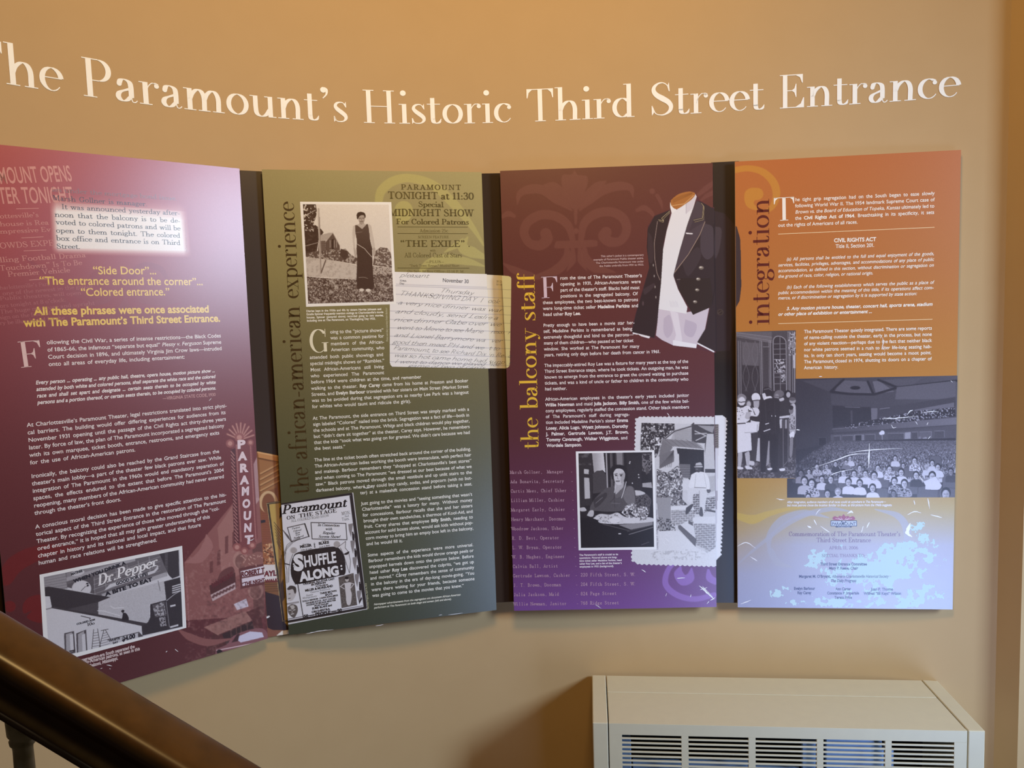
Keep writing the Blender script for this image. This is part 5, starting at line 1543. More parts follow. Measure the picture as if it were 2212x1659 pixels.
for a, b in (((1275, 200), (1390, 250)), ((1285, 300), (1390, 250)), ((1275, 230), (1395, 225))):
    ph.seg(Q(a, b), 2.2, .78)
ph.mix(pm((935, 280), (1260, 310), (1370, 390), (1040, 360), (900, 440)), .50)
for k in range(6):
    ph.seg(Q((960 + 55 * k, 290), (1050 + 60 * k, 365)), .8, .35)
ph.seg(Q((930, 280), (880, 470)), 1.5, .8); ph.mix(pm((940, 300), (1040, 370), (1000, 440), (890, 470)), .45)
ph.mix(pm((1080, 380), (1370, 400), (1370, 640), (1220, 720), (1100, 560), (1090, 430)), .10)
ph.mix(pm((900, 460), (1050, 400), (1060, 520), (900, 600)), .42)
for k in range(7):
    ph.seg(Q((1050, 410), (900 + 20 * k, 580)), .8, .2)
ph.mix(pm((1060, 440), (1105, 440), (1115, 680), (1040, 680)), .86)
ph.mix(pm((1105, 545), (1225, 550), (1220, 700), (1130, 690)), .30)
for k in range(8):
    ph.seg(Q((1110, 560 + 18 * k), (1222, 560 + 18 * k)), .8, .65)
bs = pm((870, 600), (980, 640), (1100, 560), (1150, 700), (1140, 920), (1200, 980), (1000, 990), (870, 960)); ph.mix(bs, .42); ph.speckle(bs, .9, 2.6, .52, 23, .1); ph.speckle(bs, .08, 3, .6, 24, .1)
ph.mix(pm((870, 900), (1020, 900), (1020, 1250), (900, 1260)), .60); ph.speckle(pm((870, 1100), (1060, 1140), (1070, 1260), (880, 1260)), .15, 2.4, .5, 25, .1)
for k in range(10):
    ph.seg(Q((1145 + 9 * k, 720), (1148 + 9 * k, 820)), 1.0, .95)
ph.mix(pm((1410, 680), (1490, 670), (1490, 830), (1420, 850)), .75)
def bricks(poly, dark=.45):
    b = ph.cover(Q(*poly)) * pic
    ph.mix(b, .80)
    yy, xx = ((YY + XX * .06) / 24), (XX / 52)
    row = np.floor(yy)
    m = ((yy - row) > .28) & (((xx + .5 * (row % 2)) % 1) > .14)
    ph.mix(b * m, dark)
bricks(((1025, 1020), (1260, 1020), (1290, 1240), (1030, 1180)), .58); bricks(((1250, 860), (1490, 880), (1490, 1010), (1330, 1080), (1260, 1070)), .38); bricks(((1260, 1170), (1490, 1180), (1490, 1500), (1290, 1400)), .55)
ph.mix(pm((1020, 995), (1250, 990), (1270, 1030), (1020, 1035)), .93); ph.mix(pm((1250, 1110), (1490, 1100), (1490, 1180), (1260, 1175)), .92); ph.mix(pm((1380, 880), (1490, 860), (1490, 890), (1380, 900)), .9)
ph.mix(pm((1095, 1200), (1210, 1140), (1260, 1180), (1280, 1420), (1100, 1230)), .90); ph.mix(pm((1095, 1200), (1120, 1190), (1290, 1340), (1280, 1420), (1100, 1230)), .34); ph.mix(pm((1205, 1140), (1250, 1165), (1255, 1200), (1205, 1175)), .3); ph.mix(pm((1390, 1020), (1490, 1040), (1490, 1060), (1400, 1045)), .25)
ph.mix(pm((700, 1260), (1100, 1250), (1290, 1430), (1490, 1520), (1490, 1640), (650, 1640)), .93); ph.speckle(pm((700, 1480), (1480, 1430), (1480, 1560), (700, 1560)), .78, 4, .5, 26, .2)
# man
ph.blob(Q((1200, 790), (1290, 780), (1400, 800), (1380, 1000), (1360, 1080), (1320, 1070), (1320, 860), (1260, 870), (1245, 940), (1200, 935)), .90); ph.seg(Q((1320, 830), (1322, 1050)), 1.2, .6)
ph.blob(Q((1235, 660), (1300, 630), (1380, 640), (1420, 700), (1430, 800), (1400, 820), (1280, 800), (1210, 790)), .96); ph.seg(Q((1285, 660), (1270, 790)), .9, .75); ph.seg(Q((1270, 795), (1390, 800)), 1.8, .55); ph.seg(Q((1370, 650), (1395, 790)), .8, .78)
ph.blob(Q((1395, 815), (1440, 820), (1430, 850), (1405, 850)), .3)
ph.blob(Q((1272, 580), (1300, 575), (1340, 580), (1340, 610), (1320, 635), (1285, 625)), .22); ph.seg(Q((1285, 602), (1305, 602)), 1.0, .6)
ph.poly(Q((1262, 575), (1358, 572), (1356, 582), (1268, 582)), .8); ph.blob(Q((1285, 540), (1335, 532), (1348, 575), (1282, 575)), .78); ph.seg(Q((1282, 566), (1348, 564)), 1.8, .25)
ph.blob(Q((1180, 1010), (1240, 970), (1255, 985), (1210, 1060), (1175, 1080)), .2); ph.blob(Q((1330, 1000), (1350, 1010), (1360, 1095), (1320, 1085)), .25)
ph.grain(.02)
pp = ph.build('photograph', R3, .0012, label='deckle edged photograph of a man in white seated on a brick step')
l = T(P3, .0020); l.line('Courtesy Joan P. Thorne and Lawrence Perkins', S(888, 1450), S(880, 1030), 'i', 4.4); l.build('credit_line', '#8e8490', pp)

# photograph of a woman at a table
l = T(P3, .0022); l.poly([(1243.8, 975.1), (1413.5, 972.3), (1418.2, 1186.9), (1249.9, 1188.6)])
pf = l.build('photograph', '#f4f3f7', R3, 'black and white portrait of a seated woman with flowers and a white border')
ph = Pic(P3, [(1249.3, 979.3), (1408.5, 976.6), (1412.9, 1181.3), (1254.9, 1183.6)], .85, base=.10, tone=('#1d1517', '#eae7ee'))
ph.mix(ph.cover(Q((40, 430), (200, 430), (190, 980), (50, 1000))), .16); ph.speckle(ph.cover(Q((40, 430), (180, 430), (180, 560), (50, 560))), .35, 9, .5, 31, .3)
ph.poly(Q((105, 600), (155, 605), (155, 655), (105, 650)), .82); ph.poly(Q((105, 690), (160, 695), (170, 910), (112, 915)), .80)
ph.poly(Q((190, 430), (310, 430), (330, 640), (300, 610), (210, 640)), .80); ph.ramp(.70, .92, 1285, 1305, 'x', ph.cover(Q((190, 430), (310, 430), (330, 640), (300, 610), (210, 640)))); ph.poly(Q((195, 650), (240, 620), (300, 615), (335, 660), (340, 840), (200, 860)), .24)
for x, w_, c in ((340, 3, .7), (385, 2.2, .45), (395, 4, .3), (475, 16, .52), (440, 3, .2), (515, 3, .3)):
    ph.seg(Q((x, 440), (x + 12, 800)), w_, c)
ph.poly(Q((550, 440), (700, 440), (720, 900), (570, 800)), .14)
ph.poly(Q((715, 440), (825, 440), (830, 560), (800, 650), (720, 620)), .46); ph.speckle(ph.cover(Q((715, 440), (825, 440), (830, 760), (720, 700))), .12, 3, .5, 32, .1); ph.poly(Q((720, 750), (815, 740), (825, 800), (720, 790)), .7)
ph.ell(*S(770, 480), 5, 6, .15); ph.poly(Q((750, 600), (775, 560), (790, 640), (760, 660)), .3)
for x, y in ((585, 540), (590, 525), (680, 660), (683, 690), (615, 750)):
    ph.ell(*S(x, y), 1.4, 1.4, .9)
ph.blob(Q((640, 830), (740, 850), (810, 920), (800, 1000), (780, 1080), (650, 1000)), .34); ph.speckle(ph.cover(Q((640, 830), (810, 900), (790, 1070), (650, 1000))), .12, 2, .5, 33, .1); ph.blob(Q((635, 825), (700, 830), (750, 860), (650, 880)), .85)
# woman
ph.blob(Q((340, 800), (440, 780), (570, 775), (630, 800), (650, 900), (640, 1000), (520, 1040), (340, 1050), (220, 1040), (180, 1060), (170, 1000), (230, 900)), .30)
ph.blob(Q((540, 790), (620, 795), (640, 960), (580, 980), (520, 900)), .44); ph.blob(Q((430, 800), (520, 790), (500, 880), (430, 900)), .38); ph.blob(Q((200, 930), (330, 850), (340, 900), (230, 1010)), .2)
ph.seg(Q((420, 800), (430, 900), (380, 950)), 1.1, .15); ph.seg(Q((500, 900), (560, 780)), .9, .15); ph.seg(Q((550, 735), (520, 850), (500, 905)), 1.5, .92)
ph.seg(Q((230, 960), (300, 900)), 1.0, .5); ph.seg(Q((420, 880), (430, 1010)), 1.0, .18); ph.seg(Q((390, 960), (480, 965)), .9, .5)
ph.poly(Q((430, 720), (530, 730), (520, 790), (440, 870), (425, 800)), .74); ph.seg(Q((440, 770), (425, 850)), 1.4, .9)
ph.blob(Q((385, 640), (388, 590), (430, 558), (500, 558), (550, 590), (556, 670), (545, 735), (525, 730), (530, 640), (480, 600), (420, 630), (415, 700), (398, 705)), .10)
ph.blob(Q((415, 640), (440, 600), (500, 600), (535, 640), (532, 700), (500, 760), (455, 765), (425, 720)), .86)
ph.blob(Q((500, 640), (535, 640), (530, 710), (500, 755), (490, 700)), .66, .8)
ph.seg(Q((427, 655), (455, 650)), 1.5, .25); ph.seg(Q((480, 655), (510, 658)), 1.5, .25); ph.ell(*S(443, 668), 2.4, 1.5, .15); ph.ell(*S(495, 670), 2.4, 1.5, .15); ph.seg(Q((462, 660), (456, 700), (468, 704)), .9, .5); ph.seg(Q((442, 728), (480, 727)), 1.9, .3); ph.seg(Q((448, 736), (474, 736)), .9, .6)
ph.blob(Q((440, 560), (520, 565), (560, 620), (545, 650), (510, 605), (450, 595), (415, 630), (410, 600)), .09)
ph.blob(Q((135, 1090), (165, 1040), (205, 1040), (205, 1090), (180, 1105)), .80); ph.blob(Q((60, 1010), (110, 1005), (130, 1040), (70, 1045)), .8)
# table, cloth, flowers
ph.poly(Q((70, 1110), (200, 1120), (470, 1190), (830, 1160), (840, 1420), (80, 1420)), .06)
ph.poly(Q((470, 1190), (830, 1150), (830, 1190), (600, 1240)), .55); ph.seg(Q((580, 1290), (830, 1215)), 1.6, .5); ph.seg(Q((560, 1260), (830, 1190)), 1.0, .3); ph.seg(Q((300, 1180), (580, 1250)), 1.2, .35)
ph.blob(Q((200, 1120), (270, 1075), (380, 1080), (460, 1060), (560, 1110), (800, 1110), (830, 1155), (480, 1180), (280, 1170), (250, 1140)), .88); ph.speckle(ph.cover(Q((220, 1090), (460, 1070), (480, 1170), (260, 1160))), .55, 2.4, .55, 34, .1)
ph.blob(Q((370, 1130), (430, 1105), (490, 1130), (460, 1165), (390, 1165)), .95)
fl = ph.cover(Q((500, 1060), (540, 990), (620, 960), (680, 990), (760, 1000), (790, 1060), (760, 1130), (700, 1150), (560, 1110)))
ph.mix(fl, .5); ph.speckle(fl, .95, 3.0, .48, 35, .1); ph.speckle(fl, .08, 3, .58, 36, .1)
ph.poly(Q((510, 1120), (700, 1110), (690, 1165), (530, 1170)), .90)
ph.poly(Q((468, 1278), (495, 1278), (495, 1288), (468, 1288)), .9); ph.seg(Q((710, 1400), (790, 1370)), 1, .4)
ph.grain(.02)
ph.build('picture', pf, .0026)
# ------------------------------------------------------------------ panel 4 (orange)
g = Pic(P4, sheet_quad(P4), 1.25)
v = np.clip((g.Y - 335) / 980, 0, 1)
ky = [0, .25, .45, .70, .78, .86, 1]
col = np.array([hexc(c) for c in ('#c0713c', '#bd7538', '#bd7d36', '#b98a3c', '#b79e68', '#a9a3b4', '#a0a1c2')])  # lavender foot: bluish door glare is partly painted into the ground colour
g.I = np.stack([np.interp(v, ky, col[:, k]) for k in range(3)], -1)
g.mix(np.clip((1720 - g.X) / 130, 0, 1) * np.clip((g.Y - 1030) / 30, 0, 1) * np.clip((1240 - g.Y) / 150, 0, 1) * .75, '#b58b3c')
S = lambda x, y: (1560 + x / 3.95, 310 + y / 3.95)
Q = lambda *p: [S(*q) for q in p]
g.band(Q((100, 228), (220, 212), (340, 240), (430, 320), (463, 420), (440, 520), (380, 575), (300, 560)), (13, 13, 15, 17, 17, 13, 8, 1), '#cb8a3c')
g.band(Q((300, 430), (245, 440), (240, 520), (330, 575)), (26, 28, 16, 2), '#cb8a3c')
g.band([(1585, 1112), (1625, 1122), (1660, 1110), (1700, 1100), (1740, 1096)], (12, 20, 12, 8, 2), '#c4a44e')
for pts, w in (([(1592, 1220), (1650, 1170), (1720, 1120), (1790, 1100), (1840, 1105)], (3, 8, 12, 10, 2)), ([(1664, 1205), (1662, 1160), (1690, 1125), (1740, 1108), (1790, 1118)], (2, 14, 20, 14, 2)), ([(1664, 1190), (1680, 1215), (1710, 1225)], (14, 14, 3)), ([(1890, 1100), (1940, 1115), (1960, 1150), (1950, 1190)], (2, 14, 18, 3))):
    g.band(pts, w, '#aaa6b4', .8)
g.grain(.004)
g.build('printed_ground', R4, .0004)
l = T(P4)
l.line('integration', (1662, 701.9), (1661.2, 428.5), 'didone', size_px=43)
l.build('heading', '#65241a', R4, 'maroon serif heading running up the left side')
W4 = '#fbf4ea'
l = T(P4); l.line('T', (1670.5, 477.6), (1717.5, 475), 'didone', size_px=50); l.build('drop_cap', W4, R4, 'large white capital T')
l = T(P4)
l.block(['he tight grip segregation had on the South began to ease slowly', 'following World War II. The 1954 landmark Supreme Court case of', '_Brown vs. the Board of Education of Topeka, Kansas_ ultimately led to', 'the *Civil Rights Act of 1964*. Breathtaking in its specificity, it sets'], (1717.5, 434.8), (1717.5, 475), (2018.4, 440))
l.block(['out the rights of Americans of all races.'], (1680.8, 490.3), (1680.8, 490.3), (1852.9, 483.4))
l.build('paragraph', W4, R4)
for a, b in (((1681, 505.7), (2018.7, 491)), ((1681, 699.1), (2014.4, 689.7))):
    l = T(P4); l.rule(a, b, 1.3); l.build('rule_line', '#f3d3a4', R4)
l = T(P4); l.line('CIVIL RIGHTS ACT', (1801.3, 523.4), (1892.2, 520.6), 'b', 8.2); l.line('Title II, Section 201.', (1805, 536), (1888.4, 533.3), 'r', 8); l.build('paragraph', W4, R4)
l = T(P4)
l.block(['(a) All persons shall be entitled to the full and equal enjoyment of the goods,', 'services, facilities, privileges, advantages, and accommodations of any place of public', 'accommodation, as defined in this section, without discrimination or segregation on', 'the ground of race, color, religion, or national origin.'], (1698.7, 563.2), (1680.8, 600.4), (2017.3, 560), 'i', .0104, starts={1: (1680.8, 575.8), 2: (1680.8, 588), 3: (1680.8, 600)}, ends={3: (1885.8, 593)})
l.build('paragraph', W4, R4)
l = T(P4)
l.block(['(b) Each of the following establishments which serves the public as a place of', 'public accommodation within the meaning of this title, if its operations affect com-', 'merce, or if discrimination or segregation by it is supported by state action:'], (1698.7, 623.9), (1680.8, 647.2), (2016.5, 620), 'i', .0104, starts={1: (1680.8, 636), 2: (1680.8, 647)}, ends={2: (1980.3, 638)})
l.build('paragraph', W4, R4)
l = T(P4)
l.block(['3. Any motion picture house, theater, concert hall, sports arena, stadium', 'or other place of exhibition or entertainment …'], (1698.7, 670), (1680.8, 682.2), (2013.9, 661), 'bi', .0104, starts={1: (1680.8, 682)}, ends={1: (1883.5, 677)})
l.build('paragraph', W4, R4)
l = T(P4)
l.block(['The Paramount Theater quietly integrated. There are some reports', 'of name-calling outside the theater, early in the process, but none', 'of any violent reaction—perhaps due to the fact that neither black', 'nor white patrons seemed in a rush to alter life-long seating hab-', 'its. In only ten short years, seating would become a moot point.', 'The Paramount closed in 1974, shutting its doors on a chapter of', 'American history.'], (1736.7, 719.8), (1736.7, 797.8), (2013, 720), ends={6: (1810.6, 797)})
l.build('paragraph', W4, R4)
l = T(P4)
l.line('After integration, audience members of all races could sit anywhere in The Paramount—', (1700, 1087), (1913, 1086.3), 'bi', 5); l.line('but most patrons chose the location familiar to them, as this picture from the 1960s suggests.', (1700, 1093.8), (1927, 1093.2), 'bi', 5)
l.build('caption', '#e6e2e6', R4)
# credits at the foot
MAR = '#6a4a78'
l = T(P4); l.line('Commemoration of The Paramount Theater’s', (1703.8, 1158), (1944.8, 1158), 'news', 9.5); l.line('Third Street Entrance', (1763.8, 1171.2), (1881, 1171.2), 'news', 9.5); l.build_each('dedication', MAR, R4, 'mauve serif dedication line')
l = T(P4); l.line('APRIL 11, 2006', (1790.9, 1186.5), (1853.7, 1186.5), 'news', 6.5); l.line('SPECIAL THANKS TO:', (1775, 1203.2), (1869.4, 1203.2), 'news', 6.5); l.build_each('dedication', MAR, R4, 'mauve serif dedication line')
NAVY = '#2c3568'
l = T(P4)
for t, x0, x1, y, st in (('Third Street Entrance Committee', 1771.9, 1872.7, 1221.3, 'b'), ('Mary P. Reese, _Chair_', 1790.9, 1853, 1230.2, 'b'), ('Margaret M. O’Bryant,', 1725.8, 1794.3, 1247.9, 'b'), ('Albemarle Charlottesville Historical Society', 1797, 1919, 1247.9, 'i'), ('The Daily Progress', 1794.2, 1849.4, 1257.3, 'bi'), ('Evelyn Barbour', 1715, 1760.5, 1274, 'b'), ('Ray Carey', 1722.5, 1752.4, 1283.3, 'b'), ('Ann Carter', 1804.8, 1838, 1275, 'b'), ('Constance P. Imperiale', 1786.6, 1855.7, 1284, 'b'), ('Teresa Price', 1802.5, 1840.3, 1293.4, 'b'), ('Joan P. Thorne', 1881.5, 1928.9, 1275.7, 'b'), ('Wilfred “88 Keys” Wilson', 1865.8, 1946.6, 1284.8, 'b')):
    l.line(t, (x0, y), (x1, y), st, 6.0)
l.build_each('credit_name', NAVY, R4, 'navy blue line of thanks')
# emblem: fan crest over a name plate
S = lambda x, y: (1560 + x / 3.95, 1020 + y / 3.95)
Q = lambda *p: [S(*q) for q in p]
l = T(P4, .0016); l.poly(Q((925, 412), (1150, 412), (1150, 462), (925, 462))); em = l.build('emblem', '#2c3356', R4, 'small crest emblem with a fan over a name plate')
l = T(P4, .0018); l.poly(Q((931, 418), (1144, 418), (1144, 456), (931, 456))); l.build('name_plate', '#c9cfe6', em)
l = T(P4, .0018); l.poly(smooth(Q((945, 405), (942, 388), (962, 375), (985, 385), (1000, 372), (1020, 378), (1036, 358), (1052, 378), (1075, 372), (1090, 385), (1112, 375), (1132, 388), (1130, 405), (1100, 410), (1037, 408), (975, 410), (945, 405)), 3)); l.build('fan_crest', '#9c3f62', em)
l = T(P4, .0020)
for k in range(-3, 4):
    if k: l.stroke([S(1037 + 8 * k, 406), S(1037 + 24 * k, 384 + 3 * abs(k))], .8)
l.build('fan_ribs', '#e4c3d0', em)
l = T(P4, .0020); l.disc(S(1036, 420), 5.5, 2.6); l.build('oval_plate', '#2c3356', em)
l = T(P4, .0022); l.line('PARAMOUNT', S(936, 452), S(1140, 452), 'b', 6.4); l.build('lettering', '#2c3356', em)
l = T(P4, .0022); l.line('the', S(1024, 425), S(1049, 424), 'bi', 3); l.build('lettering', '#e8e6f2', em)
l = T(P4, .0018); l.poly(Q((968, 462), (1105, 462), (1105, 471), (968, 471))); l.build('footer_plate', '#2c3356', em)
l = T(P4, .0020); l.line('THEATER', S(985, 470), S(1090, 470), 'r', 1.6); l.build('lettering', '#c9cfe6', em)

# crowd photograph
S = lambda x, y: (1690 + x / 5.745, 805 + y / 5.745)
Q = lambda *p: [S(*q) for q in p]
VIO = ('#241c22', '#d9d6ea')
ph = Pic(P4, [(1700, 818.6), (2068.4, 811.2), (2062.7, 1074.3), (1700.2, 1075)], .95, base=.16, tone=VIO)
ph.ramp(.16, .30, 1750, 2068, 'x')
ph.mix(ph.noise(20, 3) * .12, .35)
ph.poly(Q((240, 100), (720, 80), (620, 220), (580, 235)), .24); ph.poly(Q((700, 130), (770, 95), (1060, 110), (1110, 265), (650, 235)), .34); ph.poly(Q((1120, 110), (1200, 100), (1390, 235), (1160, 260)), .40); ph.poly(Q((1250, 90), (1750, 60), (1620, 150), (1420, 165)), .30)
for a in ((( 760, 85), (600, 235)), ((1060, 110), (1130, 270)), ((1190, 90), (1430, 185)), ((600, 235), (830, 265), (1140, 270), (1430, 185), (2160, 100))):
    ph.seg(Q(*a), 5, .10)
ph.ell(*S(905, 188), 11, 4, .08)
ph.poly(Q((600, 265), (830, 280), (1140, 290), (1390, 260), (1390, 330), (1150, 430), (610, 400)), .24); ph.poly(Q((1420, 180), (2150, 100), (2150, 330), (1400, 330)), .36)
ph.poly(Q((620, 410), (1100, 430), (1110, 620), (620, 680)), .13); ph.poly(Q((845, 470), (872, 470), (870, 625), (850, 630)), .24); ph.poly(Q((585, 395), (620, 400), (625, 745), (600, 745)), .2)
ph.poly(Q((1100, 440), (1180, 440), (1175, 590), (1105, 590)), .42); ph.poly(Q((1205, 470), (1275, 470), (1275, 560), (1210, 560)), .34); ph.poly(Q((1180, 440), (2150, 300), (2150, 420), (1180, 560)), .22); ph.poly(Q((1640, 460), (2130, 370), (2130, 440), (1640, 500)), .42)
ph.seg(Q((780, 425), (960, 432)), 1.5, .4); ph.seg(Q((1210, 450), (1330, 435)), 1.2, .55)
# balcony rim with heads
bm = ph.cover(Q((760, 660), (1200, 570), (1700, 470), (2140, 430), (2150, 540), (1300, 640), (800, 700)))
ph.mix(bm, .12); ph.speckle(bm, .72, 2.4, .60, 7, .08)
ph.poly(Q((620, 700), (860, 690), (2160, 560), (2160, 650), (640, 755)), .34); ph.ramp(.25, .46, 1800, 2060, 'x', ph.cover(Q((620, 700), (860, 690), (2160, 560), (2160, 650), (640, 755)))); ph.seg(Q((620, 750), (2160, 648)), 1.2, .15); ph.seg(Q((620, 700), (2160, 560)), 1.0, .5)
# rear wall under the balcony
ph.poly(Q((600, 770), (2160, 690), (2160, 830), (600, 880)), .30)
for x0, x1, c in ((640, 720, .22), (745, 880, .24), (890, 1010, .48), (905, 985, .12), (1030, 1150, .25), (1310, 1510, .26), (1520, 1590, .66), (1610, 1680, .24), (1700, 1850, .36), (1890, 2010, .26)):
    y = 790 - (x0 - 600) * .05
    ph.poly(Q((x0, y), (x1, y - 5), (x1, y + 75), (x0, y + 80)), c)
    ph.seg(Q((x0, y), (x1, y - 5), (x1, y + 75)), .8, .6)
ph.poly(Q((450, 805), (545, 805), (545, 900), (450, 900)), .10); ph.seg(Q((450, 900), (450, 805), (545, 805), (545, 900)), .8, .3); ph.poly(Q((440, 570), (515, 570), (515, 720), (440, 720)), .18)
ph.blob(Q((1200, 745), (1235, 718), (1265, 730), (1262, 765), (1210, 770)), .98); ph.seg(Q((1238, 765), (1240, 830)), 1, .8)
ph.ell(*S(1705, 815), 3, 4, .5); ph.blob(Q((1690, 830), (1725, 830), (1720, 900), (1690, 900)), .75); ph.blob(Q((1740, 810), (1790, 800), (1790, 850), (1740, 860)), .62)
# the audience, row by row: far rows are specks, near rows are heads and shoulders
am = ph.cover(Q((170, 960), (560, 890), (1000, 840), (2150, 810), (2150, 1560), (60, 1560), (60, 1320), (170, 1200)))
ph.mix(am, .14)
rr = np.random.RandomState(5)
y = 850.0
while y < 1330:
    t = (y - 850) / 480
    sz = 5.5 + 24 * t ** 1.25
    x = 140 + rr.rand() * sz
    xl = 560 - (y - 880) * 1.7
    while x < 2150:
        if x > max(xl, 150):
            xx, yy = x + rr.randn() * sz * .2, y + rr.randn() * sz * .18 + abs(x - 1300) * -.01
            b = min(.95, .52 + .42 * np.clip((x - 150) / 900, 0, 1) + rr.randn() * .1)
            b *= .72 + .28 * t
            r = sz / 5.745
            cl = rr.choice([.96, .9, .80, .55, .30, .14], p=[.28, .2, .14, .12, .14, .12]) * b
            ph.ell(*S(xx, yy + sz * 1.25), r * 1.05, r * .85, cl)
            ph.ell(*S(xx, yy - sz * .14), r * .60, r * .62, .06)
            ph.ell(*S(xx + sz * .05, yy + sz * .06), r * .42, r * .50, b * .82)
            if sz > 14: ph.seg([S(xx - sz * .2, yy + sz * .02), S(xx + sz * .25, yy + sz * .02)], .7, b * .3)
        x += sz * (1.75 + .5 * rr.rand())
    y += sz * 1.02
ph.mix(am * np.clip(1 - (ph.X - 1700) / 90, 0, 1) * .55, .10)
# seat backs and the front rows, one by one
def seat(x, y, w, h, c=.34): ph.blob(Q((x - w, y + h), (x - w * .95, y - h * .7), (x, y - h), (x + w * .95, y - h * .7), (x + w, y + h)), c); ph.seg(smooth(Q((x - w, y + h), (x - w * .95, y - h * .7), (x, y - h), (x + w * .95, y - h * .7), (x + w, y + h)), 5), .8, .12)
for q in ((730, 1380, 70, 50), (1260, 1340, 60, 80), (450, 1500, 80, 70), (1580, 1230, 70, 60), (1800, 1480, 130, 70), (1240, 1490, 70, 60), (1600, 1430, 80, 70), (2080, 1350, 90, 90), (1450, 1170, 70, 50), (1900, 1090, 70, 60), (640, 1400, 50, 60), (2060, 1500, 110, 70)):
    seat(*q)
def sitter(x, y, s, shirt, hair=.05, face=.88, pat=None):
    ph.blob(Q((x - s * 1.5, y + s * 2.9), (x - s * 1.35, y + s * 1.5), (x - s * .5, y + s * 1.02), (x + s * .5, y + s * 1.02), (x + s * 1.35, y + s * 1.5), (x + s * 1.5, y + s * 2.9)), shirt)
    if pat is not None:
        ph.speckle(ph.cover(Q((x - s * 1.4, y + s * 2.8), (x - s * 1.2, y + s * 1.4), (x, y + s), (x + s * 1.2, y + s * 1.4), (x + s * 1.4, y + s * 2.8))), pat, 2.2, .52, int(x), .08)
    ph.poly(Q((x - s * .3, y + s * .6), (x + s * .3, y + s * .6), (x + s * .3, y + s * 1.15), (x - s * .3, y + s * 1.15)), face * .85)
    ph.ell(*S(x, y - s * .12), s * .80 / 5.745, s * .92 / 5.745, hair)
    ph.ell(*S(x - s * .03, y + s * .16), s * .58 / 5.745, s * .76 / 5.745, face)
    ph.ell(*S(x + s * .28, y + s * .2), s * .28 / 5.745, s * .6 / 5.745, face * .78, .6)
    ph.seg(Q((x - s * .35, y + s * .08), (x - s * .1, y + s * .08)), .9, .15); ph.seg(Q((x + s * .12, y + s * .08), (x + s * .37, y + s * .08)), .9, .15); ph.seg(Q((x, y + s * .15), (x - s * .04, y + s * .36)), .6, .5); ph.seg(Q((x - s * .2, y + s * .55), (x + s * .2, y + s * .55)), .8, .25)
for a in ((840, 1060, 34, .9), (660, 1130, 34, .14), (790, 1110, 34, .45), (550, 1160, 34, .85, .05, .8, .3), (430, 1165, 38, .80, .05, .85, .4), (330, 1225, 34, .7), (960, 1180, 38, .4, .05, .9, .8), (1185, 1180, 42, .96), (1330, 1195, 46, .95, .05, .9, .4), (1400, 1060, 36, .9), (1640, 1090, 44, .96, .05, .9, .45), (1860, 1120, 40, .9), (1930, 1170, 44, .93), (1790, 1170, 36, .9, .7, .8), (2090, 1225, 46, .2, .05, .6), (1500, 1150, 32, .35), (760, 1240, 44, .96), (890, 1250, 46, .97), (1030, 1250, 46, .97), (1140, 1275, 54, .96), (1475, 1235, 50, .97), (1660, 1270, 50, .16), (1860, 1280, 58, .96), (490, 1320, 46, .92), (600, 1320, 50, .22), (230, 1245, 44, .6, .05, .5), (275, 1340, 58, .80), (365, 1370, 58, .85, .06, .9, .1), (1390, 1345, 52, .75, .05, .9, .12), (1515, 1375, 56, .7, .05, .9, .12), (820, 1355, 52, .98), (960, 1370, 50, .99), (1120, 1430, 54, .99), (560, 1500, 52, .9, .05, .8), (690, 1480, 52, .96, .6, .9), (320, 1540, 46, .5), (1380, 1500, 44, .55, .05, .5, .1), (2030, 1500, 76, .4, .05, .8)):
    sitter(*a)
ph.poly(Q((1750, 1350), (1900, 1290), (1980, 1400), (1960, 1440), (1780, 1410)), .97)
ph.grain(.02)
# L shaped: the lobby photograph takes the left side down to y 1032
ph.A = 1.0 - ((ph.X < 1718.6) & (ph.Y < 1032.8))
cp_ = ph.build('photograph', R4, .0012, label='black and white photograph of a full theatre audience')
ph = Pic(P4, [(1590.2, 717), (1718.9, 713.5), (1719, 1032.8), (1592.4, 1032.8)], .9, base=.15, tone=('#2a2023', '#e9e5f0'))
S = lambda x, y: (1585 + x / 4.879, 700 + y / 4.879)
Q = lambda *p: [S(*q) for q in p]
ph.ramp(.24, .12, 717, 860)
ph.poly(Q((25, 85), (400, 80), (400, 200), (280, 180), (25, 110)), .34)
for k in range(4):
    ph.seg(Q((25, 90 + 14 * k), (400, 140 + 18 * k)), 1.2, .55 - .1 * (k % 2))
ph.poly(Q((85, 190), (265, 200), (265, 440), (90, 430)), .33); ph.poly(Q((90, 440), (265, 445), (280, 720), (95, 720)), .14)
for cx0 in (130, 225):
    for s_ in (-1, 1):
        ph.seg([S(cx0 + s_ * 32 * math.sin((yy_ - 180) / 80), yy_) for yy_ in range(180, 720, 12)], .8, .42)
for x, c in ((48, .5), (62, .3), (72, .45), (275, .5), (292, .6), (305, .3), (370, .5), (385, .6)):
    ph.seg(Q((x, 180), (x + 8, 740)), 1.5, c)
ph.poly(Q((310, 240), (370, 240), (370, 680), (315, 680)), .2); ph.seg(Q((310, 240), (372, 240)), 1.2, .55)
ph.poly(smooth(Q((412, 700), (410, 250), (420, 150), (480, 125), (540, 160), (555, 250), (560, 700)), 4), .14)
ph.seg(smooth(Q((425, 700), (415, 250), (425, 150), (480, 128), (540, 165), (552, 260), (556, 700)), 4), 1.8, .6); ph.seg(Q((487, 140), (492, 700)), 1.0, .6)
for y_ in (210, 265, 320, 375, 520, 560, 630):
    ph.seg(Q((420, y_), (552, y_ - 4)), 1.2, .5)
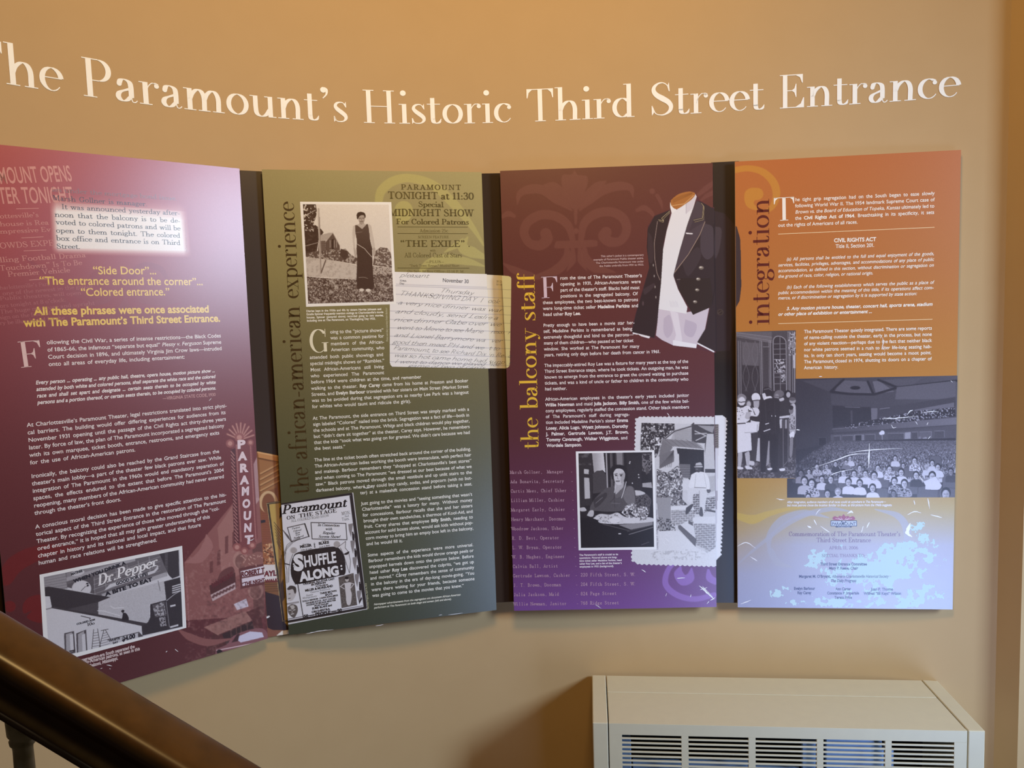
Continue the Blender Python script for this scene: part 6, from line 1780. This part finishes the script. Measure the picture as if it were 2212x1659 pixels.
ph.speckle(ph.cover(Q((430, 370), (545, 370), (545, 510), (430, 510))), .75, 3, .5, 5, .1); ph.speckle(ph.cover(Q((500, 530), (545, 530), (545, 620), (500, 620))), .7, 2.5, .45, 6, .1)
for x, c in ((572, .45), (590, .6), (600, .3), (620, .5), (640, .7)):
    ph.seg(Q((x, 80), (x + 2, 720)), 1.6, c)
ph.poly(Q((585, 190), (655, 195), (655, 250), (590, 250)), .5); ph.poly(Q((625, 330), (650, 330), (650, 465), (628, 465)), .8); ph.speckle(ph.cover(Q((570, 80), (655, 80), (655, 330), (580, 330))), .75, 3, .56, 8, .1)
ph.poly(Q((30, 1400), (660, 1300), (660, 1640), (30, 1640)), .16); ph.speckle(ph.cover(Q((30, 1480), (660, 1400), (660, 1640), (30, 1640))), .42, 3, .52, 9, .12)
# people at the counter
ph.blob(Q((475, 980), (590, 960), (595, 1000), (570, 1010), (575, 1450), (520, 1500), (460, 1480)), .12); ph.poly(Q((478, 975), (590, 960), (592, 985), (480, 995)), .86); ph.poly(Q((482, 1005), (508, 1000), (508, 1095), (484, 1100)), .8); ph.poly(Q((540, 1010), (560, 1005), (560, 1100), (540, 1100)), .6); ph.seg(Q((520, 1000), (522, 1490)), 1.4, .4); ph.seg(Q((575, 1000), (572, 1440), (520, 1500)), 1.0, .5)
ph.ell(*S(450, 760), 6, 9, .35); ph.ell(*S(480, 735), 10, 8, .38); ph.ell(*S(455, 765), 4.5, 6, .55); ph.seg(Q((435, 760), (480, 765)), 1.0, .15)
ph.ell(*S(570, 735), 7.5, 8, .06); ph.ell(*S(575, 745), 4.5, 6, .72); ph.ell(*S(620, 810), 7, 6, .62); ph.ell(*S(618, 790), 7, 4, .3)
ph.blob(Q((600, 850), (640, 840), (655, 900), (655, 1100), (600, 1100)), .78); ph.ell(*S(605, 910), 5, 8, .45); ph.ell(*S(604, 880), 5, 5, .1); ph.blob(Q((585, 960), (640, 960), (650, 1150), (590, 1150)), .72); ph.speckle(ph.cover(Q((585, 960), (640, 960), (650, 1110), (590, 1110))), .25, 2.2, .5, 10, .1); ph.blob(Q((585, 1160), (630, 1130), (635, 1190), (595, 1200)), .97); ph.blob(Q((590, 1200), (625, 1200), (615, 1380), (588, 1390)), .5)
ph.ell(*S(155, 840), 6.5, 8, .3); ph.ell(*S(158, 845), 4.5, 6.5, .75); ph.ell(*S(232, 770), 9, 9, .95); ph.blob(Q((190, 760), (230, 730), (275, 760), (272, 800), (200, 805)), .95); ph.blob(Q((205, 800), (265, 800), (260, 880), (215, 880)), .7); ph.seg(Q((205, 808), (268, 802)), 1.8, .15)
ph.blob(Q((190, 880), (265, 900), (275, 1060), (250, 1130), (180, 1100)), .93); ph.seg(Q((190, 880), (225, 955)), 1.8, .15)
ph.ell(*S(82, 800), 9, 12, .72); ph.blob(Q((40, 800), (45, 750), (90, 735), (130, 765), (128, 800), (100, 770), (60, 775)), .5); ph.ell(*S(85, 815), 7, 9.5, .93); ph.seg(Q((50, 820), (82, 826), (90, 822), (125, 818)), 1.8, .08); ph.seg(Q((70, 860), (98, 858)), 1.0, .3)
ph.blob(Q((30, 870), (90, 880), (140, 860), (200, 900), (200, 960), (140, 1030), (35, 1060)), .95); ph.speckle(ph.cover(Q((30, 870), (200, 880), (200, 960), (35, 1010))), .2, 2.4, .66, 11, .06)
ph.poly(Q((35, 1010), (120, 1040), (240, 1030), (250, 1140), (180, 1150), (190, 1330), (40, 1360)), .97); ph.seg(Q((115, 1145), (245, 1140), (248, 1060)), .8, .5); ph.seg(Q((40, 1050), (120, 1045)), 2.6, .2); ph.blob(Q((130, 930), (175, 930), (170, 1000), (120, 990)), .75)
ph.blob(Q((45, 1360), (90, 1360), (75, 1500), (45, 1500)), .75); ph.blob(Q((115, 1360), (165, 1350), (165, 1500), (140, 1510)), .75); ph.blob(Q((40, 1500), (95, 1510), (95, 1530), (42, 1528)), .93); ph.blob(Q((120, 1490), (190, 1510), (190, 1530), (130, 1525)), .93)
ph.poly(Q((200, 1150), (255, 1150), (240, 1460), (180, 1440), (190, 1340)), .17); ph.blob(Q((165, 1440), (215, 1450), (210, 1490), (165, 1480)), .85); ph.poly(Q((255, 1200), (275, 1200), (275, 1450), (235, 1440)), .8)
ph.blob(Q((300, 730), (310, 680), (350, 660), (400, 690), (412, 750), (380, 770), (340, 770)), .10); ph.seg(Q((320, 690), (370, 680), (400, 700)), 1.6, .4); ph.blob(Q((300, 735), (330, 730), (345, 790), (320, 800), (305, 770)), .88); ph.blob(Q((335, 765), (390, 760), (400, 785), (325, 800)), .97)
ph.blob(Q((280, 850), (330, 795), (400, 780), (480, 790), (500, 860), (480, 1000), (475, 1165), (280, 1160), (275, 1000)), .10); ph.blob(Q((280, 900), (290, 1000), (270, 1030), (175, 1010), (180, 970), (250, 970)), .12); ph.blob(Q((490, 830), (540, 790), (580, 870), (570, 930), (490, 920)), .13); ph.blob(Q((475, 790), (520, 775), (530, 800), (490, 815)), .8)
ph.poly(Q((282, 1160), (470, 1165), (460, 1560), (395, 1560), (370, 1260), (335, 1560), (285, 1560)), .08); ph.poly(Q((365, 1230), (378, 1230), (375, 1470), (340, 1500)), .6)
ph.seg(Q((330, 810), (350, 1150)), .8, .22); ph.seg(Q((430, 800), (440, 1150)), .8, .2)
ph.seg(Q((318, 1130), (382, 1108)), 1.8, .98); ph.seg(Q((335, 1055), (368, 1045)), 1.6, .98); ph.blob(Q((355, 1520), (400, 1515), (400, 1535), (360, 1538)), .95); ph.blob(Q((478, 1525), (535, 1520), (535, 1545), (490, 1548)), .95); ph.ell(*S(440, 970), .8, 1.4, 1); ph.ell(*S(400, 968), .8, 1.4, 1)
ph.grain(.02)
ph.build('photograph', R4, .0014, label='narrow black and white photograph of people at a lobby counter')
# worn laminate at the foot: patches rubbed down to the white sheet
wz = Pic(P4, [(1592.5, 1090), (2061.5, 1090), (2057.3, 1315), (1592.6, 1310)], 0.8, base='#c2dde8')
n1, n2 = wz.noise(60, 41, 3), wz.noise(11, 42, 3)
dens = .20 + .0 * wz.X
for cx_, cy_, rx, ry, a in ((1880, 1245, 120, 60, .52), (1960, 1190, 80, 60, .42), (1770, 1215, 50, 28, .34), (1850, 1300, 160, 20, .42), (1680, 1280, 60, 26, .40), (1640, 1268, 30, 14, .32), (1985, 1140, 22, 36, .34), (1955, 1280, 60, 40, .42), (1720, 1300, 60, 14, .4), (1830, 1180, 60, 24, .26), (2030, 1290, 26, 22, .30), (1790, 1260, 90, 30, .3)):
    dens = np.maximum(dens, .12 + a * np.clip(1.25 - np.sqrt(((wz.X - cx_) / rx) ** 2 + ((wz.Y - cy_) / ry) ** 2), 0, 1) ** .6)
f = .55 * n1 + .45 * n2
wz.A = (f < dens + .02) * 1.0
wz.build('worn_patch', R4, .0009, rough=.5, label='pale patches where the laminate is rubbed away')


# white nicks and scratches on the prints
def nicks(plane, parent, marks, color='#f2f0f4'):
    for pts, w in marks:
        l = T(plane, .0030)
        k = 5
        P = smooth(pts, k)
        ww = np.interp(np.linspace(0, 1, len(P)), np.linspace(0, 1, len(w)) if hasattr(w, '__len__') else [0, 1], w if hasattr(w, '__len__') else [w, w])
        ww = ww * (.25 + .75 * np.sin(np.linspace(.05, math.pi - .05, len(P)))) * np.array([random.uniform(.7, 1.15) for _ in P])
        l.stroke([(x + random.uniform(-.25, .25), y + random.uniform(-.25, .25)) for x, y in P], ww)
        l.build('scratch', color, parent)


nicks(P1, R1, (([(451, 866), (457, 860)], 1.2), ([(378, 1402), (385, 1408)], 1.6), ([(358, 1409), (361, 1406)], 1.6), ([(230, 1436), (236, 1437), (242, 1439)], 1.6), ([(236, 1444), (239, 1445)], 1.4), ([(217, 1444), (221, 1443)], 1.4), ([(530, 1160), (541, 1167), (549, 1163)], 1.4), ([(206, 1445), (208, 1444)], 1.2)))
nicks(P2, R2, (([(786, 1046), (788, 1053), (796, 1054), (806, 1051)], 1.3), ([(862, 1236), (865, 1243)], 1.3), ([(846, 921), (848, 925), (850, 921)], 1.1), ([(660, 1369), (690, 1363), (720, 1360)], [1, 2.4, 1]), ([(670, 1366), (700, 1362)], 1.2), ([(811, 1352), (829, 1349)], [1.2, 1.2]), ([(948, 1329), (955, 1328)], 1.3), ([(968, 1328), (1000, 1324)], 1.0)))
nicks(P3, R3, (([(1441, 892), (1446, 899)], 1.4), ([(1436, 1162), (1446, 1170)], 1.6), ([(1431, 1170), (1440, 1178)], 1.0), ([(1386, 1230), (1395, 1236)], 1.8), ([(1462, 1249), (1480, 1248)], [2.5, 1.5]), ([(1510, 1265), (1520, 1273), (1532, 1284), (1543, 1295)], [2, 4.5, 5, 2]), ([(1517, 1266), (1526, 1276), (1538, 1288)], [1.5, 2.5, 2]), ([(1512, 1274), (1528, 1269)], 1.6), ([(1534, 1297), (1545, 1291)], 2), ([(1491, 1290), (1493, 1284)], 1.6), ([(1527, 1304), (1532, 1298)], 1.4), ([(1286, 1306), (1299, 1314)], 1.2), ([(1438, 1288), (1440, 1281)], 1.2), ([(1447, 593), (1449, 590)], 1.6), ([(1528, 1078), (1532, 1083), (1528, 1088)], 1.3)))
nicks(G1, GAPC[0], (([(575, 1335), (581, 1333)], 2.0),))
nicks(P4, R4, (([(1878, 958), (1877, 985), (1876, 1010)], [2, 3.4, 2]), ([(1834, 978), (1880, 972), (1950, 968)], [1.2, 1.8, 1.2]), ([(1754, 1011), (1800, 996), (1840, 982), (1880, 980)], [1, 2, 2.4, 1.2]), ([(1788, 1030), (1810, 1020), (1845, 1013)], [1.4, 1.6, 1]), ([(1905, 905), (1940, 903), (1982, 899)], [1, 2, 1]), ([(1990, 892), (2010, 889), (2028, 889)], [1, 2, 1]), ([(1906, 904), (1925, 903), (1942, 907)], 1.2), ([(1960, 895), (1966, 888), (1972, 886)], 2.4), ([(1925, 917), (1929, 924), (1936, 923)], 1.4), ([(1977, 910), (1982, 917)], 1.2), ([(2002, 918), (2005, 912)], 1.4), ([(2005, 948), (2010, 942)], 1.6), ([(1985, 1028), (1990, 1034), (1994, 1040)], 1.4), ([(1906, 728), (1908, 740), (1906, 750), (1912, 758)], [1.4, 2, 1.4, .8]), ([(1769, 813.5), (1776, 813.3)], 1.8), ([(1799, 781), (1802, 787)], 1.3), ([(1677, 1077), (1686, 1079), (1695, 1079)], [1.6, 2.2, 1.2]), ([(1720, 928), (1728, 929)], 2.4), ([(1974, 1080), (1976, 1090)], 2), ([(2004, 1076), (2008, 1100)], [3, 1.4]), ([(1762, 1112), (1767, 1104), (1773, 1100)], 1.6), ([(1830, 1110), (1838, 1105), (1843, 1108)], [3, 5, 3]), ([(1772, 1136), (1792, 1150)], [1, 2.4]), ([(1620, 1202), (1636, 1212)], [1, 2.4]), ([(1860, 1150), (1865, 1136)], 2.2), ([(1764, 1134), (1758, 1122)], 2.6), ([(1744, 1136), (1752, 1140)], 4), ([(1592, 1180), (1612, 1172), (1632, 1184)], 2), ([(1600, 1305), (1622, 1296)], 2), ([(1960, 1112), (1975, 1105), (1990, 1108)], 2), ([(2010, 1112), (2035, 1118)], 2), ([(1966, 1130), (1960, 1150), (1970, 1160)], [6, 10, 4]), ([(1878, 1128), (1872, 1140)], 3), ([(2053, 822), (2058, 826)], 1.2)))
# ------------------------------------------------------------------ wall heater below the panels
HZ = CZ - 1.28
HO = np.array([.220, 2.329, 0.0])
HX = np.array([.9949, -.1007, 0.0])
HY = np.array([.1007, .9949, 0.0])
HWID, HDEP = 1.172, .325
H = lambda x, y, z: HO + HX * x + HY * y + np.array([0, 0, z])
heater = empty('wall_heater', H(HWID / 2, HDEP / 2, 0), 'beige metal wall heater with slotted front grille standing under the panels', 'heater')
HM = noisy('beige_enamel', '#c9c0a6', '#c6bda4', 30, .42, .5)
CAPW = .048


def hbox(mb, x0, x1, y0, y1, z0, z1):
    mb.box(H(x0, y0, z0), HX * (x1 - x0), HY * (y1 - y0), np.array([0, 0, z1 - z0]))


def bevel(o, w=.003):
    b = o.modifiers.new('edge', 'BEVEL')
    b.width = w
    b.segments = 2
    b.limit_method = 'ANGLE'
    return o


for x0, x1 in ((0, CAPW), (HWID - CAPW, HWID)):
    mb = MB(); hbox(mb, x0, x1, 0, HDEP, .0, HZ)
    bevel(mb.build('end_cap', HM, heater))
g = .003
mb = MB(); hbox(mb, CAPW + g, HWID - CAPW - g, .205, HDEP, HZ - .03, HZ - .001)
bevel(mb.build('rear_top_panel', HM, heater), .002)
mb = MB(); hbox(mb, CAPW + g, HWID - CAPW - g, .002, .2035, HZ - .03, HZ - .0015)
bevel(mb.build('top_panel', HM, heater), .002)
# front: frame, five slotted fields with rounded louvre bars
FX0, FX1 = CAPW + g, HWID - CAPW - g
FW = FX1 - FX0
px0, px1 = 1313.5, 2093.0
cols = [(1343, 1471.4), (1486.8, 1616.8), (1632, 1764.5), (1779, 1912.5), (1926.7, 2061.8)]
def fx(p):                                   # photograph x on the front's top edge -> metres along the front
    D = rays((p, 1561 + (p - 1280) * .0212))
    t = ((HO - EYE) @ HY) / (D @ HY)
    return float((EYE + D * t - HO) @ HX)
cx = [(fx(a), fx(b)) for a, b in cols]
ztop, zbot = HZ - .038, .12
fr = MB()
hbox(fr, FX0, FX1, 0, .012, ztop, HZ - .001)
hbox(fr, FX0, FX1, 0, .012, .02, zbot)
edges = [FX0] + [v for c in cx for v in c] + [FX1]
for a, b in zip(edges[0::2], edges[1::2]):
    hbox(fr, a, b, 0, .012, zbot, ztop)
pitch, slot = .0146, .0088
nrow = int((ztop - zbot) / pitch)
for a, b in cx:
    for k in range(nrow):
        z = ztop - k * pitch - slot
        hbox(fr, a - .002, b + .002, .0, .003, z - (pitch - slot), z)
    # rounded slot ends
bevel(fr.build('front_grille', HM, heater), .0005)
mb = MB(); hbox(mb, .004, HWID - .004, HDEP - .012, HDEP - .002, .02, HZ - .04)
mb.build('rear_panel', mat('heater_dark', '#0b0a0a', .8), heater)
mb = MB(); hbox(mb, CAPW, HWID - CAPW, .02, HDEP - .02, .01, .03)
mb.build('base_panel', mat('heater_dark', '#0b0a0a', .8), heater)
BLUE = mat('galvanised_blue', '#7f9cc4', .35, .5, .35)
for a, b, z0, z1, y in ((cx[0][0] - .01, cx[0][0] + .030, .1, HZ - .075, .05), (cx[0][0] + .035, cx[0][1] + .01, .1, HZ - .160, .06), (cx[1][0] - .01, cx[1][1] + .02, .1, HZ - .152, .06), (cx[2][0] - .01, cx[2][1] - .035, .1, HZ - .166, .06), (cx[2][1] - .030, cx[3][0] + .012, .1, HZ - .075, .05), (cx[3][0] + .022, cx[3][1] + .01, .1, HZ - .055, .05), (cx[4][0] - .01, cx[4][0] + .03, .1, HZ - .10, .06)):
    mb = MB(); hbox(mb, a, b, y, y + .02, z0, z1)
    bevel(mb.build('fan_housing', BLUE, heater, label='blue grey metal housing inside the grille'), .003)

# ------------------------------------------------------------------ handrail and its baluster in the foreground
def rail_pt(px, dist):
    D = rays(px)
    return EYE + D * dist
ra, rb = rail_pt((-420, 1126), .80), rail_pt((760, 1836), .80)
rd = (rb - ra) / np.linalg.norm(rb - ra)
view = (ra + rb) / 2 - EYE
side = np.cross(rd, [0, 0, 1.0]); side /= np.linalg.norm(side)
if side @ view > 0: side = -side            # towards the viewer
upv = np.cross(side, rd); upv = upv if upv[2] > 0 else -upv
prof = [(-.030, -.002), (-.027, .0035), (-.020, .006), (-.006, .0075), (.010, .0078), (.022, .0068), (.0275, .0050), (.0302, .0020), (.0310, -.003), (.0305, -.010), (.0270, -.019), (.0205, -.032), (.0205, -.040), (.0235, -.047), (.0270, -.053), (.0275, -.060), (.0235, -.068), (.0215, -.076), (.018, -.079), (-.018, -.079), (-.0235, -.068), (-.0275, -.058), (-.0235, -.047), (-.0205, -.036), (-.026, -.024), (-.0318, -.012)]
prof = np.array(smooth([tuple(q) for q in prof] + [tuple(prof[0])], 3))[:-1]
prof[:, 1] = np.where(prof[:, 1] < -.003, -.003 + (prof[:, 1] + .003) * .64, prof[:, 1])
RS = 1.12
BOT = -prof[:, 1].min()
rail = empty('handrail', ra, 'dark varnished wooden handrail sloping down across the lower left foreground', 'handrail')
V, F = [], []
m_ = len(prof)
for k in range(25):
    o = ra + (rb - ra) * k / 24
    V += [o + side * q[0] * RS + upv * q[1] * RS for q in prof]
for k in range(24):
    for j in range(m_):
        F.append((k * m_ + j, k * m_ + (j + 1) % m_, (k + 1) * m_ + (j + 1) % m_, (k + 1) * m_ + j))
F.append(tuple(range(m_))); F.append(tuple(24 * m_ + j for j in range(m_)))
WOOD = noisy('varnished_wood', '#3c240a', '#4b2f10', 40, .33, .4, stretch=(1, 1, 1), detail=4)
mesh_obj('rail', V, F, WOOD, rail, smooth=True)
# turned baluster under the rail
bp = rail_pt((-72, 1566), .80)
bp2 = ra + rd * ((bp - ra) @ rd)
base = np.array([bp2[0], bp2[1], 0.0]) - side * 0.0
topz = bp2[2] - BOT * RS / abs(upv[2]) - .010
bal = empty('baluster', (base[0], base[1], topz - .9), 'pale marbled stone baluster under the handrail in the lower left corner', 'baluster')
MARB = noisy('marbled_paint', '#b9b49a', '#8f8a6c', 55, .5, .4, detail=8)
rings = [(0, .0135), (.004, .0140), (.016, .0135), (.018, .0112), (.0195, .0108), (.022, .0122), (.025, .0118), (.027, .0098), (.032, .0094), (.07, .0100), (.14, .0112), (.30, .0125), (.50, .0118), (.70, .0095), (.78, .0125), (.80, .0140), (.86, .0145), (.9, .0145)]
V, F = [], []
nn = 24
for d, r in rings:
    z = topz - d
    for j in range(nn):
        a = 2 * math.pi * j / nn
        zz = z
        if d < .028:      # the head follows the slope of the rail
            zz = z + (r * math.cos(a)) * (rd[2] / math.hypot(rd[0], rd[1])) * np.sign(rd[0]) * (1 - d / .03)
        V.append((base[0] + r * math.cos(a), base[1] + r * math.sin(a), zz))
for k in range(len(rings) - 1):
    for j in range(nn):
        F.append((k * nn + j, k * nn + (j + 1) % nn, (k + 1) * nn + (j + 1) % nn, (k + 1) * nn + j))
F.append(tuple(range(nn))); F.append(tuple((len(rings) - 1) * nn + j for j in range(nn)))
mesh_obj('turned_shaft', V, F, MARB, bal, smooth=True)
